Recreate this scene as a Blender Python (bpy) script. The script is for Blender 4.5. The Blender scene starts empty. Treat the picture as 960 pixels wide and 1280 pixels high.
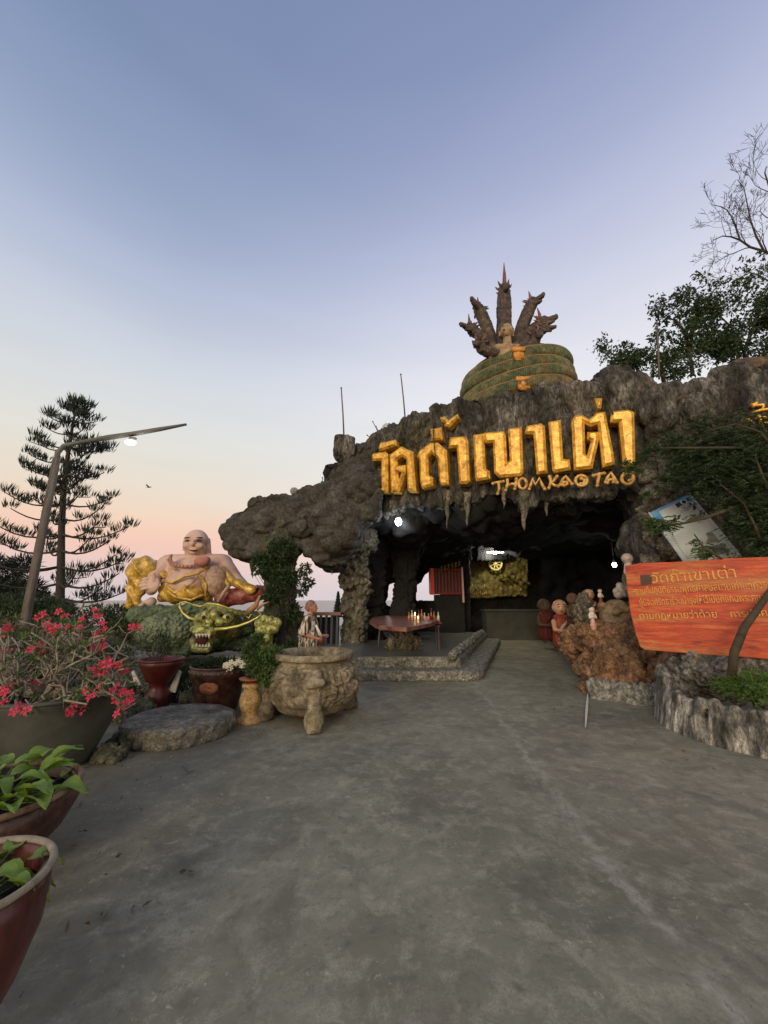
import bpy, bmesh, math, random
import numpy as np
from mathutils import Vector, Matrix, Euler
from mathutils.geometry import tessellate_polygon

# ------------------------------------------------------------------ camera
SC = bpy.context.scene
F = 481.0                      # focal length in photograph pixels (960 x 1280)
EYE = 1.55
PITCH = math.atan(110 / F)
cp, sp = math.cos(PITCH), math.sin(PITCH)
cam_d = bpy.data.cameras.new('camera')
cam = bpy.data.objects.new('camera', cam_d)
SC.collection.objects.link(cam)
cam.location = (0, 0, EYE)
cam.rotation_euler = (math.pi / 2 + PITCH, 0, 0)
cam_d.sensor_fit = 'VERTICAL'
cam_d.sensor_height = 36
cam_d.lens = F / 1280 * 36
cam_d.clip_start = 0.05
cam_d.clip_end = 20000
SC.camera = cam

# ------------------------------------------------------------------ sky, sun, exposure
W = bpy.data.worlds.new('World'); SC.world = W; W.use_nodes = True
SC.view_settings.view_transform = 'Standard'
SC.view_settings.look = 'None'
SC.view_settings.exposure = 0.13
SC.view_settings.gamma = 1


def lin(c):
    return tuple(((x / 255) / 12.92 if x / 255 <= .04045 else ((x / 255 + .055) / 1.055) ** 2.4) for x in c)


def build_world():
    nt = W.node_tree; N = nt.nodes; L = nt.links
    N.clear()
    out = N.new('ShaderNodeOutputWorld')
    tc = N.new('ShaderNodeTexCoord')
    sep = N.new('ShaderNodeSeparateXYZ'); L.new(tc.outputs['Generated'], sep.inputs[0])
    asin = N.new('ShaderNodeMath'); asin.operation = 'ARCSINE'; L.new(sep.outputs['Z'], asin.inputs[0])
    deg = N.new('ShaderNodeMath'); deg.operation = 'DIVIDE'; L.new(asin.outputs[0], deg.inputs[0]); deg.inputs[1].default_value = math.pi / 2

    def ramp(stops):
        r = N.new('ShaderNodeValToRGB'); cr = r.color_ramp
        cr.interpolation = 'B_SPLINE'
        while len(cr.elements) > 1: cr.elements.remove(cr.elements[-1])
        cr.elements[0].position = stops[0][0] / 90; cr.elements[0].color = (*lin(stops[0][1]), 1)
        for d, c in stops[1:]:
            e = cr.elements.new(d / 90); e.color = (*lin(c), 1)
        L.new(deg.outputs[0], r.inputs[0]); return r
    # east-ish half seen by the camera: grey earth shadow, pink belt, cream, lilac, blue
    left = ramp([(0, (206, 196, 198)), (3.5, (214, 192, 192)), (7, (238, 192, 172)), (10, (234, 204, 182)), (13, (228, 212, 194)), (18, (218, 215, 205)),
                 (24, (211, 214, 215)), (32, (192, 199, 212)), (39, (170, 180, 205)), (46, (145, 160, 189)), (56, (118, 136, 170)), (90, (95, 113, 152))])
    right = ramp([(0, (206, 196, 200)), (4, (222, 208, 210)), (14, (230, 224, 222)), (24, (229, 228, 229)), (32, (218, 219, 228)),
                  (39, (200, 203, 221)), (45, (181, 187, 212)), (52, (158, 167, 199)), (61, (130, 142, 178)), (90, (96, 113, 154))])
    back = ramp([(0, (255, 196, 130)), (6, (255, 214, 160)), (16, (246, 224, 198)), (30, (214, 218, 222)), (45, (182, 190, 208)),
                 (66, (124, 140, 176)), (90, (96, 113, 154))])
    # azimuth blend left/right
    xr = N.new('ShaderNodeMapRange'); L.new(sep.outputs['X'], xr.inputs[0])
    xr.inputs[1].default_value = -.5; xr.inputs[2].default_value = .25; xr.interpolation_type = 'SMOOTHSTEP'
    m1 = N.new('ShaderNodeMix'); m1.data_type = 'RGBA'; L.new(xr.outputs[0], m1.inputs[0])
    L.new(left.outputs[0], m1.inputs[6]); L.new(right.outputs[0], m1.inputs[7])
    yr = N.new('ShaderNodeMapRange'); L.new(sep.outputs['Y'], yr.inputs[0])
    yr.inputs[1].default_value = .15; yr.inputs[2].default_value = -.6; yr.interpolation_type = 'SMOOTHSTEP'
    m2 = N.new('ShaderNodeMix'); m2.data_type = 'RGBA'; L.new(yr.outputs[0], m2.inputs[0])
    L.new(m1.outputs[2], m2.inputs[6]); L.new(back.outputs[0], m2.inputs[7])
    # faint uneven veil of high haze
    mp = N.new('ShaderNodeMapping'); L.new(tc.outputs['Generated'], mp.inputs[0]); mp.inputs['Scale'].default_value = (1.2, 1.2, 7)
    nz = N.new('ShaderNodeTexNoise'); L.new(mp.outputs[0], nz.inputs[0]); nz.inputs['Scale'].default_value = 1.5; nz.inputs['Detail'].default_value = 5; nz.inputs['Distortion'].default_value = .6
    mr = N.new('ShaderNodeMapRange'); L.new(nz.outputs[0], mr.inputs[0]); mr.inputs[1].default_value = .3; mr.inputs[2].default_value = .7
    mr.inputs[3].default_value = .975; mr.inputs[4].default_value = 1.025
    m3 = N.new('ShaderNodeMix'); m3.data_type = 'RGBA'; m3.blend_type = 'MULTIPLY'; m3.inputs[0].default_value = 1
    L.new(m2.outputs[2], m3.inputs[6]); L.new(mr.outputs[0], m3.inputs[7])
    bg = N.new('ShaderNodeBackground'); L.new(m3.outputs[2], bg.inputs[0]); bg.inputs[1].default_value = 1.0
    # a little of the physical twilight sky on top, sun just down behind the camera
    sky = N.new('ShaderNodeTexSky'); sky.sky_type = 'NISHITA'; sky.sun_disc = False
    sky.sun_elevation = math.radians(3); sky.sun_rotation = math.radians(200)
    bg2 = N.new('ShaderNodeBackground'); L.new(sky.outputs[0], bg2.inputs[0]); bg2.inputs[1].default_value = .006
    ad = N.new('ShaderNodeAddShader'); L.new(bg.outputs[0], ad.inputs[0]); L.new(bg2.outputs[0], ad.inputs[1])
    L.new(ad.outputs[0], out.inputs[0])


build_world()
sun_d = bpy.data.lights.new('sun', 'SUN'); sun = bpy.data.objects.new('sun', sun_d); SC.collection.objects.link(sun)
sun_d.energy = 1.5; sun_d.angle = math.radians(22); sun_d.color = (1, .80, .56)
# from behind the camera, a little to the left, low
az, el = math.radians(200), math.radians(14)
sdir = Vector((math.sin(az) * math.cos(el), math.cos(az) * math.cos(el), math.sin(el)))
sun.rotation_euler = sdir.to_track_quat('Z', 'Y').to_euler()

# ------------------------------------------------------------------ pixel -> place helpers


def ray(u, v):
    x = (u - 480) / F; up = (640 - v) / F
    return Vector((x, cp - up * sp, sp + up * cp))


def P(u, v, Y):
    d = ray(u, v); t = Y / d.y
    return Vector((d.x * t, Y, EYE + d.z * t))


def G(u, v, z=0.0):
    d = ray(u, v); t = (z - EYE) / d.z
    return Vector((d.x * t, d.y * t, z))


def S(v, Y):                      # metres per photograph pixel there
    return Y / ray(480, v).y / F


FA = Vector((-.2, 10.0, 0)); FB = Vector((5.15, 7.5, 0))       # the line of the cave front
FD = (FB - FA).normalized(); FN = Vector((FD.y, -FD.x, 0))     # FN points to the camera side


def FP(u, v, off=0.0):            # point of the front plane, moved off metres towards the viewer
    d = ray(u, v); a = FA + FN * off
    t = a.dot(FN) / d.dot(FN)
    return Vector((d.x * t, d.y * t, EYE + d.z * t))

# ------------------------------------------------------------------ objects, tags


ORG = {}


def tag(o, label=None, cat=None, group=None, kind=None):
    if label: o['label'] = label
    if cat: o['category'] = cat
    if group: o['group'] = group
    if kind: o['kind'] = kind
    return o


def thing(name, loc, label, cat, group=None):
    o = bpy.data.objects.new(name, None); SC.collection.objects.link(o)
    o.empty_display_size = .2
    o.location = loc; ORG[o.name] = Vector(loc)
    return tag(o, label, cat, group)


def link(name, me, m, parent=None, smooth=True, loc=None):
    """me is in world coordinates"""
    o = bpy.data.objects.new(name, me); SC.collection.objects.link(o)
    if parent is not None:
        org = ORG[parent.name]; o.parent = parent
    else:
        if loc is None:
            n = len(me.vertices); a = np.empty(n * 3); me.vertices.foreach_get('co', a); a = a.reshape(-1, 3)
            mn, mx = a.min(0), a.max(0); loc = ((mn[0] + mx[0]) / 2, (mn[1] + mx[1]) / 2, mn[2])
        org = Vector(loc); o.location = org
    ORG[o.name] = Vector(org)
    me.transform(Matrix.Translation(-Vector(org)))
    if m is not None:
        me.materials.clear(); me.materials.append(m)
    if smooth: me.shade_smooth()
    else: me.shade_flat()
    return o


def copy_tree(o, parent=None):
    c = o.copy(); SC.collection.objects.link(c)
    if parent is not None:
        c.parent = parent; c.matrix_parent_inverse = o.matrix_parent_inverse.copy()
    for ch in list(o.children): copy_tree(ch, c)
    return c


def place_copy(src, name, loc, rz=0, sc=1, label=None, group=None):
    c = copy_tree(src); c.location = loc; c.rotation_euler = (0, 0, rz); c.scale = (sc,) * 3
    if label: c['label'] = label
    return c

# ------------------------------------------------------------------ mesh builder


class MB:
    def __init__(s): s.v = []; s.f = []

    def add(s, vs, fs):
        b = len(s.v); s.v += [tuple(p) for p in vs]; s.f += [tuple(i + b for i in q) for q in fs]; return s

    def box(s, c, h, rz=0, rx=0, ry=0):
        M = Euler((rx, ry, rz)).to_matrix(); c = Vector(c)
        vs = [c + M @ Vector((a * h[0], b * h[1], d * h[2])) for d in (-1, 1) for b in (-1, 1) for a in (-1, 1)]
        return s.add(vs, [(0, 2, 3, 1), (4, 5, 7, 6), (0, 1, 5, 4), (2, 6, 7, 3), (0, 4, 6, 2), (1, 3, 7, 5)])

    def tube(s, pts, rad, n=8, caps=True):
        pts = [Vector(p) for p in pts]
        if not hasattr(rad, '__len__'): rad = [rad] * len(pts)
        prev = None; rings = []
        for i, p in enumerate(pts):
            d = (pts[min(i + 1, len(pts) - 1)] - pts[max(i - 1, 0)])
            if d.length < 1e-9: d = Vector((0, 0, 1))
            d.normalize()
            if prev is None:
                a = d.cross(Vector((0, 0, 1)))
                if a.length < 1e-3: a = d.cross(Vector((1, 0, 0)))
            else: a = prev - d * prev.dot(d)
            if a.length < 1e-6: a = d.orthogonal()
            a.normalize(); prev = a; b = d.cross(a)
            rings.append([p + (a * math.cos(2 * math.pi * k / n) + b * math.sin(2 * math.pi * k / n)) * rad[i] for k in range(n)])
        vs = [q for r in rings for q in r]; fs = []
        for i in range(len(rings) - 1):
            for k in range(n):
                k2 = (k + 1) % n
                fs.append((i * n + k, i * n + k2, (i + 1) * n + k2, (i + 1) * n + k))
        if caps:
            fs.append(tuple(range(n))[::-1]); fs.append(tuple((len(rings) - 1) * n + k for k in range(n)))
        return s.add(vs, fs)

    def lathe(s, c, prof, n=40, wob=0.0, tilt=None, seed=1):
        """prof = [(r, z)...] open surface of revolution"""
        rg = random.Random(seed); c = Vector(c); vs = []; ph = [rg.uniform(0, 6.28) for _ in range(4)]
        for r, z in prof:
            for k in range(n):
                a = 2 * math.pi * k / n
                rr = r * (1 + wob * (math.sin(2 * a + ph[0]) + .6 * math.sin(3 * a + ph[1] + z * 4)))
                p = Vector((rr * math.cos(a), rr * math.sin(a), z))
                if tilt: p = tilt @ p
                vs.append(c + p)
        fs = [(i * n + k, i * n + (k + 1) % n, (i + 1) * n + (k + 1) % n, (i + 1) * n + k) for i in range(len(prof) - 1) for k in range(n)]
        if prof[0][0] > 1e-4: fs.append(tuple(range(n))[::-1])
        if prof[-1][0] > 1e-4: fs.append(tuple((len(prof) - 1) * n + k for k in range(n)))
        return s.add(vs, fs)

    def ball(s, c, r, M=None, seg=16, ring=10):
        if not hasattr(r, '__len__'): r = (r, r, r)
        c = Vector(c); vs = [Vector((0, 0, r[2]))]
        for i in range(1, ring):
            t = math.pi * i / ring
            for k in range(seg):
                a = 2 * math.pi * k / seg
                vs.append(Vector((r[0] * math.sin(t) * math.cos(a), r[1] * math.sin(t) * math.sin(a), r[2] * math.cos(t))))
        vs.append(Vector((0, 0, -r[2])))
        fs = [(0, 1 + k, 1 + (k + 1) % seg) for k in range(seg)]
        for i in range(ring - 2):
            for k in range(seg):
                a = 1 + i * seg + k; b = 1 + i * seg + (k + 1) % seg
                fs.append((a, a + seg, b + seg, b))
        last = len(vs) - 1; b0 = 1 + (ring - 2) * seg
        fs += [(last, b0 + (k + 1) % seg, b0 + k) for k in range(seg)]
        if M is not None: vs = [M @ v for v in vs]
        return s.add([c + v for v in vs], fs)

    def cap(s, a, b, ra, rb, n=14):     # tapered capsule
        a = Vector(a); b = Vector(b); d = b - a; L = d.length
        if L < 1e-6: return s.ball(a, ra)
        M = d.to_track_quat('Z', 'Y').to_matrix(); vs = []; rr = []
        for i in range(1, 5):
            t = math.pi / 2 * i / 4; rr.append((ra * math.sin(t), -ra * math.cos(t)))
        for i in range(4):
            t = math.pi / 2 * i / 4; rr.append((rb * math.cos(t), L + rb * math.sin(t)))
        vs.append(a + M @ Vector((0, 0, -ra)))
        for r, z in rr:
            for k in range(n):
                q = 2 * math.pi * k / n; vs.append(a + M @ Vector((r * math.cos(q), r * math.sin(q), z)))
        vs.append(a + M @ Vector((0, 0, L + rb)))
        fs = [(0, 1 + (k + 1) % n, 1 + k) for k in range(n)]
        for i in range(len(rr) - 1):
            for k in range(n):
                p = 1 + i * n + k; q = 1 + i * n + (k + 1) % n
                fs.append((p, q, q + n, p + n))
        e = len(vs) - 1; b0 = 1 + (len(rr) - 1) * n
        fs += [(e, b0 + k, b0 + (k + 1) % n) for k in range(n)]
        return s.add(vs, fs)

    def slab(s, outer, holes, to3, back):
        """outline (list of 2D points) turned to 3D by to3, extruded along vector/func back"""
        loops = [[Vector(to3(*p)) for p in outer]] + [[Vector(to3(*p)) for p in h] for h in holes]
        tri = tessellate_polygon([[Vector((p[0], p[1], 0)) for p in l] for l in ([outer] + holes)])
        flat = [p for l in loops for p in l]; n = len(flat)
        bk = [p + (back(p) if callable(back) else Vector(back)) for p in flat]
        fs = [tuple(t) for t in tri] + [tuple(i + n for i in t[::-1]) for t in tri]
        o = 0
        for l in loops:
            m = len(l)
            for k in range(m):
                a = o + k; b = o + (k + 1) % m; fs.append((a, b, b + n, a + n))
            o += m
        return s.add(flat + bk, fs)

    def mesh(s, name='m'):
        me = bpy.data.meshes.new(name); me.from_pydata(s.v, [], s.f); me.validate(); me.update()
        return me

    def fixmesh(s, name='m'):
        me = s.mesh(name); bm = bmesh.new(); bm.from_mesh(me)
        bmesh.ops.recalc_face_normals(bm, faces=bm.faces); bm.to_mesh(me); bm.free(); return me

    def build(s, name, m, parent=None, smooth=True, loc=None):
        return link(name, s.fixmesh(name), m, parent, smooth, loc)


def polytube_px(pts, Y, rpx, n=8):
    m = MB(); m.tube([P(u, v, Y) for u, v in pts], rpx * S(pts[0][1], Y), n); return m

# ------------------------------------------------------------------ numpy noise


def _h(i, j, k, s):
    x = (i * 374761393 + j * 668265263 + k * 2147483647 * 31 + s * 1274126177) & 0xFFFFFFFF
    x = ((x ^ (x >> 13)) * 1274126177) & 0xFFFFFFFF
    x = ((x ^ (x >> 16)) * 2246822519) & 0xFFFFFFFF
    return ((x ^ (x >> 15)) & 0xFFFFFF) / float(0xFFFFFF)


def vnoise(p, s=0):
    i = np.floor(p).astype(np.int64); f = p - i; f = f * f * (3 - 2 * f)
    r = 0
    for a in (0, 1):
        for b in (0, 1):
            for c in (0, 1):
                w = (f[:, 0] if a else 1 - f[:, 0]) * (f[:, 1] if b else 1 - f[:, 1]) * (f[:, 2] if c else 1 - f[:, 2])
                r = r + w * _h(i[:, 0] + a, i[:, 1] + b, i[:, 2] + c, s)
    return r


def fbm(p, o=4, s=0):
    r = 0; a = .5
    for k in range(o):
        r = r + a * (vnoise(p * (2.03 ** k) + k * 7.3, s + k) * 2 - 1); a *= .5
    return r


def ridge(p, o=4, s=0):
    r = 0; a = .5
    for k in range(o):
        r = r + a * (1 - np.abs(vnoise(p * (2.03 ** k) + k * 3.1, s + k) * 2 - 1)); a *= .5
    return r


def worley(p, s=0):
    i = np.floor(p).astype(np.int64)
    d1 = np.full(len(p), 9.); d2 = np.full(len(p), 9.); cid = np.zeros(len(p))
    for a in (-1, 0, 1):
        for b in (-1, 0, 1):
            for c in (-1, 0, 1):
                x, y, z = i[:, 0] + a, i[:, 1] + b, i[:, 2] + c
                q = np.stack([x + _h(x, y, z, s), y + _h(x, y, z, s + 11), z + _h(x, y, z, s + 23)], 1)
                d = np.sqrt(((p - q) ** 2).sum(1))
                n1 = d < d1
                d2 = np.where(n1, d1, np.minimum(d2, d)); cid = np.where(n1, _h(x, y, z, s + 37), cid)
                d1 = np.where(n1, d, d1)
    return d1, d2, cid


def getco(me):
    n = len(me.vertices); a = np.empty(n * 3); me.vertices.foreach_get('co', a); return a.reshape(-1, 3)


def setco(me, a):
    me.vertices.foreach_set('co', np.ascontiguousarray(a, dtype=np.float64).ravel()); me.update()


def getno(me):
    n = len(me.vertices); a = np.empty(n * 3)
    me.vertex_normals.foreach_get('vector', a); return a.reshape(-1, 3)


def blob(mb, voxel, smooth=3, disp=None, sf=.5):
    """fuse the pieces of mb into one continuous skin"""
    me = mb.fixmesh('tmp')
    o = bpy.data.objects.new('tmp', me); SC.collection.objects.link(o)
    r = o.modifiers.new('r', 'REMESH'); r.mode = 'VOXEL'; r.voxel_size = voxel; r.adaptivity = 0
    if smooth:
        sm = o.modifiers.new('s', 'SMOOTH'); sm.factor = sf; sm.iterations = smooth
    dg = bpy.context.evaluated_depsgraph_get(); dg.update()
    out = bpy.data.meshes.new_from_object(o.evaluated_get(dg))
    bpy.data.objects.remove(o); bpy.data.meshes.remove(me)
    if disp is not None:
        co = getco(out); no = getno(out); setco(out, disp(co, no))
    return out

# ------------------------------------------------------------------ materials


MATS = {}


def mat(name, cols, scale=3., stretch=(1, 1, 1), detail=6., rough=.8, bump=.3, bscale=None, bdist=.02, metallic=0.,
        cols2=None, scale2=1., mix2=(.45, .6), stretch2=(1, 1, 1), trans=0., spec=.5, coat=0, bstretch=None, distort=0., emit=None, voro=None, grit=0., gscale=None):
    if name in MATS: return MATS[name]
    m = bpy.data.materials.new(name); m.use_nodes = True; nt = m.node_tree; N = nt.nodes; L = nt.links
    bs = N['Principled BSDF']
    tc = N.new('ShaderNodeTexCoord')

    def noise(sc, st, det=detail, dis=0.):
        mp = N.new('ShaderNodeMapping'); mp.inputs['Scale'].default_value = st; L.new(tc.outputs['Object'], mp.inputs[0])
        n = N.new('ShaderNodeTexNoise'); n.inputs['Scale'].default_value = sc; n.inputs['Detail'].default_value = det
        n.inputs['Roughness'].default_value = .62; n.inputs['Distortion'].default_value = dis
        L.new(mp.outputs[0], n.inputs[0]); return n

    def ramp(src, cs, lo=.3, hi=.7):
        r = N.new('ShaderNodeValToRGB'); cr = r.color_ramp
        while len(cr.elements) > 1: cr.elements.remove(cr.elements[-1])
        n = len(cs)
        for i, c in enumerate(cs):
            pos = lo + (hi - lo) * (i / max(n - 1, 1))
            if i == 0: e = cr.elements[0]; e.position = pos
            else: e = cr.elements.new(pos)
            e.color = (*c, 1)
        L.new(src, r.inputs[0]); return r
    n1 = noise(scale, stretch, dis=distort); c = ramp(n1.outputs[0], cols).outputs[0]
    if cols2:
        n2 = noise(scale2, stretch2); mr = N.new('ShaderNodeMapRange'); L.new(n2.outputs[0], mr.inputs[0])
        mr.inputs[1].default_value = mix2[0]; mr.inputs[2].default_value = mix2[1]
        n3 = noise(scale * 1.7, stretch); c2 = ramp(n3.outputs[0], cols2).outputs[0]
        mx = N.new('ShaderNodeMix'); mx.data_type = 'RGBA'; L.new(mr.outputs[0], mx.inputs[0]); L.new(c, mx.inputs[6]); L.new(c2, mx.inputs[7]); c = mx.outputs[2]
    if grit:
        for q_, gs in enumerate((gscale or scale * 6, (gscale or scale * 6) * 3.3)):
            ng = noise(gs, stretch, 5); mg = N.new('ShaderNodeMapRange'); L.new(ng.outputs[0], mg.inputs[0]); mg.inputs[1].default_value = .36; mg.inputs[2].default_value = .64
            mg.inputs[3].default_value = 1 - grit; mg.inputs[4].default_value = 1 + grit * .7
            xg = N.new('ShaderNodeMix'); xg.data_type = 'RGBA'; xg.blend_type = 'MULTIPLY'; xg.inputs[0].default_value = 1; L.new(c, xg.inputs[6]); L.new(mg.outputs[0], xg.inputs[7]); c = xg.outputs[2]
    L.new(c, bs.inputs['Base Color'])
    bs.inputs['Roughness'].default_value = rough; bs.inputs['Metallic'].default_value = metallic
    bs.inputs['Specular IOR Level'].default_value = spec
    if coat: bs.inputs['Coat Weight'].default_value = coat
    if bump:
        nb = noise(bscale or scale * 3, bstretch or stretch)
        h = nb.outputs[0]
        if voro:
            mp = N.new('ShaderNodeMapping'); mp.inputs['Scale'].default_value = bstretch or (1, 1, 1); L.new(tc.outputs['Object'], mp.inputs[0])
            vn = N.new('ShaderNodeTexVoronoi'); vn.inputs['Scale'].default_value = voro; L.new(mp.outputs[0], vn.inputs[0])
            ad = N.new('ShaderNodeMath'); ad.operation = 'SUBTRACT'; L.new(h, ad.inputs[0]); L.new(vn.outputs[0], ad.inputs[1]); h = ad.outputs[0]
        b = N.new('ShaderNodeBump'); b.inputs['Strength'].default_value = bump; b.inputs['Distance'].default_value = bdist
        L.new(h, b.inputs['Height']); L.new(b.outputs[0], bs.inputs['Normal'])
    if trans:
        bs.inputs['Transmission Weight'].default_value = trans
    if emit:
        bs.inputs['Emission Color'].default_value = (*emit[0], 1); bs.inputs['Emission Strength'].default_value = emit[1]
    MATS[name] = m; m['nt'] = 1
    return m


def leafmat(name, cols, scale=2.5, rough=.55):
    if name in MATS: return MATS[name]
    m = mat(name, cols, scale=scale, rough=rough, bump=0)
    nt = m.node_tree; bs = nt.nodes['Principled BSDF']; out = nt.nodes['Material Output']
    src = bs.inputs['Base Color'].links[0].from_socket
    tr = nt.nodes.new('ShaderNodeBsdfTranslucent'); nt.links.new(src, tr.inputs[0])
    mx = nt.nodes.new('ShaderNodeMixShader'); mx.inputs[0].default_value = .3
    nt.links.new(bs.outputs[0], mx.inputs[1]); nt.links.new(tr.outputs[0], mx.inputs[2]); nt.links.new(mx.outputs[0], out.inputs[0])
    return m

# ------------------------------------------------------------------ leaves and branches


def leaves(name, pos, dirs, length, width, m, parent=None, seed=1, fold=.25, droop=0.):
    """many small folded leaves as one foliage mesh; pos, dirs: (n,3) arrays"""
    rg = np.random.RandomState(seed); n = len(pos); pos = np.asarray(pos, float)
    d = np.asarray(dirs, float); d = d / np.maximum(np.linalg.norm(d, axis=1, keepdims=True), 1e-6)
    r = rg.normal(size=(n, 3)); s = np.cross(d, r); s /= np.maximum(np.linalg.norm(s, axis=1, keepdims=True), 1e-6)
    nn = np.cross(s, d)
    L = (length * rg.uniform(.6, 1.3, n))[:, None]; Wd = (width * rg.uniform(.7, 1.25, n))[:, None]
    base = pos; tip = pos + d * L; tip[:, 2] -= droop * L[:, 0]
    mid = pos + d * L * .45
    a = mid + s * Wd / 2 + nn * Wd * fold; b = mid - s * Wd / 2 + nn * Wd * fold
    v = np.stack([base, a, tip, b], 1).reshape(-1, 3)
    i = np.arange(n)[:, None] * 4
    f = np.concatenate([i + [[0, 1, 2]], i + [[0, 2, 3]]], 1).reshape(-1, 3)
    me = bpy.data.meshes.new(name); me.vertices.add(len(v)); me.vertices.foreach_set('co', v.ravel())
    me.loops.add(len(f) * 3); me.loops.foreach_set('vertex_index', f.ravel().astype(np.int32))
    me.polygons.add(len(f)); me.polygons.foreach_set('loop_start', (np.arange(len(f)) * 3).astype(np.int32))
    me.polygons.foreach_set('loop_total', np.full(len(f), 3, dtype=np.int32)); me.update(calc_edges=True); me.validate()
    return link(name, me, m, parent, smooth=False)


def grow(mb, p, d, L, r, depth, rg, tips, spread=.6, up=.1, seg=4, ratio=.72, kids=(2, 3), minr=.004, wob=.22, sides=6):
    pts = [p.copy()]; rad = [r]; q = p.copy(); dd = d.normalized()
    for k in range(seg):
        dd = (dd + Vector((rg.uniform(-wob, wob), rg.uniform(-wob, wob), rg.uniform(-wob, wob) + up * .4))).normalized()
        q = q + dd * (L / seg); pts.append(q.copy()); rad.append(max(r * (1 - .45 * (k + 1) / seg), minr))
        if depth > 0 and k >= 1 and rg.random() < .5:
            e = (dd + Vector((rg.uniform(-1, 1), rg.uniform(-1, 1), rg.uniform(-.7, 1))) * spread * 1.2).normalized()
            grow(mb, q, e, L * ratio * rg.uniform(.5, .9), rad[-1] * .6, depth - 1, rg, tips, spread, up, max(2, seg - 1), ratio, kids, minr, wob, max(3, sides - 1))
        if depth <= 1: tips.append((q.copy(), dd.copy()))
    mb.tube(pts, rad, sides, caps=False)
    if depth > 0:
        for _ in range(rg.randint(*kids)):
            e = (dd + Vector((rg.uniform(-1, 1), rg.uniform(-1, 1), rg.uniform(-1, 1))) * spread + Vector((0, 0, up))).normalized()
            grow(mb, q, e, L * ratio * rg.uniform(.8, 1.15), rad[-1] * .8, depth - 1, rg, tips, spread, up, seg, ratio, kids, minr, wob, max(3, sides - 1))
    else: tips.append((q.copy(), dd.copy()))


def scatter(centres, n, seed, z=1.0):
    """leaf positions in a set of (centre, radius) clumps, outward directions"""
    rg = np.random.RandomState(seed); C = np.array([list(c) for c, r in centres]); R = np.array([r for c, r in centres])
    k = rg.choice(len(R), n, p=R ** 2 / (R ** 2).sum())
    d = rg.normal(size=(n, 3)); d /= np.linalg.norm(d, axis=1, keepdims=True)
    rr = R[k][:, None] * rg.uniform(.25, 1, n)[:, None] ** .6
    q = d * rr; q[:, 2] *= z
    dirs = d + rg.normal(size=(n, 3)) * .7 + np.array([0, 0, .25])
    return C[k] + q, dirs
# ================================================================== THE SETTING
M_rock = mat('dark_rock', [(.014, .014, .012), (.048, .045, .039), (.11, .104, .09), (.24, .23, .205)], grit=.62, gscale=9, scale=2.2, stretch=(1, 1, .33), detail=9, rough=.92,
             bump=1.0, bscale=7, bdist=.05, cols2=[(.035, .032, .022), (.085, .078, .05), (.05, .06, .03)], scale2=.7, mix2=(.5, .64), voro=7, bstretch=(1.6, 1.6, .5))
M_rock2 = mat('grey_tan_rock', grit=.55, gscale=12, cols=[(.05, .045, .035), (.17, .15, .115), (.33, .30, .23)], scale=3, stretch=(1, 1, .6), detail=9, rough=.92,
              bump=1.0, bscale=7, bdist=.045, cols2=[(.08, .085, .05), (.16, .14, .09)], scale2=.9, voro=6)
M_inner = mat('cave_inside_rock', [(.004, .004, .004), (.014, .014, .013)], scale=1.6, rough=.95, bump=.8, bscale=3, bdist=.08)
M_moss = mat('mossy_rock', grit=.5, gscale=14, cols=[(.03, .034, .02), (.08, .085, .05), (.15, .14, .10)], scale=4, detail=9, rough=.95, bump=1., bscale=11, bdist=.04)
M_orange_rock = mat('orange_rock', grit=.5, gscale=16, cols=[(.085, .045, .022), (.24, .135, .065), (.40, .28, .16)], scale=3.2, detail=10, rough=.9, bump=1., bscale=9, bdist=.04,
                    cols2=[(.26, .10, .06), (.36, .2, .11)], scale2=1.6, mix2=(.52, .62), voro=7)
M_brown_rock = mat('brown_top_rock', grit=.45, gscale=9, cols=[(.05, .035, .022), (.13, .085, .05), (.20, .17, .12)], scale=2.2, stretch=(1, 1, .5), detail=9, rough=.92, bump=.8, bscale=6, bdist=.04)


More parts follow.
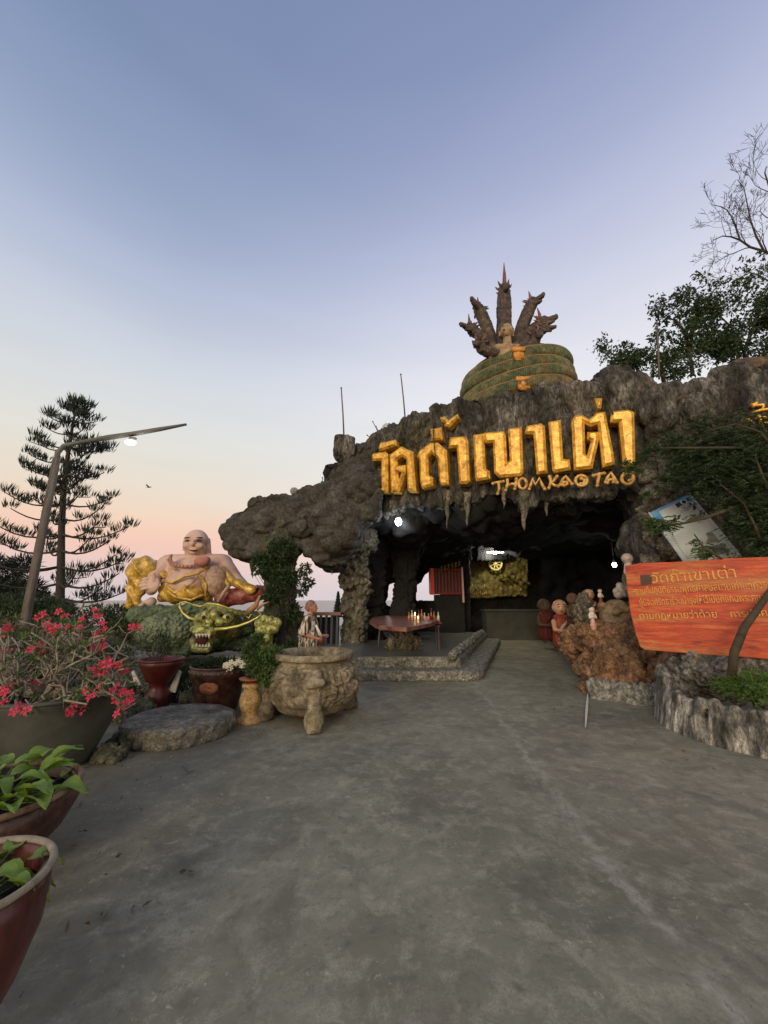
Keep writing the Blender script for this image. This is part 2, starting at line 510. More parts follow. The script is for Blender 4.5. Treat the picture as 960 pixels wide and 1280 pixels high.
def ground_material():
    m = mat('stained_concrete', [(.165, .155, .106), (.228, .214, .150), (.285, .268, .19)], scale=.55, detail=10, rough=.88, bump=.35, bscale=14, bdist=.006,
            cols2=[(.12, .114, .076), (.168, .158, .108)], scale2=.42, mix2=(.44, .62))
    nt = m.node_tree; N = nt.nodes; L = nt.links; bs = N['Principled BSDF']
    src = bs.inputs['Base Color'].links[0].from_socket
    geo = N.new('ShaderNodeNewGeometry')

    def noise(sc, det=6, dis=0.):
        n = N.new('ShaderNodeTexNoise'); n.inputs['Scale'].default_value = sc; n.inputs['Detail'].default_value = det
        n.inputs['Distortion'].default_value = dis; n.inputs['Roughness'].default_value = .68
        L.new(geo.outputs['Position'], n.inputs[0]); return n.outputs[0]

    def rng(s, a, b, c=0., d=1.):
        r = N.new('ShaderNodeMapRange'); L.new(s, r.inputs[0])
        for i, x in zip((1, 2, 3, 4), (a, b, c, d)): r.inputs[i].default_value = x
        return r.outputs[0]

    def mixc(fac, a, col, mode='MIX'):
        x = N.new('ShaderNodeMix'); x.data_type = 'RGBA'; x.blend_type = mode
        if isinstance(fac, float): x.inputs[0].default_value = fac
        else: L.new(fac, x.inputs[0])
        L.new(a, x.inputs[6])
        if isinstance(col, tuple): x.inputs[7].default_value = (*col, 1)
        else: L.new(col, x.inputs[7])
        return x.outputs[2]

    def mul(a, b):
        x = N.new('ShaderNodeMath'); x.operation = 'MULTIPLY'; L.new(a, x.inputs[0])
        if isinstance(b, float): x.inputs[1].default_value = b
        else: L.new(b, x.inputs[1])
        return x.outputs[0]
    # pale scuffed blotches, fine pores, dark damp blots
    grain = rng(noise(70, 4), .35, .65)
    c = mixc(mul(mul(rng(noise(2.6, 14, .9), .45, .66), grain), .5), src, (.42, .395, .30))
    c = mixc(mul(mul(rng(noise(6.5, 14, .4), .50, .62), rng(noise(110, 3), .3, .6)), .55), c, (.44, .41, .30))
    c = mixc(mul(rng(noise(4.8, 14, .9), .52, .68), .35), c, (.11, .105, .07))
    c = mixc(mul(rng(noise(14, 12), .55, .68), .45), c, (.08, .078, .055))
    c = mixc(mul(rng(noise(1.3, 9, 1.2), .52, .66), .5), c, (.085, .08, .06))
    c = mixc(mul(rng(noise(.8, 5), .55, .66), .4), c, (.17, .125, .095))
    # left side darkened: vignette of the dim corner painted into the concrete colour
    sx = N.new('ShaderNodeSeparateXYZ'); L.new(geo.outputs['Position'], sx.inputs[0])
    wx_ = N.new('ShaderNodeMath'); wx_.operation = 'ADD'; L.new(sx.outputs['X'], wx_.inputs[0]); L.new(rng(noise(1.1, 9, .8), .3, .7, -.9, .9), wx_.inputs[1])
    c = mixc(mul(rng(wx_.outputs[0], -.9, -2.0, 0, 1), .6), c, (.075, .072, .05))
    # small pale worn flecks and pits of different sizes
    c = mixc(mul(mul(rng(noise(23, 10, .5), .58, .66), rng(noise(1.9, 6), .45, .6)), .6), c, (.50, .47, .35))
    c = mixc(mul(mul(rng(noise(31, 8, .3), .60, .68), rng(noise(2.3, 6), .5, .62)), .7), c, (.05, .048, .035))
    # hairline cracks
    nz = N.new('ShaderNodeTexNoise'); nz.inputs['Scale'].default_value = 1.5; nz.inputs['Detail'].default_value = 5; L.new(geo.outputs['Position'], nz.inputs[0])
    mxv = N.new('ShaderNodeMix'); mxv.data_type = 'VECTOR'; mxv.inputs[0].default_value = .35
    L.new(geo.outputs['Position'], mxv.inputs[4]); L.new(nz.outputs['Color'], mxv.inputs[5])
    vo = N.new('ShaderNodeTexVoronoi'); vo.feature = 'DISTANCE_TO_EDGE'; vo.inputs['Scale'].default_value = .75; L.new(mxv.outputs[1], vo.inputs[0])
    c = mixc(mul(mul(rng(vo.outputs[0], .0015, .006, 1, 0), rng(noise(.9), .56, .62)), .6), c, (.05, .048, .04))
    # worn pale joint running towards the cave, with patched edges
    a = G(612, 880); b = G(905, 1275); d = (b - a).normalized(); n = Vector((-d.y, d.x, 0))
    dt = N.new('ShaderNodeVectorMath'); dt.operation = 'DOT_PRODUCT'; L.new(geo.outputs['Position'], dt.inputs[0]); dt.inputs[1].default_value = n
    sb = N.new('ShaderNodeMath'); sb.operation = 'SUBTRACT'; L.new(dt.outputs['Value'], sb.inputs[0]); sb.inputs[1].default_value = a.dot(n) + .0
    wob = rng(noise(1.7, 6), .2, .8, -.16, .16)
    ad = N.new('ShaderNodeMath'); ad.operation = 'ADD'; L.new(sb.outputs[0], ad.inputs[0]); L.new(wob, ad.inputs[1])
    ab = N.new('ShaderNodeMath'); ab.operation = 'ABSOLUTE'; L.new(ad.outputs[0], ab.inputs[0])
    c = mixc(mul(mul(rng(ab.outputs[0], .004, .06, 1, 0), rng(noise(5, 8), .40, .58)), .8), c, (.40, .37, .30))
    c = mixc(mul(mul(rng(ab.outputs[0], .0, .010, 1, 0), rng(noise(3), .45, .55)), .5), c, (.06, .055, .045))
    L.new(c, bs.inputs['Base Color'])
    rr = rng(noise(1.2, 6), .35, .65, .62, .95); L.new(rr, bs.inputs['Roughness'])
    return m


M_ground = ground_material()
# the yard: one sheet, ending in a drop to the sea far behind
xs = np.concatenate([np.linspace(-60, -9, 10), np.linspace(-8, 11, 150), np.linspace(12, 60, 10)])
ys = np.concatenate([np.linspace(-40, -1.5, 10), np.linspace(-1, 18, 150), np.linspace(19, 25, 4), [26, 27.5, 30, 60]])
X, Yg = np.meshgrid(xs, ys); pts = np.stack([X.ravel(), Yg.ravel(), np.zeros(X.size)], 1)
pts[:, 2] = .014 * fbm(pts * .45, 3, 5)
pts[:, 2] = np.where(pts[:, 1] > 25.5, np.where(pts[:, 1] > 29, -14., -(pts[:, 1] - 25.5) * 3), pts[:, 2])
nx = len(xs); fs = [(j * nx + i, j * nx + i + 1, (j + 1) * nx + i + 1, (j + 1) * nx + i) for j in range(len(ys) - 1) for i in range(nx - 1)]
me = bpy.data.meshes.new('ground'); me.from_pydata(pts.tolist(), [], fs); me.update()
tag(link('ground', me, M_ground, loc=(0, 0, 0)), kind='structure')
M_sea = mat('sea_water', [(.10, .12, .13), (.16, .18, .19)], scale=.02, rough=.28, bump=.6, bscale=.35, bdist=.3)
m = MB(); m.add([(-9000, 24, -9), (9000, 24, -9), (9000, 9000, -9), (-9000, 9000, -9)], [(0, 1, 2, 3)])
tag(m.build('sea', M_sea, loc=(0, 24, -9)), kind='structure')

# ------------------------------------------------------------------ the artificial rock cave
cave = thing('cave_entrance', (3, 9.5, 0), 'huge dark grey artificial rock cave with a wide black mouth under golden letters', 'cave')


def rock_disp(lobe=.2, st=.08, fine=.035, ls=(1.25, 1.25, .55), ss=(3.2, 3.2, .7), seed=1):
    def f(co, no):
        w = co + .35 * np.stack([fbm(co * .9, 2, seed + 5), fbm(co * .9, 2, seed + 6), fbm(co * .9, 2, seed + 7)], 1)
        d1, d2, cid = worley(w * ls, seed)
        e = np.clip((d2 - d1) * 4.5, 0, 1)
        e = 1 - (1 - e) ** 2
        e1, e2, c2 = worley(w * ls * 2.3 + .3 * fbm(co * 3, 2, seed + 21)[:, None], seed + 2)
        h = lobe * .75 * (e - .85) + lobe * .8 * (cid - .6) + lobe * .45 * (np.clip((e2 - e1) * 4, 0, 1) - .85) + lobe * .5 * (c2 - .5)
        h += lobe * .9 * (ridge(w * ls * 1.4 + 5, 4, seed + 17) - .52)
        h += st * (ridge(w * ss, 4, seed + 3) - .45) * 1.4
        h += fine * fbm(co * 9, 3, seed + 9) * 1.6
        h += .10 * fbm(co * 1.1, 3, seed + 13) * (1 if lobe > .1 else .5)
        return co + no * h[:, None]
    return f


def add_px(mb, u, v, rpx, Y, ry=None, vs=1.0, off=None):
    """boulder: radius given in photograph pixels at its distance"""
    c = P(u, v, Y) if off is None else FP(u, v, off)
    r = rpx * S(v, c.y)
    mb.ball(c, (r, ry if ry else r * .9, r * vs), seg=18, ring=12)


# front, over and beside the mouth
fr = MB()
outA = [(430, 574), (446, 562), (462, 556), (478, 549), (488, 545), (502, 528), (520, 518), (538, 516), (541, 508), (556, 503), (570, 500), (600, 496), (640, 491), (700, 482),
        (745, 476), (757, 480), (768, 469), (790, 463), (804, 465), (812, 481), (840, 480), (872, 482), (890, 476), (905, 462), (930, 455), (965, 452), (1040, 450), (1130, 442),
        (1130, 900), (960, 860), (860, 850), (826, 800), (806, 700), (798, 676), (804, 655), (808, 640), (800, 622), (790, 612), (770, 616), (745, 620), (700, 622), (676, 628), (655, 633), (640, 627),
        (622, 618), (604, 622), (586, 634), (560, 629), (540, 634), (515, 631), (490, 638), (470, 645), (452, 650), (436, 640)]
fr.slab(outA, [], lambda u, v: FP(u, v, 0), Vector((.35, 1.25, 0)))
rg = random.Random(4)
for u, v, r, off, vs in [(520, 545, 26, -.25, 1.1), (560, 560, 38, -.55, 1.3), (600, 550, 40, -.6, 1.3), (640, 545, 42, -.6, 1.2), (690, 540, 44, -.65, 1.3), (735, 530, 46, -.7, 1.2), (775, 520, 44, -.6, 1.4),
                         (460, 590, 34, -.4, 1.1), (490, 570, 34, -.5, 1.1), (820, 530, 40, -.5, 1.1), (860, 532, 44, -.6, 1.0), (905, 525, 46, -.5, 1.0), (950, 510, 44, -.4, 1.0),
                         (830, 590, 30, -.35, 1.3), (820, 655, 24, -.25, 1.2), (818, 690, 20, -.2, 1.0), (870, 620, 50, -.6, 1.3), (930, 600, 50, -.5, 1.4), (880, 740, 60, -.8, 1.3),
                         (830, 630, 24, -.3, 1.2), (790, 482, 18, -.9, .9), (840, 502, 24, -.6, .8), (980, 560, 60, -.4, 1.4),
                         (586, 622, 11, -.3, 1), (655, 620, 14, -.3, 1), (622, 610, 18, -.4, .8), (700, 608, 30, -.5, .6), (760, 600, 30, -.5, .7), (540, 622, 16, -.4, .9)]:
    add_px(fr, u, v, r, 0, ry=r * .016, vs=vs, off=off)
me = blob(fr, .045, 3, rock_disp(.15, .11, .04, seed=3))
link('front_rock', me, M_rock, cave)

# the long snout of rock that reaches out to the left
hd = MB()
outB = [(279, 672), (283, 657), (291, 648), (297, 639), (310, 629), (325, 622), (345, 617), (358, 620), (372, 611), (388, 606), (400, 613), (404, 600), (412, 585), (425, 574), (440, 564), (458, 556), (470, 560),
        (480, 640), (462, 652), (450, 674), (432, 690), (428, 706), (417, 709), (405, 707), (392, 702), (381, 690), (372, 680), (345, 684), (326, 692), (306, 697), (290, 694), (280, 684)]
hd.slab(outB, [], lambda u, v: P(u, v, 9.75 + max(0, (u - 400)) * .003), Vector((0, 1.1, 0)))
for u, v, r, Y, vs in [(305, 665, 24, 10.1, 1), (335, 654, 27, 10.1, 1), (372, 650, 32, 10.1, 1.05), (412, 640, 34, 10.1, 1.2), (420, 665, 26, 9.75, 1.2), (450, 620, 30, 9.8, 1.4), (440, 590, 22, 10.1, 1),
                       (300, 680, 16, 9.9, .9), (350, 628, 14, 10.1, .9), (388, 618, 13, 10.2, .8), (325, 632, 15, 10.1, 1), (435, 650, 18, 9.55, 1.4), (405, 690, 16, 9.9, 1), (462, 640, 16, 9.6, 1)]:
    add_px(hd, u, v, r, Y, vs=vs)
me = blob(hd, .04, 3, rock_disp(.13, .045, .018, ls=(.62, .8, .9), ss=(2.0, 2.0, 2.4), seed=8))
M_snout = mat('smooth_grey_rock', [(.018, .018, .016), (.055, .052, .046), (.12, .115, .10)], grit=.5, gscale=13, scale=2.4, detail=9, rough=.92, bump=1.0, bscale=9, bdist=.035, cols2=[(.04, .038, .03), (.08, .077, .06)], scale2=.9)
link('snout_rock', me, M_snout, cave)

# pillars
PLAT = .38


def pillar(name, chain, m_, seed, disp=.12, foot=None, ex=()):
    b = MB(); pp = [(P(u, v, Y), r * S(v, Y)) for u, v, r, Y in chain]
    for (a, ra), (c, rc) in zip(pp[:-1], pp[1:]): b.cap(a, c, ra, rc)
    if foot is not None:
        a, ra = pp[-1]; b.cap(a, (a.x, a.y, foot - .1), ra, ra * 1.25)
    for u, v, r, Y in ex: add_px(b, u, v, r, Y)
    me_ = blob(b, .04, 2, rock_disp(disp, .05, .03, ls=(2.2, 2.2, 1.8), ss=(5, 5, 2.5), seed=seed))
    return link(name, me_, m_, cave)


pillar('pillar', [(352, 672, 24, 10.1), (352, 700, 21, 9.8), (350, 735, 20, 9.6), (352, 770, 20, 9.6), (352, 795, 23, 9.6)], M_moss, 21, .12, foot=0, ex=[(372, 775, 12, 9.5), (335, 780, 14, 9.5)])
pillar('pillar', [(446, 672, 26, 11.2), (440, 705, 18, 11.4), (444, 722, 19, 11.4), (450, 738, 14, 11.4), (441, 755, 15, 11.4), (444, 775, 15, 11.4), (443, 795, 16, 11.4)], M_rock2, 22, .14, foot=PLAT,
       ex=[(452, 718, 11, 11.1), (434, 728, 12, 11.2), (436, 760, 10, 11.2), (450, 782, 10, 11.1)])
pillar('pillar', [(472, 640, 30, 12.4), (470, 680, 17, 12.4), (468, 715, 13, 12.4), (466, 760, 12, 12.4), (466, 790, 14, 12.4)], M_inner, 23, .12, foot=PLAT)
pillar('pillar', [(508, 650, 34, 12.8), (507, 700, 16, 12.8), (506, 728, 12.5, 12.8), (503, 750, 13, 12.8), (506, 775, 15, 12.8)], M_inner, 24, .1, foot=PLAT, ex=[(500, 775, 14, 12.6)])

# roof of the cave, closed on top, over the hall behind the mouth
rf = MB()
plan = [(-1.9, 10.9), (-.3, 10.5), (2.0, 9.6), (5.2, 8.2), (8.2, 6.9), (11, 7.5), (12, 21), (-.2, 21), (-1.6, 15)]
rf.slab(plan, [], lambda x, y: (x, y, 5.6), lambda p: Vector((0, 0, -(1.95 - .0 * p.y))))
for x, y, r in [(1, 12, 1.0), (3, 11, 1.1), (4.5, 13, 1.2), (.6, 10.9, .6), (2.6, 9.9, .6), (7, 10, 1.2), (2, 15, 1), (6, 16, 1.2)]:
    rf.ball((x, y, 4.0), (r * 1.5, r * 1.5, .75))
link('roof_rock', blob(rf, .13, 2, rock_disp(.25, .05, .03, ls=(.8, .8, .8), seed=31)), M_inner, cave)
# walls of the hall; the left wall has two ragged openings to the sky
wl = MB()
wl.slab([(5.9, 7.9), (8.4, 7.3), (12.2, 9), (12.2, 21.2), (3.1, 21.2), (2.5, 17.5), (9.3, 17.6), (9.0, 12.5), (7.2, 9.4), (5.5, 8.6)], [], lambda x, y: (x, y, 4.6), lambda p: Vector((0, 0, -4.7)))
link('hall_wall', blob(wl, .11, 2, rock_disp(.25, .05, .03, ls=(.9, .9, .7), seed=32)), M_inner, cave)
lw = MB()
hole1 = [(481, 760), (478, 752), (482, 742), (484, 731), (489, 727), (495, 731), (494, 742), (494, 756), (489, 761)]
hole2 = [(519, 752), (519, 728), (525, 727), (529, 719), (537, 713), (552, 712), (552, 746), (545, 752)]
lw.slab([(455, 600), (640, 600), (640, 700), (588, 700), (588, 770), (588, 812), (455, 812)], [hole1, hole2], lambda u, v: P(u, v, 15.2 if u < 600 else 16.6), Vector((.1, .5, 0)))
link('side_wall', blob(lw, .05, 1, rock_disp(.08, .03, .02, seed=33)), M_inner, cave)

jb = MB()
for u, v, r, off in [(812, 600, 11, .0), (816, 618, 14, .0), (810, 640, 13, .0), (816, 655, 14, -.02), (814, 675, 15, .02), (822, 688, 16, .02), (838, 690, 12, .05), (814, 700, 15, 0), (826, 630, 12, 0), (832, 612, 14, -.05), (845, 600, 14, 0)]: add_px(jb, u, v, r, 0, off=off, vs=.95)
link('jamb_rock', blob(jb, .03, 2, rock_disp(.06, .04, .02, ls=(2.4, 2.4, 2.2), ss=(5, 5, 4), seed=44)), mat('tan_jamb_rock', [(.05, .045, .032), (.19, .165, .115), (.38, .34, .25)], grit=.5, gscale=14, scale=4, detail=9, rough=.9, bump=1, bscale=10, bdist=.03, voro=8), cave)

# stalactites
for i, (u, v0, v1, w, off) in enumerate([(559, 622, 661, 5, .02), (584, 624, 658, 5.5, .12), (655, 622, 664, 8, .12), (683, 622, 646, 5, -.1), (490, 634, 646, 4, .0), (630, 616, 636, 5, .0)]):
    b = MB(); pp = []
    for k in range(8):
        t = k / 7; pp.append((FP(u + math.sin(k * 1.7 + i) * .7, v0 - 8 + (v1 - v0 + 8) * t, off), max(.25, w * (1 - t) ** .8 + .5 * math.sin(k * 2.1 + i)) * .0175))
    b.tube([p for p, r in pp], [r for p, r in pp], 10)
    me = b.fixmesh(); link('stalactite', me, M_rock2, cave)
for u, v0, v1, w, Y in [(314, 688, 723, 5, 9.95), (414, 700, 719, 3.5, 10.1)]:
    b = MB(); b.tube([P(u + (v - v0) * .05, v, Y) for v in np.linspace(v0, v1, 6)], [max(.15, w * (1 - t) ** .8) * .021 for t in np.linspace(0, 1, 6)], 10)
    link('stalactite', b.fixmesh(), M_rock, cave)

# brown rock hump on the right skyline
bh = MB()
for u, v, r, Y in [(930, 478, 26, 7.6), (962, 478, 30, 7.4), (905, 490, 18, 7.7), (1010, 476, 32, 7.3)]: add_px(bh, u, v, r, Y)
link('top_rock', blob(bh, .05, 3, rock_disp(.1, .05, .02, seed=41)), M_brown_rock, cave)
# ================================================================== LETTERS ON THE ROCK
M_gold = mat('weathered_gold_paint', grit=.28, gscale=9, cols=[(.38, .17, .02), (.74, .41, .045), (.92, .62, .12)], scale=6, detail=9, rough=.42, bump=.5, bscale=20, bdist=.008, metallic=.25,
             cols2=[(.25, .10, .02), (.60, .28, .05)], scale2=7, mix2=(.56, .66), spec=.6)
M_goldtrim = mat('old_gold_trim', [(.30, .14, .03), (.62, .36, .09), (.75, .52, .2)], scale=12, rough=.5, bump=.4, bscale=30, bdist=.006, metallic=.2)


def plane_curve_mesh(splines, off, depth, bev, frame=None, cyclic=True):
    """filled outlines (first is outer, others holes) on the cave front -> bevelled solid mesh in world space"""
    cu = bpy.data.curves.new('c', 'CURVE'); cu.dimensions = '2D'; cu.fill_mode = 'BOTH'
    cu.extrude = depth / 2; cu.bevel_depth = bev; cu.bevel_resolution = 0; cu.offset = -bev * .8
    for sp_ in splines:
        s = cu.splines.new('POLY'); s.points.add(len(sp_) - 1); s.use_cyclic_u = True
        for p, (x, y) in zip(s.points, sp_): p.co = (x, y, 0, 1)
    o = bpy.data.objects.new('c', cu); SC.collection.objects.link(o)
    dg = bpy.context.evaluated_depsgraph_get(); dg.update()
    me = bpy.data.meshes.new_from_object(o.evaluated_get(dg)); bpy.data.objects.remove(o); bpy.data.curves.remove(cu)
    me.materials.clear()
    return me


FM = Matrix(((FD.x, 0, FN.x, FA.x), (FD.y, 0, FN.y, FA.y), (0, 1, 0, 0), (0, 0, 0, 1)))


def to_plane(u, v):
    p = FP(u, v, .22); return ((p - FA).dot(FD), p.z)


sign = thing('temple_name_sign', FP(630, 600, .2), 'row of huge golden Thai letters fixed on the dark rock above the cave mouth', 'sign')
A3 = lambda L_: [(460 + x / 5.333, 510 + y / 5.333) for x, y in L_]
A4 = lambda L_: [(620 + x / 4.8, 490 + y / 4.8) for x, y in L_]
big = [
    [A3([(36, 322), (46, 310), (125, 300), (139, 318), (140, 566), (62, 569), (75, 545), (97, 538), (97, 354), (38, 356)])],
    [A3([(92, 240), (190, 221), (196, 256), (88, 292), (80, 272)])],
    [A3([(163, 564), (154, 318), (228, 266), (305, 300), (325, 555), (275, 553), (264, 345), (235, 328), (200, 352), (202, 394), (254, 388), (256, 440), (214, 562)]), A3([(205, 432), (234, 430), (212, 492)])],
    [A3([(336, 330), (352, 292), (420, 242), (470, 240), (528, 288), (541, 515), (485, 516), (470, 340), (432, 308), (405, 338), (409, 456), (437, 470), (437, 522), (370, 539), (356, 500), (352, 345)])],
    [A3([(425, 150), (494, 139), (500, 215), (430, 223)]), A3([(447, 170), (476, 165), (479, 193), (449, 198)])],
    [A3([(490, 72), (518, 67), (540, 93), (601, 52), (606, 76), (545, 135), (515, 125), (528, 106), (497, 96)])],
    [A3([(545, 272), (553, 206), (655, 199), (669, 226), (681, 494), (662, 508), (617, 508), (600, 268)])],
    [A3([(708, 190), (775, 180), (785, 412), (812, 428), (815, 476), (730, 491), (722, 470)])],
    [[(605.5, 543), (629, 541), (632, 545), (634, 581), (638.5, 577), (636, 538), (652, 535.5), (654, 592), (651, 595.5), (625, 597.5), (619, 592), (617.5, 554), (608, 555)]],
    [A4([(176, 257), (190, 214), (270, 198), (291, 217), (306, 490), (248, 497), (228, 258)])],
    [A4([(318, 190), (386, 178), (400, 412), (440, 414), (445, 470), (352, 487), (341, 470)])],
    [A4([(455, 182), (476, 152), (520, 150), (560, 178), (602, 136), (650, 130), (704, 400), (706, 438), (640, 456), (612, 200), (568, 212), (527, 192), (532, 382), (548, 392), (572, 300), (549, 292), (549, 250), (610, 250), (612, 292), (575, 462), (470, 474)])],
    [A4([(595, 50), (632, 48), (626, 104), (612, 104)])],
    [A4([(686, 188), (692, 128), (790, 118), (822, 132), (830, 452), (765, 460), (738, 188)])],
]
for sp_ in big:
    me = plane_curve_mesh([[to_plane(u, v) for u, v in l] for l in sp_], 0, .26, .055)
    me.transform(FM @ Matrix.Translation((0, 0, .16)))
    link('letter', me, M_gold, sign, smooth=False)


def strokes(lines, off, r, m_, parent, name='letter', flat=.8):
    b = MB()
    for l in lines:
        pts = [FP(u, v, off) for u, v in l]
        b.tube(pts, r, 8)
        for p in (pts[0], pts[-1]): b.ball(p, r * 1.15, seg=8, ring=6)
    return link(name, b.fixmesh(), m_, parent)


def arc(cx, cy, rx, ry, a0, a1, n=12):
    return [(cx + rx * math.cos(math.radians(a0 + (a1 - a0) * k / n)), cy + ry * math.sin(math.radians(a0 + (a1 - a0) * k / n))) for k in range(n + 1)]


sub = thing('temple_latin_sign', FP(700, 600, .2), 'small golden curly Latin lettering THOM KAO TAO under the big golden letters', 'sign')
latin = [
    [[(616, 604.5), (621, 603), (629, 602)], [(623, 603), (624, 611), (622, 617)]],
    [A4([(68, 528), (70, 555), (58, 590)]), A4([(122, 522), (120, 550), (112, 582)]), A4([(66, 562), (95, 552), (120, 552)])],
    [A4(arc(160, 550, 24, 32, 0, 360))],
    [A4([(200, 582), (212, 548), (218, 518), (236, 558), (262, 516), (272, 548), (292, 582)])],
    [A4([(322, 508), (330, 540), (318, 576)]), A4([(366, 506), (345, 535), (330, 545), (350, 560), (372, 566)])],
    [A4([(386, 556), (402, 522), (418, 506), (436, 528), (456, 552)]), A4([(398, 558), (405, 540), (425, 538), (428, 552), (410, 562)])],
    [A4(arc(512, 532, 36, 32, -30, 330)), A4([(512, 520), (530, 528), (528, 548), (508, 552)])],
    [A4([(584, 502), (612, 494), (650, 488)]), A4([(620, 492), (612, 530), (608, 562)])],
    [A4([(658, 542), (672, 508), (690, 484), (706, 512), (726, 544)]), A4([(670, 546), (676, 528), (700, 522), (704, 540)])],
    [A4(arc(790, 520, 36, 34, -60, 235)), A4([(772, 492), (796, 484), (818, 488)]), A4([(820, 524), (800, 532)])],
]
for l in latin: strokes(l, .27, .034, M_goldtrim, sub)

hz = thing('chinese_sign', FP(945, 560, .2), 'golden Chinese characters written down the rock at the right edge of the picture', 'sign')
H = lambda L_: [(900 + x / 9.15, 480 + y / 9.15) for x, y in L_]
for l in [[[(340, 245), (420, 214), (410, 258), (372, 280)], [(330, 346), (440, 300), (560, 284), (690, 290), (690, 312), (560, 308), (440, 325)], [(400, 252), (490, 236), (500, 262), (470, 318), (455, 312), (476, 262), (405, 268)],
           [(283, 412), (310, 398), (378, 448), (360, 458)], [(412, 372), (456, 366), (470, 455), (505, 545), (478, 556), (455, 530), (435, 420)], [(455, 388), (520, 378), (520, 402), (455, 408)],
           [(480, 448), (640, 438), (640, 462), (480, 470)], [(500, 548), (640, 480), (650, 500), (510, 562)], [(560, 330), (600, 330), (600, 600), (570, 600)]],
          [[(478, 722), (500, 730), (560, 810), (545, 822)], [(515, 700), (530, 700), (545, 770), (530, 770)], [(560, 720), (680, 700), (680, 725), (560, 745)], [(600, 700), (630, 700), (640, 860), (610, 860)]],
          [[(468, 1092), (510, 1050), (520, 1062), (480, 1104)], [(515, 1150), (540, 1145), (548, 1170), (525, 1176)], [(550, 1060), (680, 1050), (680, 1075), (550, 1085)], [(590, 1000), (615, 1000), (620, 1180), (595, 1180)]]]:
    first = True; meshes = []
    for poly in l:
        me = plane_curve_mesh([[((FP(u, v, .3) - FA).dot(FD), FP(u, v, .3).z) for u, v in H(poly)]], 0, .05, .012)
        me.transform(FM @ Matrix.Translation((0, 0, .33))); meshes.append(me)
    bm = bmesh.new()
    for me in meshes: bm.from_mesh(me)
    out = bpy.data.meshes.new('character'); bm.to_mesh(out); bm.free()
    link('character', out, M_gold, hz, smooth=False)

# ================================================================== NAGA STATUE ON TOP
M_naga = mat('green_naga_scales', grit=.35, gscale=9, cols=[(.05, .07, .035), (.12, .15, .07), (.26, .24, .12)], scale=3, detail=8, rough=.7, bump=.7, bscale=10, bdist=.02, cols2=[(.24, .14, .06), (.16, .13, .06)], scale2=1.1, mix2=(.5, .68), voro=12)
M_neck = mat('dark_red_brown_naga', grit=.5, gscale=14, cols=[(.025, .022, .018), (.07, .05, .038), (.15, .115, .08)], scale=5, rough=.7, bump=.8, bscale=14, bdist=.02, voro=14)
M_nagabelly = mat('ochre_belly', [(.16, .09, .04), (.33, .2, .08)], scale=5, rough=.7, bump=.5, bscale=18, bdist=.01)
M_pinkred = mat('faded_red_crest', [(.13, .04, .035), (.26, .12, .10)], scale=8, rough=.7, bump=.3)
naga = thing('naga_statue', P(645, 490, 9.9), 'seven headed serpent statue on green coils around a seated figure, on top of the cave', 'statue')
NY = 9.9; ns = S(460, NY)


def NP(u, v, d=0.): return P(u, v, NY + d)


def coil(cu, cv, ru, tv, rp, tilt, name='coil', sc=1):
    """one ring of the body; slightly tilted"""
    c = NP(cu, cv, 1.2); b = MB(); s_ = S(cv, NY + 1.2); pts = []; rad = []
    R = ru * s_; n = 64
    for k in range(n):
        a = 2 * math.pi * k / n
        pts.append(c + Vector((R * math.cos(a), -R * .8 * math.sin(a), tilt * R * math.cos(a) + .04 * math.sin(2 * a))))
    vs = []; ns_ = 14; fs = []
    for k, p in enumerate(pts):
        out = Vector((math.cos(2 * math.pi * k / n), -math.sin(2 * math.pi * k / n), 0))
        for j in range(ns_):
            q = 2 * math.pi * j / ns_
            rr = rp * s_ * (1 + .03 * math.sin(k * 2.0))
            vs.append(p + out * (rr * .95 * math.cos(q)) + Vector((0, 0, rr * sc * math.sin(q))))
    for k in range(n):
        for j in range(ns_):
            fs.append((k * ns_ + j, k * ns_ + (j + 1) % ns_, ((k + 1) % n) * ns_ + (j + 1) % ns_, ((k + 1) % n) * ns_ + j))
    b.add(vs, fs)
    # raised back ridge like a rope
    pr = [p + Vector((math.cos(2 * math.pi * k / n), -math.sin(2 * math.pi * k / n), .9)).normalized() * rp * s_ * .98 for k, p in enumerate(pts)]
    me_ = b.fixmesh()
    o = link(name, me_, M_naga, naga)
    # scale rows as shallow ribs, denser towards the front
    rb = MB()
    for k in range(0, 132):
        a = math.pi * (-.05 + 1.1 * k / 132)
        d = Vector((math.cos(a), -math.sin(a), 0)); p = c + Vector((R * math.cos(a), -R * .8 * math.sin(a), tilt * R * math.cos(a) + .04 * math.sin(2 * a)))
        arc_ = [p + d * (rp * s_ * .97 * math.cos(q)) + Vector((0, 0, rp * s_ * 1.0 * sc * math.sin(q))) for q in np.linspace(-.9, .75, 7)]
        rb.tube(arc_, [rp * s_ * .075 * x for x in (.3, .9, 1, 1, 1, .9, .3)], 4, caps=False)
    st = link('scale_rib', rb.mesh(), M_naga, naga); st['kind'] = 'stuff'
    b2 = MB(); b2.tube(pr + [pr[0]], rp * s_ * .10, 6, caps=False); link('belly_seam', b2.mesh(), M_nagabelly, naga)


coil(646, 508, 63, 0, 9.5, .13)
coil(646, 496, 62, 0, 9.5, .17)
coil(645, 484, 60, 0, 9.5, .10)
coil(645, 472, 58, 0, 9.5, .15)
coil(641, 462, 45, 0, 7.5, .16)
mb_ = MB(); mb_.ball(NP(645, 482, 1.2), (1.0, .8, .62)); link('coil_core', mb_.fixmesh(), M_naga, naga)
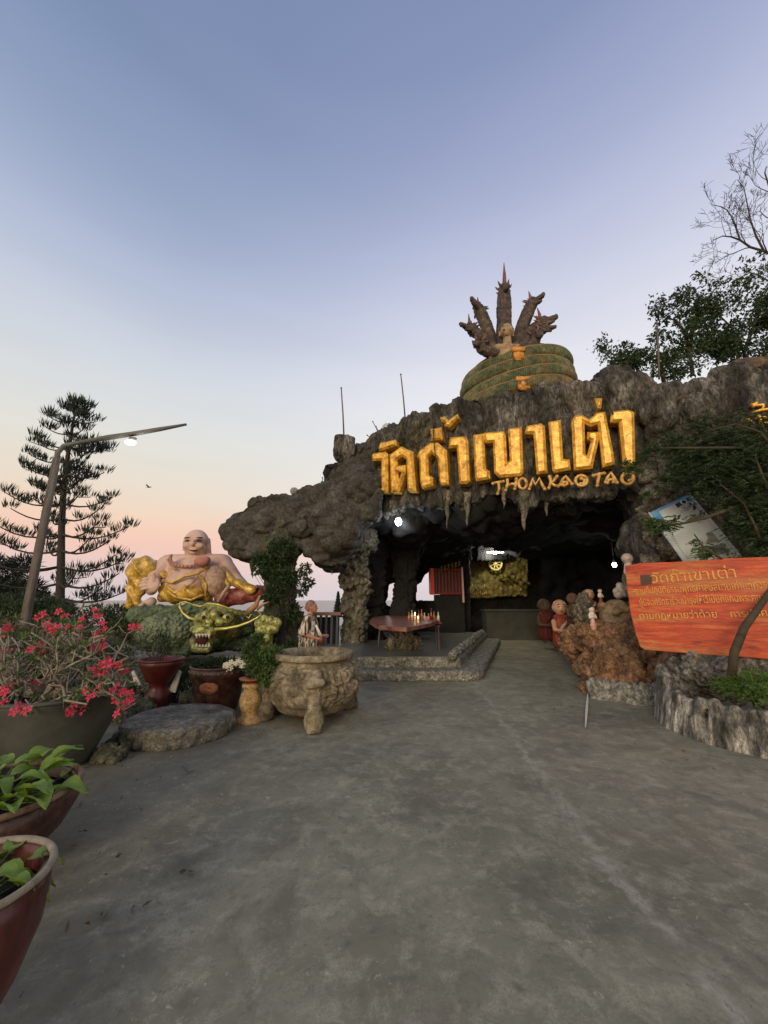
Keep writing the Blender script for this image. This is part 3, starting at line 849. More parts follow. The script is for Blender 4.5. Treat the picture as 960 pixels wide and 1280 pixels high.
# ornamental buckles
for u, v, w, h in [(648, 443, 6, 8), (654, 480, 7, 8)]:
    b = MB(); s_ = ns
    b.box(NP(u, v, -.2), (w * s_, .05, h * s_), rx=-.2); b.box(NP(u, v - h * .7, -.22), (w * 1.25 * s_, .06, h * .35 * s_)); b.ball(NP(u, v, -.25), (w * .5 * s_, .06, h * .5 * s_)); b.ball(NP(u, v + h * .8, -.22), (w * .7 * s_, .05, h * .25 * s_))
    link('buckle', b.fixmesh(), mat('orange_gold_buckle', [(.5, .17, .03), (.75, .38, .08)], scale=14, rough=.5, bump=.4), naga)


def naga_head(path, rad, face, sc=1., crest=1, d=.6):
    """neck along path (pixels), head looking towards the pixel direction face"""
    b = MB(); pts = [NP(u, v, d) for u, v in path]; s_ = S(path[0][1], NY + d)
    rr = np.interp(np.linspace(0, 1, len(pts)), np.linspace(0, 1, len(rad)), rad) * s_
    for k in range(len(pts) - 1): b.cap(pts[k], pts[k + 1], rr[k], rr[k + 1], 10)
    e = pts[-1]; f = Vector((face[0], -.55, -face[1])).normalized(); up = (pts[-1] - pts[-2]).normalized(); up = (up - f * up.dot(f)); up = up.normalized() if up.length > .1 else Vector((0, 0, 1))
    q = 7.2 * s_ * sc
    b.ball(e, (q * 1.0, q * 1.0, q * 1.2))
    b.cap(e + up * q * .3, e + f * q * 2.3 + up * q * .65, q * .75, q * .42, 8)      # upper jaw
    b.cap(e - up * q * .4, e + f * q * 1.9 - up * q * .75, q * .55, q * .28, 8)      # lower jaw
    b.ball(e + f * q * 2.4 + up * q * .95, q * .35)
    sd = f.cross(up)
    for sg in (-1, 1): b.ball(e + f * q * .7 + up * q * .9 + sd * sg * q * .55, q * .34)
    me_ = blob(b, q * .16, 1, lambda co, no: co + no * (ridge(co * 16, 3, 4)[:, None] - .5) * q * .28)
    o = link('naga_head', me_, M_neck, naga)
    for k in range(9):
        a = 2 * math.pi * k / 9; rd = (sd * math.cos(a) + up * math.sin(a)); h0 = e - f * q * .1 + rd * q * .75; c = MB()
        c.tube([h0, h0 + rd * q * .5 - f * q * .35, h0 + rd * q * .85 - f * q * .9 + Vector((0, 0, q * .25))], [q * .3, q * .2, q * .03], 6); link('mane_spike', c.fixmesh(), M_neck if k % 2 else M_pinkred, o)
    if crest:
        c = MB(); base = e + up * q * .6 - f * q * .2
        for k, (L_, o_) in enumerate([(3.6 * crest, 0), (2.0 * crest, -.9), (1.5 * crest, .9)]):
            tip = base + (up * .35 + Vector((-.03, 0, 1)) + f * o_ * .3).normalized() * q * L_ * .8
            mid = (base + tip) / 2 + f * q * .2
            c.tube([base + f * q * o_ * .4, mid, tip], [q * .42, q * .3, q * .05], 6)
        cr = link('crest', c.fixmesh(), M_pinkred, o)
    return o


naga_head([(630, 440), (630, 420), (630, 400), (630, 385), (630, 372), (630, 362)], [11, 10, 9, 9.5, 8.5, 7], (-.1, .9), .95, 1.5, .35)
naga_head([(620, 438), (614, 425), (608, 408), (603, 395), (599, 388)], [8, 7.5, 7.5, 7], (-.6, -.35), .95, 1.15, .5)
naga_head([(618, 440), (608, 428), (598, 418), (590, 412)], [8, 7, 6.5, 6], (-1, .12), .9, 1.25, .35)
naga_head([(618, 442), (610, 440), (602, 436), (600, 430)], [8, 7, 6.5, 6], (-.35, .75), 1.0, 0, .15)
naga_head([(640, 440), (648, 425), (654, 405), (660, 390), (664, 382)], [9, 8, 8, 7.5], (.5, -.1), .95, 1.15, .5)
naga_head([(642, 438), (654, 424), (666, 412), (676, 405)], [8.5, 8, 7, 6.5], (1, -.05), 1.05, 1.2, .35)
naga_head([(650, 440), (660, 436), (668, 430), (670, 420)], [8, 7, 6.5, 6], (-.1, .75), .95, 0, .1)
naga_head([(646, 440), (656, 428), (668, 418), (678, 412)], [7, 6, 5, 4], (1, .35), .8, 0, .25)
# the seated figure
M_fig = mat('pale_ochre_figure', [(.14, .09, .05), (.32, .22, .12), (.42, .32, .2)], scale=9, rough=.7, bump=.4, bscale=20, bdist=.01)
b = MB(); s_ = S(420, NY)
hc = NP(633, 414, .0)
b.ball(hc, (8.2 * s_, 8 * s_, 10 * s_)); b.ball(hc + Vector((0, -.09, -.03)), (1.6 * s_, 2.2 * s_, 3.4 * s_))
b.cap(NP(634, 424, .05), NP(634, 432, .1), 5 * s_, 6 * s_)
b.cap(NP(622, 436, .1), NP(646, 436, .1), 6 * s_, 6 * s_); b.ball(NP(634, 444, .1), (13 * s_, 8 * s_, 9 * s_)); b.cap(NP(620, 436, .1), NP(614, 446, .15), 4 * s_, 3.4 * s_); b.cap(NP(647, 436, .1), NP(652, 446, .15), 4 * s_, 3.4 * s_)
for sg in (-1, 1): b.cap(NP(633 + sg * 8.4, 411, .05), NP(633 + sg * 8.6, 420, .05), 1.5 * s_, 1.1 * s_, 8)
fig = link('seated_figure', blob(b, .02, 1), M_fig, naga)
for nm, u_, v_, w_ in (('eye', 629.8, 412, 1.8), ('eye', 636.2, 412, 1.8), ('mouth', 633, 419.5, 2)):
    b = MB(); b.ball(NP(u_, v_, -.16), (w_ * s_, .013, .6 * s_), seg=8, ring=6); link(nm, b.fixmesh(), mat('dark_line', [(.03, .02, .015)], bump=0), fig)
b = MB(); b.ball(hc + Vector((0, .03, .05)), (9 * s_, 8.5 * s_, 9.6 * s_)); me = b.fixmesh()
co = getco(me); co[:, 1] = np.maximum(co[:, 1], hc.y - .05 - (co[:, 2] - hc.z - .05) * .9); setco(me, co); link('hair', me, M_neck, fig)

# ================================================================== THINGS ON THE ROOFLINE
M_pole = mat('weathered_metal', [(.06, .05, .045), (.16, .13, .12)], scale=20, rough=.6, bump=.2)
b = MB(); add_px(b, 430, 562, 12.5, 10.0, vs=1.15); add_px(b, 430, 566, 11, 10.0, vs=1.2); b.box(P(430, 560, 10.0), (.24, .22, .24), rz=.2)
rk = link('boulder', blob(b, .03, 4, rock_disp(.05, .03, .015, seed=51)), M_rock, None)
tag(rk, 'squarish boulder perched on the ridge above the rock snout, carrying a thin rusty rod', 'boulder')


def rod(u0, v0, u1, v1, Y, label, r=.02):
    b = MB(); b.tube([P(u0, v0, Y), P((u0 + u1) / 2 + .4, (v0 + v1) / 2, Y), P(u1, v1, Y)], [r * 1.1, r, r * .8], 8); b.ball(P(u1, v1, Y), r * 1.4, seg=8, ring=6)
    for k in range(9):
        t = .12 + .09 * k; b.ball(P(u0 + (u1 - u0) * t, v0 + (v1 - v0) * t, Y) + Vector((r * .6, 0, 0)), r * .8, seg=6, ring=4)
    tag(link('pole', b.fixmesh(), M_pole, None), label, 'pole')


rod(430, 548, 426.5, 485, 10.0, 'thin rusty rod rising from the squarish boulder, leftmost rod on the cave')
rod(507, 530, 501, 468, 10.4, 'thin bare rod standing on the ridge above the first golden letters')
rod(824, 474, 821, 404, 8.6, 'pale thin post in front of the leafy tree on the right skyline', .022)
gl = thing('globe_lamp', P(484, 546, 10.1), 'unlit round white globe lamp on the ridge left of the golden letters', 'lamp')
b = MB(); b.ball(P(483.5, 535, 10.1), .135, seg=24, ring=16); link('globe', b.fixmesh(), mat('milk_glass', [(.42, .41, .40), (.5, .49, .48)], scale=3, rough=.35, bump=0), gl)
b = MB(); b.tube([P(486, 550, 10.1), P(485, 541, 10.1)], [.05, .065], 12); link('neck', b.fixmesh(), M_pole, gl)
for (u, v, us, lab) in [(474, 546, [(470, 533), (466, 527)], 'forked dry twig left of the white globe lamp on the ridge'), (463, 549, [(459, 544)], 'tiny dry sprout on the ridge further left of the globe lamp'), (402, 610, [(402, 602), (403, 597)], 'dry sprout on the rock snout right of its round top stone')]:
    b = MB()
    for k, (a, c) in enumerate(us): b.tube([P(u, v + 3, 10), P((u + a) / 2 + 1, (v + c) / 2, 10), P(a, c, 10)], [.02, .013, .01], 5); b.ball(P(a, c, 10), .022, seg=6, ring=4)
    b.tube([P(u, v, 10), P(u + 3, v - 7, 10)], [.014, .008], 5)
    tag(link('twig', b.fixmesh(), M_pole), lab, 'twig')
b = MB(); add_px(b, 367, 614, 5.5, 10.2, vs=.9); tag(link('stone', blob(b, .02, 2, rock_disp(.03, .02, .01, seed=52)), mat('pale_stone', [(.2, .19, .17), (.36, .34, .31)], scale=6, bump=.6), None), 'small pale round stone on top of the rock snout', 'stone')

M_cable = mat('black_cable', [(.008, .008, .008), (.015, .015, .015)], rough=.6, bump=0)
for pts, lab in [([(540, 512, .45), (541, 530, .46), (543, 560, .48), (547, 590, .48), (551, 612, .46), (555, 634, .3)], 'thin black cable hanging down through the golden letters at the left'),
                 ([(748, 484, .25), (757, 497, .32), (764, 512, .34), (768, 524, .3)], 'short black cable curving over the rock above the last golden letters')]:
    b = MB(); b.tube([FP(u, v, o_) for u, v, o_ in pts], .014, 6); tag(link('cable', b.fixmesh(), M_cable), lab, 'cable')
# a bird far off over the sea
p = P(186, 609, 30); b = MB(); b.ball(p, (.16, .06, .05), seg=8, ring=6); b.ball(p + Vector((.17, 0, .03)), .04, seg=6, ring=4)
for sg in (-1, 1): b.add([p + Vector((.08, 0, .02)), p + Vector((-.08, 0, .02)), p + Vector((-.1, sg * .32, .12)), p + Vector((.03, sg * .36, .14))], [(0, 1, 2, 3)])
b.add([p + Vector((-.12, 0, .01)), p + Vector((-.26, .05, .02)), p + Vector((-.26, -.05, .02))], [(0, 1, 2)])
tag(link('bird', b.mesh(), mat('dark_bird', [(.02, .02, .02), (.04, .04, .04)], bump=0)), 'tiny dark bird flying in the sky left of the laughing statue', 'bird')
# ================================================================== PLATFORM, KERBS, LOW WALLS
M_step = mat('speckled_step_stone', grit=.45, gscale=30, cols=[(.06, .06, .05), (.21, .205, .17), (.45, .44, .38)], scale=11, detail=9, rough=.85, bump=.9, bscale=26, bdist=.02, voro=26)
M_plat = mat('polished_platform_floor', [(.09, .095, .09), (.15, .155, .145), (.2, .2, .18)], scale=1.5, detail=8, rough=.42, bump=.15, bscale=20, bdist=.003)
kd = (G(612, 788, PLAT) - G(572, 825, PLAT)).normalized()
c0 = G(574, 824, PLAT)
plat = thing('platform', (1, 10, 0), 'raised grey concrete platform with two rough rounded steps in front of the cave pillars', 'platform')


def tier(name, z0, z1, front_y, cx, rad, far, m_, seed):
    cor = Vector((cx, front_y, 0)); pl = [(-3.4, front_y), (cor.x - rad, front_y)]
    nrm = math.atan2(kd.y, kd.x)      # rounded corner from heading +x to heading kd
    ctr = Vector((cor.x - rad * .55, front_y + rad, 0))
    for k in range(1, 9):
        a = -math.pi / 2 + (nrm) * k / 8
        pl.append((ctr.x + rad * math.cos(a), ctr.y + rad * math.sin(a)))
    e = Vector((pl[-1][0], pl[-1][1], 0)) + kd * far
    pl += [(e.x, e.y), (e.x - 1.2, e.y + .4), (-3.4, 15.5)]
    b = MB(); b.slab(pl, [], lambda x, y: (x, y, z1), Vector((0, 0, z0 - z1)))
    n = len(pl)

    def f(co, no):
        side = np.clip(1 - np.abs(no[:, 2]) * 1.3, 0, 1)
        s = co[:, 0] * 1.0 + co[:, 1] * .9
        h = .030 * (ridge(np.stack([co[:, 0] * 11, co[:, 1] * 11, co[:, 2] * 5], 1), 3, seed) - .5) + .02 * fbm(co * 22, 2, seed)
        return co + no * (h * side)[:, None]
    return pl, link(name, blob(b, .032, 2, f), m_, plat)


pl2, _ = tier('step', 0, .19, G(500, 852, 0).y, G(600, 852, 0).x - .05, .55, 6.6, M_step, 61)
pl1, _ = tier('step', .0, PLAT, G(500, 822, PLAT).y, c0.x, .28, 6.5, M_step, 62)
# floor slab on the top step, inset from its rough rim
b = MB(); cx_ = sum(p[0] for p in pl1) / len(pl1); cy_ = sum(p[1] for p in pl1) / len(pl1)
b.slab([(cx_ + (x - cx_) * .975, cy_ + (y - cy_) * .975) for x, y in pl1], [], lambda x, y: (x, y, PLAT + .012), Vector((0, 0, -.05)))
link('floor', b.fixmesh(), M_plat, plat, smooth=False)
# a second low rim along the side: rope-like stone curb
b = MB(); a0 = Vector((c0.x - .12, c0.y + .1, PLAT + .06))
b.tube([a0 + kd * t for t in np.linspace(0, 6.4, 40)], .09, 10)
link('curb', blob(b, .025, 1, rock_disp(.03, .03, .02, ls=(6, 6, 6), ss=(9, 9, 9), seed=63)), M_step, plat)

# ledge on the right of the path, with the orange rock on it
k0 = G(748, 872); k1 = G(690, 806)
led = MB(); kd2 = (k1 - k0).normalized(); side = Vector((kd2.y, -kd2.x, 0))
led.slab([(k0.x, k0.y), (k1.x + kd2.x * 1.5, k1.y + kd2.y * 1.5), (k1.x + 4, k1.y + 2), (k0.x + 3, k0.y + .5), (k0.x + 1.2, k0.y - .42)], [], lambda x, y: (x, y, .17), Vector((0, 0, -.25)))
lo = link('ledge', blob(led, .035, 1, rock_disp(.03, .03, .02, ls=(4, 4, 4), ss=(9, 9, 4), seed=64)), M_step)
tag(lo, 'low rough stone ledge on the right of the path under the orange rock', 'ledge')

M_ripple = mat('pale_ripple_stone', grit=.45, gscale=22, cols=[(.03, .028, .023), (.10, .095, .078), (.30, .285, .24), (.6, .57, .5)], scale=5, stretch=(1.6, 1.6, .4), detail=9, rough=.85, bump=.9, bscale=14, bdist=.03, voro=9, bstretch=(1.6, 1.6, .5))
orr = MB()
for u, v, r, Y, vs in [(722, 800, 22, 8.6, .8), (745, 800, 26, 8.0, .9), (775, 806, 30, 7.6, .9), (805, 815, 30, 7.3, .9), (770, 835, 30, 7.3, 1), (790, 855, 26, 7.0, .8), (755, 850, 22, 7.3, 1), (735, 835, 18, 7.9, 1), (820, 860, 24, 6.8, .7),
                       (845, 845, 28, 6.7, .9), (720, 812, 16, 8.7, 1), (710, 800, 12, 8.9, .7), (740, 860, 14, 7.2, .7), (765, 795, 24, 8.6, .8), (800, 795, 26, 8.4, .9), (800, 870, 14, 6.7, .6)]:
    add_px(orr, u, v, r, Y, vs=vs)
oro = link('orange_rock', blob(orr, .028, 3, rock_disp(.09, .05, .03, ls=(3, 3, 3), ss=(5, 5, 4), seed=65)), M_orange_rock)
tag(oro, 'rough orange-brown rock mound right of the path, with small statues standing on it', 'rock')
# fringe of pleated stone at its foot
b = MB()
for k in range(34):
    t = k / 33; u = 742 + 82 * t; vb = 872 + 12 * t; p = G(u, vb); q = p + Vector((.02, .1, 0))
    h = .20 + .05 * math.sin(k * 1.7) + .04 * t
    b.cap(p + Vector((0, 0, 0)), q + Vector((0, 0, h)), .035, .03, 8)
fr_ = link('pleated_fringe', blob(b, .014, 1, rock_disp(.01, .02, .01, ls=(9, 9, 3), ss=(18, 18, 5), seed=66)), M_step)
tag(fr_, 'low fringe of pleated grey stone at the foot of the orange rock', 'kerb')

# the pleated stone kerb on the right edge
b = MB(); rg = random.Random(9); base = [(818, 896), (828, 908), (842, 916), (858, 922), (876, 929), (896, 935), (918, 941), (940, 946), (962, 952), (990, 958), (1030, 965), (1090, 975)]
bp = [G(u, v) for u, v in base]


def along(pp, t):
    L_ = [0]
    for a, c in zip(pp[:-1], pp[1:]): L_.append(L_[-1] + (c - a).length)
    d = t * L_[-1]
    for i in range(len(pp) - 1):
        if d <= L_[i + 1] or i == len(pp) - 2:
            w = (d - L_[i]) / (L_[i + 1] - L_[i]); return pp[i].lerp(pp[i + 1], w), (pp[i + 1] - pp[i]).normalized()


NK = 60
for k in range(NK):
    t = k / (NK - 1); p, d = along(bp, t); n_ = Vector((-d.y, d.x, 0));
    if n_.x < 0: n_ = -n_
    r = rg.uniform(.024, .036); h = rg.uniform(.37, .41) + .03 * math.sin(k * .5) + .12 * max(0, 1 - k / 14) + .05 * (k < 8)
    foot = p + n_ * .02; lean = d * rg.uniform(-.05, .03)
    b.cap(foot, p + n_ * .08 + lean + Vector((0, 0, h * .6)), r * .75, r * 1.1, 10)
    b.cap(p + n_ * .08 + lean + Vector((0, 0, h * .6)), p + n_ * .17 + lean * 1.6 + Vector((0, 0, h)), r * 1.1, r * 1.5, 10)
    if k % 3 == 0: b.ball(p + n_ * .17 + Vector((0, 0, h - .02)), rg.uniform(.065, .09))
    b.box(p + n_ * .24 + Vector((0, 0, .1)), (.10, .12, .14))
b.tube([along(bp, t)[0] + (lambda d: Vector((-d.y, d.x, 0)) if d.y < 0 else Vector((d.y, -d.x, 0)))(along(bp, t)[1]) * .15 + Vector((0, 0, .10)) for t in np.linspace(0, 1, 40)], .10, 10)
kb = link('stone_kerb', blob(b, .014, 1, rock_disp(.004, .012, .008, ls=(6, 6, 2.5), ss=(14, 14, 2.5), seed=67)), M_ripple)
tag(kb, 'grey pleated kerb of dripping stone folds along the right edge of the yard', 'kerb')
b = MB()
for u, v, r, Y in [(838, 846, 16, 5.9), (850, 838, 16, 5.8), (880, 835, 22, 5.5), (905, 840, 20, 5.3), (930, 830, 22, 5.3), (960, 830, 26, 5.2), (860, 856, 16, 5.7), (890, 858, 14, 5.5), (1000, 830, 30, 5.1), (925, 862, 16, 5.3), (960, 868, 20, 5.2),
                   (848, 868, 12, 5.7), (826, 862, 10, 5.9), (1000, 872, 26, 5.0), (835, 874, 10, 5.7)]: add_px(b, u, v, r, Y)
bw = link('low_rock_wall', blob(b, .022, 1, rock_disp(.06, .05, .03, ls=(4, 4, 3.4), ss=(7, 7, 3.5), seed=68)), mat('grey_wall_rock', grit=.5, gscale=20, cols=[(.04, .038, .034), (.15, .14, .12), (.32, .30, .27)], scale=6, detail=9, rough=.9, bump=1, bscale=14, bdist=.03, voro=9))
tag(bw, 'low wall of crumpled grey rock behind the pleated kerb and under the red board', 'rock wall')

# narrow tapered white streak lying on the ground before the orange rock
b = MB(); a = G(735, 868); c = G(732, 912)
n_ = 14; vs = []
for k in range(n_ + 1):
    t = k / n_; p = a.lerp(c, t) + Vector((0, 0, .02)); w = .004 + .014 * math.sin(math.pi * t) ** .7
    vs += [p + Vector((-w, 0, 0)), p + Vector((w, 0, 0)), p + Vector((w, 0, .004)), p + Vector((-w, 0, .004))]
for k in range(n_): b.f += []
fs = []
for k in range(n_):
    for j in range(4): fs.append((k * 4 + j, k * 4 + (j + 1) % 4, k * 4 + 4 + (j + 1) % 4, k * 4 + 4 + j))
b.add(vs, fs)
tag(link('white_streak', b.fixmesh(), mat('streak_white', [(.62, .6, .56), (.78, .77, .72)], scale=9, rough=.6, bump=.2)), 'short narrow white streak on the ground before the orange rock', 'mark')

# ================================================================== RED BOARD, POSTER
M_board = mat('red_orange_wood', [(.17, .024, .010), (.42, .05, .014), (.55, .075, .018), (.66, .18, .045)], grit=.18, gscale=7, scale=1.4, stretch=(1, 1, 7), detail=9, rough=.5, bump=.35, bscale=3, bdist=.01, bstretch=(1, 1, 12), distort=1.5,
              cols2=[(.40, .09, .02), (.58, .22, .06)], scale2=1.3, mix2=(.50, .60), stretch2=(.7, .7, 4.5))
BA = P(788, 760, 6.0); BB = P(960, 760, 4.95); BD = (BB - BA); BD.z = 0; BD.normalize(); BN = Vector((BD.y, -BD.x, 0)); BN = (BN + Vector((0, 0, .12))).normalized(); BU = BN.cross(BD).normalized()
if BU.z < 0: BU = -BU


def BP(u, v, off=0.):
    d = ray(u, v); E = Vector((0, 0, EYE)); a = BA + BN * off; t = (a - E).dot(BN) / d.dot(BN); return E + d * t


board = thing('red_board', G(880, 880, .3), 'large red-orange wooden board with engraved yellow Thai lines, standing below the poster', 'sign')
ol = [(781, 707), (800, 704), (850, 702), (905, 698), (960, 696), (1035, 690), (1040, 830), (985, 826), (940, 822), (880, 818), (830, 814), (806, 812), (800, 808), (794, 790), (788, 766), (784, 735)]
b = MB(); b.slab(ol, [], lambda u, v: BP(u, v, .03), -BN * .06)
me = b.fixmesh(); bm = bmesh.new(); bm.from_mesh(me)
bmesh.ops.bevel(bm, geom=[e for e in bm.edges if len(e.link_faces) == 2 and e.calc_face_angle(0) > 1.0], offset=.008, segments=2, affect='EDGES'); bm.to_mesh(me); bm.free()
link('board_panel', me, M_board, board, smooth=False)
M_ytext = mat('yellow_engraving', [(.42, .11, .02), (.62, .30, .06), (.74, .42, .10), (.5, .14, .03)], scale=24, rough=.6, bump=.3)


def text_mesh(s, size, ext=.004, bev=0., squeeze=1.):
    cu = bpy.data.curves.new('t', 'FONT'); cu.body = s; cu.size = size; cu.extrude = ext; cu.bevel_depth = bev
    o = bpy.data.objects.new('t', cu); SC.collection.objects.link(o)
    dg = bpy.context.evaluated_depsgraph_get(); dg.update()
    me_ = bpy.data.meshes.new_from_object(o.evaluated_get(dg)); bpy.data.objects.remove(o); bpy.data.curves.remove(cu)
    me_.materials.clear(); return me_


def board_line(s, u0, v0, u1, v1, hpx, name='text_line', m_=None):
    a = BP(u0, v0, .036); c = BP(u1, v1, .036); me_ = text_mesh(s, 1.0, .004)
    co = getco(me_); w = co[:, 0].max() - co[:, 0].min(); x0 = co[:, 0].min()
    L_ = (c - a).length; h = hpx * (ray(u0, v0) * 0 + (BP(u0, v0) - BP(u0, v0 - 10))).length / 10 / .62
    X_ = (c - a).normalized(); Z_ = BN; Y_ = Z_.cross(X_)
    k = L_ / w
    out = np.array(a)[None] + (co[:, :1] - x0) * k * np.array(X_)[None] + co[:, 1:2] * h * np.array(Y_)[None] + co[:, 2:3] * np.array(Z_)[None]
    setco(me_, out); return link(name, me_, m_ or M_ytext, board, smooth=False)


board_line('วัดถ้ำเขาเต่า', 815, 729, 921, 722, 11)
board_line('สถานที่ปฏิบัติธรรมพุทธศาสนสถานเก่าแก่ควรค่าแก่', 790, 743, 985, 734, 7.0)
board_line('ผู้มีจิตศรัทธาร่วมบำรุงให้ไว้เป็นที่แทนพระคุณ', 800, 757, 955, 751, 7.0)
board_line('ตามกฎหมายว่าด้วย', 800, 774, 897, 772, 7.0)
board_line('การปกครอง', 914, 772, 985, 769, 7.5)
b = MB(); b.slab([(800, 719), (815, 718), (815, 730), (801, 732)], [], lambda u, v: BP(u, v, .034), -BN * .01)
link('dark_patch', b.fixmesh(), mat('dark_patch', [(.07, .045, .03), (.12, .06, .035)], scale=10, bump=.2), board, smooth=False)

# tilted poster
PA = P(812, 641, 6.6); PB = P(860, 618, 6.45); PC = P(924, 696, 6.1); PD = P(857, 703, 6.25)
poster = thing('notice_poster', P(880, 700, 6.2), 'tilted pale poster with a blue header leaning behind the red board', 'poster')


def QP(s, t, off=0.):
    a = PA.lerp(PB, s); c = PD.lerp(PC, s); p = a.lerp(c, t); n_ = (PB - PA).cross(PD - PA).normalized()
    if n_.y > 0: n_ = -n_
    return p + n_ * off


def qpoly(pts, off, m_, name, thick=.006):
    n_ = (PB - PA).cross(PD - PA).normalized(); n_ = n_ if n_.y > 0 else -n_
    b = MB(); b.slab(pts, [], lambda s, t: QP(s, t, off), n_ * thick); return link(name, b.fixmesh(), m_, poster, smooth=False)


M_paper = mat('poster_paper', [(.46, .52, .52), (.58, .63, .62)], scale=3, rough=.45, bump=.1)
M_blue = mat('poster_blue', [(.03, .18, .42), (.08, .32, .62), (.30, .40, .70)], scale=3.5, rough=.4, bump=0)
M_frame = mat('poster_frame', [(.42, .5, .55), (.55, .62, .66)], scale=6, rough=.35, bump=.1)
M_ink = mat('grey_ink', [(.10, .12, .12), (.16, .18, .18)], scale=6, rough=.6, bump=0)
qpoly([(0, 0), (1, 0), (1, 1), (0, 1)], .0, M_paper, 'sheet', .02)
qpoly([(0.01, 0.0), (.99, 0), (.99, .2), (.01, .26)], .004, M_blue, 'header')
qpoly([(0.01, .22), (.99, .17), (.99, .3), (.01, .34)], .004, mat('poster_lilac', [(.40, .38, .52), (.50, .52, .55)], scale=5, rough=.4, bump=0), 'header_fade')
qpoly([(-.03, -.01), (0.0, -.01), (.0, 1), (-.03, 1)], .012, M_frame, 'edge_strip', .03)
qpoly([(1, -.01), (1.05, -.01), (1.05, 1), (1, 1)], .012, M_frame, 'edge_strip', .03)
qpoly([(.60, .05), (.94, .04), (.96, .22), (.80, .27), (.62, .22)], .008, mat('poster_navy', [(.02, .035, .05), (.04, .06, .07)], scale=3, bump=0), 'badge')
for s, t in [(.70, .16), (.80, .08), (.87, .14), (.80, .19)]:
    b = MB(); c = QP(s, t, .016); n_ = (PB - PA).cross(PD - PA).normalized(); x_ = (PB - PA).normalized(); y_ = n_.cross(x_); R = .045
    b.tube([c + (x_ * math.cos(a) + y_ * math.sin(a)) * R for a in np.linspace(0, 2 * math.pi, 19)], .012, 6, caps=False)
    link('ring_mark', b.mesh(), M_paper, poster)
rg = random.Random(5)
for k in range(16):
    t = .42 + .034 * k; e = .62 if k < 6 else (.52 if k < 9 else .5)
    qpoly([(.06, t), (e + rg.uniform(-.06, .05), t), (e, t + .009), (.06, t + .009)], .008, M_ink, 'print_line')
for s0, t0 in [(.62, .62), (.64, .8)]:
    qpoly([(s0, t0), (s0 + .26, t0 - .01), (s0 + .26, t0 + .13), (s0, t0 + .14)], .008, mat('poster_picture', [(.16, .17, .16), (.3, .31, .28)], scale=14, bump=0), 'printed_picture')

# ================================================================== THE CAVE'S LAMPS AND HALL
M_bulb = mat('lit_bulb', [(.9, .9, .9), (1, 1, 1)], bump=0, emit=((.86, .94, 1.0), 22))


def lamp(name, p, r, power, color, label, cord=None, shape=None):
    t = thing(name, p, label, 'lamp')
    b = MB()
    if shape == 'tube': b.tube([Vector(p) - Vector((.34, 0, 0)), Vector(p) + Vector((.34, 0, 0))], .014, 10); b.ball(p, .075)
    else: b.ball(p, (r, r, r * 1.25))
    link('bulb', b.fixmesh(), M_bulb, t)
    b = MB(); b.tube([Vector(p) + Vector((0, 0, r)), Vector(p) + Vector((0, 0, r + .12))], [r * .7, r * .5], 10); b.tube([Vector(p) + Vector((0, 0, r + .1)), Vector(p) + Vector((0, 0, cord or .6))], .012, 6)
    link('socket', b.fixmesh(), M_pole, t)
    ld = bpy.data.lights.new('lamp_light', 'POINT'); ld.energy = power; ld.color = color; ld.shadow_soft_size = max(r * 1.3, .05)
    lo_ = bpy.data.objects.new('lamp_light', ld); SC.collection.objects.link(lo_); lo_.location = Vector(p) + Vector((0, -.02, -r * 1.8))
    return t


lamp('hanging_bulb', P(498, 652, 9.9), .085, 27, (.85, .93, 1.0), 'bright white bulb hanging under the rock left of the cave mouth')
lamp('wall_lamp', P(619, 690.5, 15.5), .05, 80, (1, .95, .8), 'lit tube lamp above the golden wheel deep in the cave', shape='tube')
lamp('back_lamp', P(768, 706, 11.5), .06, 14, (.9, 1, .95), 'white lamp glowing in the dark behind the small statues', cord=1.2)

# golden relief wall with the wheel
M_relief = mat('olive_gold_relief', [(.04, .032, .006), (.17, .13, .02), (.30, .23, .05)], scale=4, rough=.55, bump=1., bscale=9, bdist=.05, voro=6)
rw = thing('relief_wall', P(620, 760, 17.2), 'olive gold relief panel with a spoked wheel at the back of the cave', 'relief')
b = MB(); b.slab([(581, 700), (590, 696), (625, 693), (656, 696), (660, 700), (660, 745), (586, 748)], [], lambda u, v: P(u, v, 17.0), Vector((0, .3, 0)))
me = blob(b, .05, 1, rock_disp(.06, .06, .04, ls=(3, 3, 3), ss=(6, 6, 6), seed=71)); link('relief_panel', me, M_relief, rw)
b = MB(); c = P(619.5, 704.5, 16.6); R = 7.6 * S(703, 16.75)
b.tube([c + Vector((R * math.cos(a), 0, R * math.sin(a))) for a in np.linspace(0, 2 * math.pi, 33)], .045, 8, caps=False)
b.ball(c, .09)
M_wheel = mat('bright_wheel_gold', [(.7, .56, .16), (.85, .72, .3)], rough=.5, bump=0)
link('wheel_rim', b.fixmesh(), M_wheel, rw)
for k in range(8):
    a = math.pi / 8 + k * math.pi / 4; b = MB(); b.tube([c, c + Vector((R * math.cos(a), 0, R * math.sin(a)))], [.02, .04], 6); link('wheel_spoke', b.fixmesh(), M_wheel, rw)
for k in range(7):
    b = MB(); u = 626 + k * 5; v = 722 - 5 * math.sin(k * .9) + (k % 2) * 3
    b.cap(P(u, v, 16.8), P(u + 6, v + 4 + (k % 3), 16.8), .09, .05, 8); b.ball(P(u + 1, v - 1, 16.8), .12)
    link('relief_curl', b.fixmesh(), M_relief, rw)
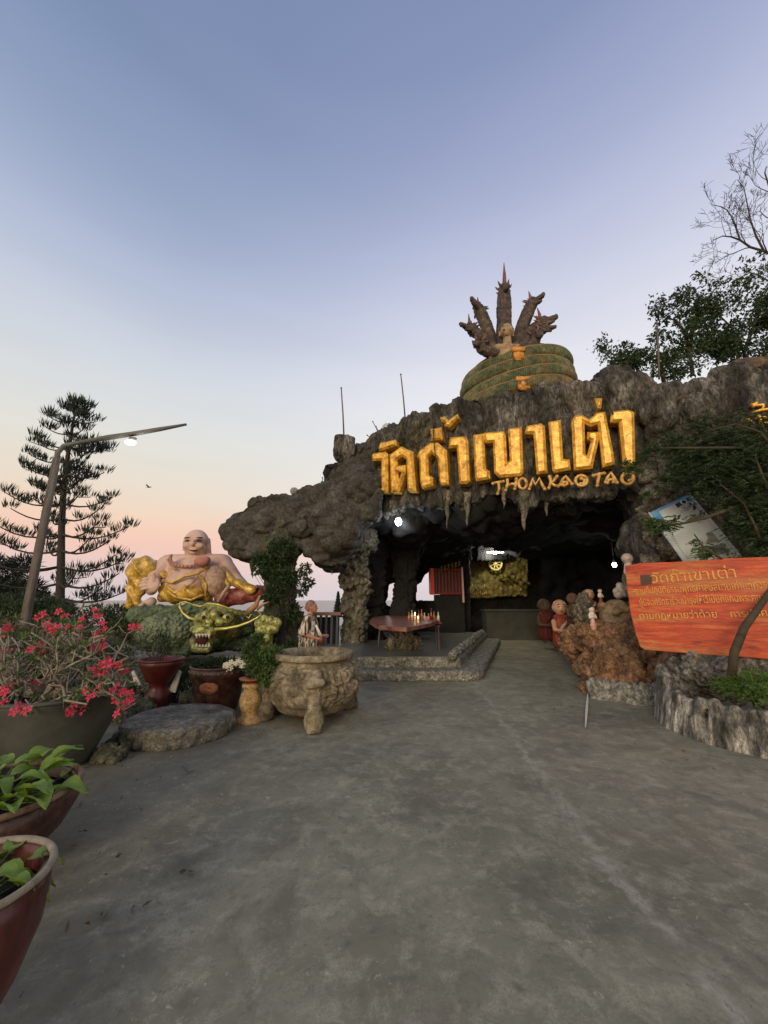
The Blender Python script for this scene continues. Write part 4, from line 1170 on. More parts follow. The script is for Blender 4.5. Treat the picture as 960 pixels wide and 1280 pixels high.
for k in range(9):
    b = MB(); u = 589 + k * 2.6; b.tube([P(u, 744, 16.85), P(u + .8, 738 + (k * 3) % 4, 16.8), P(u + 1.6, 745, 16.85)], .018, 5)
    b.tube([P(u, 736 - (k % 2) * 2, 16.85), P(u + 1.5, 731 + (k % 3), 16.8)], .016, 5)
    link('carved_letter', b.fixmesh(), M_goldtrim, rw)
bs_ = thing('stone_block', G(648, 800, .0), 'plain dim stone altar block at the end of the path inside the cave', 'altar')
b = MB(); p = P(650, 778, 16.0); b.box((p.x, 16.3, .55), (1.35, .35, .55)); link('altar_body', b.fixmesh(), mat('dim_altar_stone', [(.03, .032, .028), (.055, .055, .045)], scale=3, bump=.3), bs_, smooth=False)
b = MB(); b.box((p.x, 16.25, 1.14), (1.42, .42, .035)); link('altar_top', b.fixmesh(), mat('dim_altar_stone', []), bs_, smooth=False)

# red shrine with bars
M_red = mat('red_lacquer', [(.45, .018, .012), (.62, .03, .02)], scale=4, rough=.35, bump=.1)
M_dred = mat('dark_red_wood', [(.07, .008, .006), (.13, .015, .01)], scale=4, rough=.5, bump=.1)
sh = thing('red_shrine', P(560, 790, 14.6), 'dark red barred shrine cabinet with a bright red left post beside the sky opening', 'shrine')
zt = P(550, 712, 14.6).z; zb = P(550, 742, 14.6).z; xl = P(537.5, 725, 14.6).x; xr_ = P(579, 725, 14.6).x
b = MB(); b.box(((xl + xr_) / 2, 14.9, (zt + zb) / 2), ((xr_ - xl) / 2, .1, (zt - zb) / 2)); link('back_panel', b.fixmesh(), M_dred, sh, smooth=False)
b = MB(); b.box((xl + .06, 14.55, (zt + zb) / 2), (.075, .12, (zt - zb) / 2 + .04)); link('post', b.fixmesh(), M_red, sh, smooth=False)
b = MB(); b.box((xr_ - .04, 14.55, (zt + zb) / 2 - .12), (.03, .05, (zt - zb) / 2 + .2)); link('post', b.fixmesh(), mat('pink_post', [(.5, .3, .3), (.6, .4, .38)], bump=0), sh, smooth=False)
for z in (zt, zb):
    b = MB(); b.box(((xl + xr_) / 2, 14.55, z), ((xr_ - xl) / 2 - .1, .05, .03)); link('rail', b.fixmesh(), mat('rail_red', [(.14, .012, .01), (.22, .02, .015)], bump=0), sh, smooth=False)
for k in range(8):
    x = xl + .22 + (xr_ - xl - .38) * k / 7; b = MB(); b.box((x, 14.56, (zt + zb) / 2), (.022, .02, (zt - zb) / 2 - .03)); link('bar', b.fixmesh(), M_dred, sh, smooth=False)
for k in range(6):
    b = MB(); u = 551 + k * 4.4; v = 712 - k * 1.3
    b.tube([P(u, v + 3, 14.45), P(u + 1, v - 2, 14.4), P(u + 2.2, v + 2, 14.45)], .025, 6); b.ball(P(u + 1, v - 3, 14.4), .04); link('gilt_letter', b.fixmesh(), M_relief, sh)
b = MB(); b.box(((xl + xr_) / 2 + .1, 14.9, (zb + PLAT) / 2 - .02), ((xr_ - xl) / 2 - .1, .3, (zb - PLAT) / 2 - .02)); link('shrine_base', b.fixmesh(), M_inner, sh, smooth=False)

# ================================================================== TABLES ON THE PLATFORM
M_tab = mat('red_brown_stone_top', [(.10, .035, .028), (.22, .09, .07), (.34, .20, .16)], scale=5, detail=8, rough=.3, bump=.15, bscale=30, bdist=.003)
tb = thing('stone_table', G(500, 812, PLAT), 'round-edged red-brown stone table on a lumpy rock foot, on the platform', 'table')
tz = P(500, 776, 9.4).z
b = MB(); o_ = [(462, 776), (466, 771.5), (480, 769.5), (508, 769.5), (522, 770), (546, 771), (548, 775), (538, 779), (522, 782), (508, 784.5), (490, 783.5), (470, 781)]
b.slab(o_, [], lambda u, v: (lambda g: (g.x, g.y, tz))(G(u, 750 + (v - 750) * 1.0, tz)), Vector((0, 0, -.07)))
me = b.fixmesh(); link('table_top', me, M_tab, tb, smooth=False)
b = MB(); xs_ = [p[0] for p in [(v.co.x, v.co.y) for v in me.vertices]]; cx = sum(xs_) / len(xs_) + tb.location.x; ys_ = [v.co.y for v in me.vertices]; cy = sum(ys_) / len(ys_) + tb.location.y
for dx, dy, r, z in [(-.25, -.1, .22, .15), (.0, 0, .25, .3), (.22, .1, .2, .12), (-.1, .1, .2, .45), (.3, .05, .14, .2), (-.35, 0, .14, .08), (.05, -.1, .18, .12)]: b.ball((cx + dx, cy + dy, PLAT + z), (r, r, r * 1.1))
link('rock_foot', blob(b, .025, 1, rock_disp(.06, .04, .02, ls=(5, 5, 4), ss=(8, 8, 5), seed=72)), M_rock2, tb)
b = MB(); p = P(489, 781, 9.05); b.box((p.x, p.y, tz - .05), (.14, .01, .035)); link('carved_plaque', b.fixmesh(), mat('pale_pink_carving', [(.45, .3, .27), (.6, .45, .4)], scale=20, bump=.6, bscale=60), tb)


def stool(loc, name, label, w=.17, h=.45, group=None, col=None):
    t = thing(name, loc, label, 'stool', group); mm = col or mat('grey_plastic', [(.10, .11, .12), (.16, .17, .18)], bump=.1, rough=.45); x, y, z = loc
    b = MB(); b.box((x, y, z + h), (w, w, .02)); b.box((x, y, z + h - .035), (w * .9, w * .9, .02)); link('seat', b.fixmesh(), mm, t, smooth=False)
    for sx in (-1, 1):
        for sy in (-1, 1):
            b = MB(); b.tube([(x + sx * w * .75, y + sy * w * .75, z + h - .03), (x + sx * w * 1.0, y + sy * w * 1.0, z)], [.02, .017], 6); link('leg', b.fixmesh(), mm, t)
    return t


g = G(481, 809, PLAT + .012); stool((g.x, g.y + .25, PLAT + .012), 'stool', 'grey plastic stool tucked under the left side of the stone table')
# offering stand with bottles and candles right of the table
ot = thing('side_table', G(535, 812, PLAT), 'dark thin-legged side table with offerings, against the right end of the stone table', 'table')
tz2 = P(530, 778, 9.9).z
c = P(529, 776, 9.95)
b = MB(); b.box((c.x, 9.95, tz2), (.42, .3, .02)); b.box((c.x, 9.95, tz2 - .07), (.38, .26, .02)); link('table_top', b.fixmesh(), M_dred, ot, smooth=False)
for sx in (-1, 1):
    for sy in (-1, 1):
        b = MB(); b.box((c.x + sx * .34, 9.95 + sy * .24, (tz2 + PLAT) / 2 - .02), (.016, .016, (tz2 - PLAT) / 2 - .03)); link('leg', b.fixmesh(), M_pole, ot, smooth=False)
M_glass_am = mat('amber_bottle', [(.25, .08, .015), (.42, .16, .04)], rough=.12, bump=0, scale=8)
rg = random.Random(3)
labs = ['amber glass bottle', 'dark brown bottle', 'pinkish red bottle', 'pale glass bottle']
mm_ = [M_glass_am, mat('brown_bottle', [(.06, .025, .012), (.12, .05, .02)], rough=.15, bump=0), mat('pink_bottle', [(.35, .08, .06), (.45, .15, .1)], rough=.2, bump=0), mat('pale_bottle', [(.35, .34, .28), (.5, .48, .4)], rough=.15, bump=0)]
cols_ = ['leftmost', 'second from the left', 'third from the left', 'fourth from the left', 'fifth from the left', 'fifth from the right', 'fourth from the right', 'third from the right', 'second from the right', 'rightmost']
for k in range(10):
    u = 517 + k * 3.0; x = c.x - .36 + .08 * k; y = 9.9 + (k % 3 - 1) * .1; h = rg.uniform(.20, .34); i = (k * 3) % 4
    b = MB(); b.lathe((x, y, tz2 + .02), [(0, 0), (.034, 0), (.036, h * .55), (.014, h * .72), (.013, h), (0, h)], 12)
    t = link('bottle', b.fixmesh(), mm_[i], None, loc=(x, y, tz2 + .02))
    tag(t, f'{labs[i]} among the offerings on the dark side table, {cols_[k]}', 'bottle', 'bottles on the side table')
M_flame = mat('candle_glow', [(1, .7, .3), (1, .8, .5)], bump=0, emit=((1, .55, .18), 9))
for k, (u, v) in enumerate([(519, 767), (523, 769)]):
    p = P(u, v, 9.6); z = tz2 + .02
    t = thing('candle', (p.x, 9.68, z), ['taller lit candle in front of the offering bottles', 'shorter lit candle in front of the offering bottles'][k], 'candle')
    hh = .16 if k == 0 else .08
    b = MB(); b.lathe((p.x, 9.68, z), [(0, 0), (.025, 0), (.024, hh), (0, hh)], 12); link('wax', b.fixmesh(), mat('candle_wax', [(.7, .5, .25), (.8, .6, .35)], bump=0), t)
    b = MB(); b.ball((p.x, 9.68, z + hh + .03), (.014, .014, .035), seg=8, ring=6); link('flame', b.fixmesh(), M_flame, t)

# bench table behind the woman, little green tree
bt = thing('bench_table', G(412, 800, PLAT), 'narrow brown-topped table between the mossy and the tan pillar', 'table')
z = P(412, 767, 10.9).z; xa = P(391, 768, 10.9).x; xb = P(427, 768, 10.9).x
b = MB(); b.box(((xa + xb) / 2, 10.9, z), ((xb - xa) / 2, .25, .04)); link('table_top', b.fixmesh(), mat('brown_wood_top', [(.14, .05, .03), (.24, .10, .06)], scale=4, stretch=(1, 5, 5), rough=.45, bump=.1), bt, smooth=False)
for sx in np.linspace(xa + .1, xb - .1, 5):
    b = MB(); b.box((sx, 10.9 + .12 * (1 if sx > 0 else -1), (z + PLAT) / 2 - .02), (.03, .03, (z - PLAT) / 2 - .02)); link('leg', b.fixmesh(), mat('blue_grey_metal', [(.03, .035, .045), (.05, .055, .07)], rough=.5, bump=0), bt, smooth=False)
b = MB(); b.box(((xa + xb) / 2, 11.1, (z + PLAT) / 2 - .05), ((xb - xa) / 2 - .08, .03, (z - PLAT) / 2 - .05)); link('back_panel', b.fixmesh(), mat('dark_panel', [(.012, .014, .018), (.03, .035, .042)], bump=0), bt, smooth=False)
b = MB(); p = P(422, 770, 11.8); zt_ = P(422, 742, 11.8).z
for k in range(9):
    t = k / 8; zz = P(422, 770, 11.8).z + (zt_ - P(422, 770, 11.8).z) * t
    b.lathe((p.x, 11.8, zz), [(.19 * (1 - t * .75), -.03), (.08 * (1 - t * .7), .07)], 14, wob=.06, seed=k)
b.tube([(p.x, 11.8, PLAT), (p.x, 11.8, zt_)], .03, 6)
tag(link('tiered_ornament', b.fixmesh(), mat('teal_green_ornament', [(.02, .06, .045), (.05, .12, .09)], scale=12, bump=.3)), 'tiered dark green cone ornament against the left side of the tan pillar', 'ornament')
# ================================================================== LAUGHING BUDDHA ON THE DRAGON-TURTLE
M_bskin = mat('pink_stone_skin', [(.38, .22, .17), (.56, .38, .30), (.64, .47, .39)], scale=2.5, detail=8, rough=.65, bump=.25, bscale=14, bdist=.01)
M_bgold = mat('golden_robe', [(.20, .11, .015), (.55, .34, .05), (.72, .50, .12)], scale=5, detail=8, rough=.38, bump=.35, bscale=10, bdist=.02, metallic=.12, grit=.3, gscale=12)
M_bmot = mat('mottled_pink_cloth', [(.20, .09, .07), (.42, .28, .20), (.50, .38, .24)], scale=12, detail=9, rough=.6, bump=.5, bscale=22, bdist=.015)
M_bred = mat('dark_red_sack', [(.14, .02, .018), (.26, .05, .04), (.42, .24, .20)], scale=5, detail=8, rough=.55, bump=.4, bscale=14)
bud = thing('laughing_buddha_statue', P(240, 757, 11.2), 'big laughing bald seated statue with pink skin and golden robe, against the pink sky', 'statue')
C = lambda x, y: (140 + x / 4.364, 640 + y / 4.364)
BY = 11.2


def BPt(x, y, d=0.): u, v = C(x, y); return P(u, v, BY + d)


bsx = S(700, BY) / 4.364


def mk(bld, name, m_, parent, vox=.03, sm=2, disp=None):
    b = MB(); bld(b); return link(name, blob(b, vox, sm, disp), m_, parent)


def f(b):
    s = bsx
    b.ball(BPt(460, 168, -.05), (66 * s, 62 * s, 74 * s)); b.ball(BPt(458, 205, -.12), (62 * s, 54 * s, 34 * s)); b.ball(BPt(450, 228, -.10), (48 * s, 40 * s, 20 * s))
    b.ball(BPt(440, 172, -.48), (12 * s, 12 * s, 14 * s)); b.cap(BPt(442, 150, -.40), BPt(440, 176, -.46), 6 * s, 10 * s)
    for sg in (-1, 1):
        b.ball(BPt(444 + sg * 34, 186, -.36), (24 * s, 20 * s, 18 * s)); b.ball(BPt(444 + sg * 28, 146, -.38), (22 * s, 10 * s, 5 * s))
    b.ball(BPt(443, 206, -.38), (22 * s, 10 * s, 5 * s)); b.ball(BPt(443, 222, -.36), (20 * s, 12 * s, 8 * s))
    b.cap(BPt(527, 150, 0), BPt(529, 215, -.02), 10 * s, 13 * s); b.cap(BPt(394, 158, .05), BPt(393, 205, .0), 7 * s, 9 * s)
    b.ball(BPt(460, 250, .05), (80 * s, 60 * s, 40 * s))
    b.cap(BPt(310, 285, .05), BPt(600, 285, .05), 55 * s, 58 * s)
    b.ball(BPt(450, 330, -.05), (150 * s, 90 * s, 90 * s)); b.ball(BPt(420, 400, -.2), (130 * s, 100 * s, 90 * s))
    for sg in (-1, 1): b.ball(BPt(440 + sg * 70, 300, -.28), (60 * s, 40 * s, 34 * s))
    b.cap(BPt(300, 280, 0), BPt(225, 360, -.35), 46 * s, 38 * s); b.cap(BPt(225, 360, -.35), BPt(215, 425, -.6), 38 * s, 28 * s)
    b.cap(BPt(610, 285, 0), BPt(665, 360, -.2), 46 * s, 40 * s); b.cap(BPt(665, 360, -.2), BPt(735, 420, -.5), 38 * s, 26 * s)


body = mk(f, 'body', M_bskin, bud, .03, 2)


def f(b):
    s = bsx; b.ball(BPt(218, 395, -.72), (40 * s, 16 * s, 44 * s))
    for k, (x0, y0, x1, y1) in enumerate([(200, 365, 165, 368), (200, 382, 155, 388), (200, 398, 152, 407), (202, 414, 158, 425)]):
        b.cap(BPt(x0, y0, -.76), BPt((x0 + x1) / 2, (y0 + y1) / 2 - 2, -.8), 9.5 * s, 9 * s, 8); b.cap(BPt((x0 + x1) / 2, (y0 + y1) / 2 - 2, -.8), BPt(x1, y1, -.76), 9 * s, 7 * s, 8)
    b.cap(BPt(230, 372, -.76), BPt(228, 338, -.78), 11 * s, 8 * s, 8)


mk(f, 'hand', M_bskin, body, .016, 1)


def f(b):
    s = bsx
    b.cap(BPt(150, 525, -.55), BPt(215, 490, -.5), 18 * s, 24 * s)
    for k in range(5): b.ball(BPt(148 + k * 5, 528 - k * 7 + 4, -.6 - .02 * k), (11 * s, 13 * s, 9 * s))


mk(f, 'foot', mat('pale_foot', [(.42, .3, .25), (.6, .46, .4)], scale=4, bump=.1), body, .016, 1)


def fold(seed, a=.05, sx=3.):
    def g(co, no):
        w = co[:, 0] * .75 + co[:, 2] * .8 + .16 * fbm(co * 1.3, 2, seed)
        return co + no * (a * 1.25 * (.5 - np.abs(np.sin(w * sx * 3.0)) ** .8) + .004 * fbm(co * 6, 2, seed))[:, None]
    return g


def f(b):
    s = bsx
    b.ball(BPt(165, 320, -.35), (78 * s, 60 * s, 78 * s)); b.cap(BPt(125, 340, -.4), BPt(105, 500, -.4), 36 * s, 28 * s); b.cap(BPt(175, 300, -.4), BPt(150, 440, -.45), 40 * s, 30 * s)
    b.cap(BPt(240, 290, -.1), BPt(300, 350, -.3), 24 * s, 24 * s); b.cap(BPt(120, 420, -.4), BPt(140, 500, -.5), 26 * s, 24 * s)


mk(f, 'knee_robe', M_bgold, bud, .03, 2, fold(3, .05))


def f(b):
    s = bsx
    b.ball(BPt(390, 430, -.35), (130 * s, 70 * s, 68 * s)); b.ball(BPt(430, 440, -.55), (75 * s, 50 * s, 44 * s)); b.cap(BPt(290, 380, -.3), BPt(480, 350, -.4), 24 * s, 20 * s)
    b.cap(BPt(280, 460, -.3), BPt(520, 470, -.3), 34 * s, 34 * s)


mk(f, 'lap_robe', M_bgold, bud, .03, 2, fold(4, .05))


def f(b):
    s = bsx; b.ball(BPt(565, 385, -.5), (66 * s, 62 * s, 78 * s)); b.cap(BPt(560, 340, -.4), BPt(610, 470, -.4), 48 * s, 42 * s); b.cap(BPt(500, 360, -.4), BPt(370, 362, -.55), 22 * s, 16 * s)


mk(f, 'mottled_knee', M_bmot, bud, .03, 2, fold(5, .02))


def f(b):
    s = bsx; b.cap(BPt(610, 470, -.4), BPt(800, 445, -.35), 50 * s, 40 * s); b.cap(BPt(800, 430, -.3), BPt(830, 415, -.3), 34 * s, 18 * s)


mk(f, 'red_sack', M_bred, bud, .03, 2, fold(6, .025))


def f(b):
    s = bsx; b.cap(BPt(690, 390, -.55), BPt(765, 425, -.6), 28 * s, 26 * s); b.cap(BPt(600, 310, -.35), BPt(660, 380, -.5), 20 * s, 18 * s); b.cap(BPt(580, 330, -.5), BPt(640, 400, -.6), 14 * s, 14 * s)


mk(f, 'sleeve', M_bgold, bud, .025, 2, fold(7, .03))
for pts, r, m_ in [([(322, 235), (303, 262), (318, 288), (380, 297), (452, 292)], 6.5, M_bmot), ([(330, 300), (340, 310), (350, 318)], 5, M_bmot), ([(275, 375), (330, 385), (400, 350), (470, 335), (520, 300)], 7, M_bgold), ([(400, 410), (440, 385), (470, 345)], 5, M_bmot),
                   ([(300, 430), (350, 465), (430, 480), (500, 450)], 7, M_bgold), ([(640, 400), (610, 440), (580, 490)], 10, M_bmot), ([(480, 350), (515, 400), (510, 460)], 8, M_bgold)]:
    b = MB(); b.tube([BPt(x, y, -.62 if y < 330 else -.8) for x, y in pts], r * bsx, 8); link('cord', b.fixmesh(), m_, bud)
for k in range(11):
    t = k / 10; x = 322 - 30 * math.sin(t * 2.2) + 130 * t ** 1.6; y = 238 + 58 * math.sin(t * 1.7) ** .9
    b = MB(); b.ball(BPt(x, y, -.64), 8.5 * bsx, seg=10, ring=8); link('bead', b.fixmesh(), mat('bead', [(.36, .16, .12), (.5, .28, .22)], scale=4, bump=.1), bud)
mk(lambda b: (b.ball(BPt(488, 272, -.62), (38 * bsx, 30 * bsx, 27 * bsx)), b.ball(BPt(512, 262, -.62), (24 * bsx, 22 * bsx, 20 * bsx))), 'peach', mat('pink_peach', [(.36, .11, .09), (.5, .24, .19)], scale=4, bump=.3), bud, .02, 2)
M_dark = mat('dark_line', [(.03, .02, .015)], bump=0)
for nm, x, y, w, h in [('eye', 412, 160, 18, 3.5), ('eye', 476, 160, 19, 3.5), ('eyebrow', 412, 143, 20, 3), ('eyebrow', 478, 143, 22, 3), ('mouth', 443, 205, 24, 6)]:
    b = MB(); n_ = 8; zoff = -.455 if nm == 'mouth' else (-.40 if nm == 'eye' else -.42)
    pts = [BPt(x + w * (k / n_ * 2 - 1), y + (1 if nm == 'mouth' else -1) * (1 - (k / n_ * 2 - 1) ** 2) * h, zoff + .06 * abs(k / n_ * 2 - 1)) for k in range(n_ + 1)]
    b.tube(pts, [(.3 + .7 * (1 - (k / n_ * 2 - 1) ** 2)) * 4.2 * bsx for k in range(n_ + 1)], 6); link(nm, b.fixmesh(), M_dark, body)

# ---- dragon-headed turtle under it
M_dgreen = mat('mossy_green_scales', [(.035, .05, .028), (.09, .13, .07), (.19, .23, .13)], scale=4, detail=9, rough=.7, bump=1.2, bscale=8, bdist=.05, voro=11)
M_dgold = mat('green_gold_paint', [(.07, .09, .025), (.27, .28, .08), (.52, .48, .15)], scale=7, rough=.4, bump=.5, metallic=.15, bscale=16, grit=.4, gscale=14)
drg = thing('dragon_turtle_statue', P(250, 830, 10), 'green scaly dragon-headed turtle with golden whiskers carrying the laughing statue', 'statue')
DY = 10.0


def DPt(x, y, d=0.): u, v = C(x, y); return P(u, v, DY + d)


ds = S(780, DY) / 4.364


def f(b):
    b.ball(DPt(440, 640, 1.2), (400 * ds, 230 * ds, 140 * ds)); b.cap(DPt(130, 570, .5), DPt(560, 520, .5), 50 * ds, 36 * ds); b.cap(DPt(60, 620, .8), DPt(200, 540, .8), 60 * ds, 50 * ds)
    b.ball(DPt(700, 640, .9), (200 * ds, 130 * ds, 100 * ds)); b.cap(DPt(560, 700, .2), DPt(760, 720, .4), 36 * ds, 40 * ds); b.cap(DPt(560, 640, .1), DPt(740, 650, .2), 22 * ds, 24 * ds)
    for k in range(7): b.cap(DPt(330 + k * 22, 600 + k * 4, .1), DPt(300 + k * 20, 760, .1), 18 * ds, 22 * ds)


mk(f, 'turtle_body', M_dgreen, drg, .04, 2, rock_disp(.06, .05, .02, ls=(3, 3, 3), ss=(4, 4, 4), seed=81))


def f(b): b.ball(DPt(245, 660, -.1), (98 * ds, 80 * ds, 96 * ds)); b.ball(DPt(350, 650, .1), (90 * ds, 80 * ds, 90 * ds))


def scales(sz, a, seed):
    def g(co, no):
        d1, d2, c_ = worley(co * sz, seed); return co + no * (a * (np.clip((d2 - d1) * 2.5, 0, 1) - .5))[:, None]
    return g


mk(f, 'scaly_shell', mat('pale_green_scales', [(.08, .11, .06), (.17, .21, .12), (.26, .28, .17)], grit=.35, gscale=12, scale=5, rough=.6, bump=.8, bscale=9, voro=11), drg, .02, 1, scales(8.5, .045, 5))


def f(b):
    b.cap(DPt(640, 620, .1), DPt(540, 600, -.5), 80 * ds, 66 * ds); b.ball(DPt(510, 590, -.6), (60 * ds, 50 * ds, 44 * ds)); b.ball(DPt(500, 640, -.8), (66 * ds, 50 * ds, 26 * ds))
    b.ball(DPt(475, 652, -.9), (34 * ds, 30 * ds, 22 * ds)); b.ball(DPt(540, 652, -.9), (30 * ds, 28 * ds, 20 * ds))
    b.cap(DPt(440, 700, -.5), DPt(452, 745, -.85), 16 * ds, 16 * ds); b.cap(DPt(452, 745, -.85), DPt(520, 750, -.85), 18 * ds, 18 * ds); b.cap(DPt(520, 750, -.85), DPt(550, 690, -.5), 16 * ds, 16 * ds); b.ball(DPt(490, 745, -.6), (50 * ds, 40 * ds, 20 * ds))
    for x, y, r in [(505, 572, 28), (560, 560, 26), (632, 580, 26), (590, 600, 24), (530, 600, 22)]: b.ball(DPt(x, y, -.85), r * ds)
    b.cap(DPt(520, 510, -.5), DPt(650, 545, -.3), 14 * ds, 16 * ds); b.cap(DPt(540, 530, -.7), DPt(620, 550, -.6), 18 * ds, 12 * ds); b.cap(DPt(650, 545, -.3), DPt(730, 560, -.1), 20 * ds, 14 * ds)


hd_ = mk(f, 'dragon_head', M_dgold, drg, .02, 1, lambda co, no: co + no * (.03 * (ridge(co * 5, 3, 6) - .5))[:, None])
mk(lambda b: (b.ball(DPt(495, 695, -.55), (40 * ds, 30 * ds, 46 * ds)),), 'mouth_cavity', mat('dark_red_mouth', [(.05, .008, .006), (.1, .02, .015)], bump=0), hd_, .02, 1)
for k in range(5):
    for row, y0, y1 in ((0, 664, 684), (1, 738, 722)):
        b = MB(); x = 462 + k * 17; b.tube([DPt(x, y0, -1.02), DPt(x, y1 + (6 if k in (0, 4) else 0) * (1 if row == 0 else -1), -1.0)], [8 * ds, 3 * ds], 7); link('tooth', b.fixmesh(), mat('ivory', [(.5, .46, .36), (.65, .6, .48)], bump=0), hd_)
for sg, x in ((0, 500), (1, 630)):
    b = MB(); b.ball(DPt(x, 574, -1.08 if sg == 0 else -1.05), 9 * ds, seg=10, ring=8); link('pupil', b.fixmesh(), M_dark, hd_)
for pts, r in [([(462, 590), (420, 578), (385, 550), (368, 515), (372, 495), (400, 490), (440, 505)], 7), ([(560, 640), (620, 636), (690, 622), (750, 600), (790, 578), (815, 560)], 8), ([(815, 560), (800, 540), (770, 545), (745, 580), (735, 570)], 4), ([(440, 505), (480, 515), (520, 505)], 5), ([(520, 500), (580, 505), (650, 530)], 7)]:
    b = MB(); n_ = len(pts); b.tube([DPt(x, y, -1.0) for x, y in pts], [r * ds * (1 - .5 * k / n_) for k in range(n_)], 8); link('whisker', b.fixmesh(), mat('bright_whisker_gold', [(.38, .33, .06), (.60, .53, .16)], scale=5, rough=.3, bump=.1, metallic=.3), hd_)
for pts, r, nm in [([(745, 545), (785, 510), (808, 455)], 17, 'horn'), ([(790, 530), (830, 500), (858, 490)], 8, 'horn')]:
    b = MB(); b.tube([DPt(x, y, -1.1) for x, y in pts], [r * ds, r * .75 * ds, r * .3 * ds], 10); link(nm, b.fixmesh(), mat('tan_horn', [(.22, .11, .05), (.42, .26, .13)], scale=6, bump=.3), hd_)


def f(b):
    for x, y, r in [(800, 610, 24), (830, 590, 26), (868, 595, 26), (900, 605, 26), (820, 650, 26), (860, 640, 28), (890, 640, 20), (840, 690, 24), (800, 640, 20)]: b.ball(DPt(x, y, -1.35), (r * ds * .88, r * ds * .88, r * 1.0 * ds))
    b.cap(DPt(850, 640, -1.2), DPt(830, 760, -1.0), 30 * ds, 34 * ds)


mk(f, 'claw_foot', M_dgold, drg, .022, 1)

# ================================================================== THE WOMAN
wx = P(388, 800, 6.95).x; wy = 6.95
M_skin = mat('warm_brown_skin', [(.36, .15, .095), (.47, .22, .15)], scale=8, rough=.55, bump=.1, bscale=60, bdist=.002)  # the skin's own warm brown tone
wom = thing('person', (wx, wy, 0), 'elderly person in a striped short-sleeved top facing right behind the stone urn', 'person')
V = lambda x, y, z: Vector((wx + x, wy + y, z))


def f(b):
    b.ball(V(.0, 0, 1.43), (.088, .072, .108)); b.ball(V(.035, 0, 1.395), (.06, .055, .062)); b.ball(V(.062, 0, 1.352), (.026, .03, .022))
    b.cap(V(.088, 0, 1.435), V(.104, 0, 1.408), .007, .013, 8); b.ball(V(.083, 0, 1.375), (.014, .024, .006)); b.ball(V(.083, 0, 1.362), (.013, .022, .007)); b.ball(V(.076, 0, 1.462), (.014, .05, .01))
    for s_ in (-1, 1): b.ball(V(-.005, s_ * .074, 1.42), (.017, .009, .03))
    b.cap(V(-.01, 0, 1.36), V(-.03, 0, 1.27), .045, .05)
    b.cap(V(-.03, -.12, 1.24), V(-.03, .12, 1.24), .06, .06); b.ball(V(-.02, 0, 1.12), (.12, .165, .17)); b.ball(V(-.02, 0, .95), (.12, .15, .15)); b.ball(V(-.02, 0, .84), (.13, .17, .13))
    for s_ in (-1, 1):
        b.cap(V(-.01, s_ * .085, .82), V(.01, s_ * .08, .45), .085, .055); b.cap(V(.01, s_ * .08, .45), V(-.01, s_ * .08, .09), .055, .036); b.cap(V(-.03, s_ * .08, .045), V(.13, s_ * .09, .03), .036, .028)
    # near arm
    b.cap(V(-.03, -.17, 1.24), V(-.09, -.21, 1.0), .05, .038); b.cap(V(-.09, -.21, 1.0), V(.11, -.20, .93), .037, .024)
    b.cap(V(-.03, .17, 1.24), V(.0, .2, 1.0), .05, .038); b.cap(V(.0, .2, 1.0), V(.17, .08, .95), .037, .024)


body = mk(f, 'body', M_skin, wom, .0085, 2)
for nm, x, y, z in (('eye', .078, -.034, 1.44), ('eye', .078, .034, 1.44)):
    b = MB(); b.ball(V(x, y, z), (.008, .012, .007), seg=10, ring=8); link(nm, b.fixmesh(), M_dark, body)


def hand(b, c, f_, s_=1):
    f_ = f_.normalized(); sd = Vector((0, 0, 1)).cross(f_).normalized(); dn = f_.cross(sd)
    b.cap(c - f_ * .01, c + f_ * .055, .02, .026, 10)
    for k, (o, L_) in enumerate([(-.022, .055), (-.008, .064), (.008, .06), (.021, .048)]):
        a = c + f_ * .07 + dn * o * -1; e = a + f_ * L_ * .5 + sd * .006; g_ = e + (f_ * .5 + sd * .8).normalized() * L_ * .45
        b.cap(a, e, .0095, .009, 8); b.cap(e, g_, .009, .0075, 8)
    b.cap(c + dn * -.02 + f_ * .015, c + dn * -.045 + f_ * .05 + sd * .015, .011, .009, 8)


b = MB(); hand(b, V(.12, -.195, .925), Vector((.9, .25, -.15))); link('hand', blob(b, .005, 1), M_skin, body)
b = MB(); hand(b, V(.18, .07, .95), Vector((.9, -.3, -.1))); link('hand', blob(b, .005, 1), M_skin, body)
M_stripe = mat('striped_cotton', [(.035, .025, .02), (.10, .07, .05), (.50, .44, .35), (.56, .51, .42)], scale=24, stretch=(1.6, 1.6, .05), detail=0, rough=.85, bump=.3, bscale=40)


def f(b):
    b.cap(V(-.03, -.12, 1.245), V(-.03, .12, 1.245), .072, .072); b.ball(V(-.02, 0, 1.12), (.145, .185, .18)); b.ball(V(-.02, 0, .95), (.15, .18, .17)); b.ball(V(-.02, 0, .82), (.17, .20, .15))
    b.cap(V(-.03, -.17, 1.235), V(-.085, -.205, 1.03), .066, .085); b.cap(V(-.03, .17, 1.235), V(.0, .2, 1.05), .066, .08)
    b.cap(V(-.02, 0, .8), V(-.02, 0, .5), .17, .19); b.cap(V(-.02, 0, .5), V(-.02, 0, .38), .19, .2)


mk(f, 'striped_dress', M_stripe, wom, .012, 2, lambda co, no: co + no * (.012 * np.sin(np.arctan2(co[:, 1] - wy, co[:, 0] - wx) * 11 + 3 * fbm(co * 3, 2, 3)) * np.clip((1.2 - co[:, 2]) * 3, 0, 1))[:, None])


def f(b): b.ball(V(-.02, 0, 1.455), (.094, .082, .098)); b.ball(V(-.095, 0, 1.42), (.03, .035, .035)); b.ball(V(-.05, 0, 1.40), (.05, .07, .05))


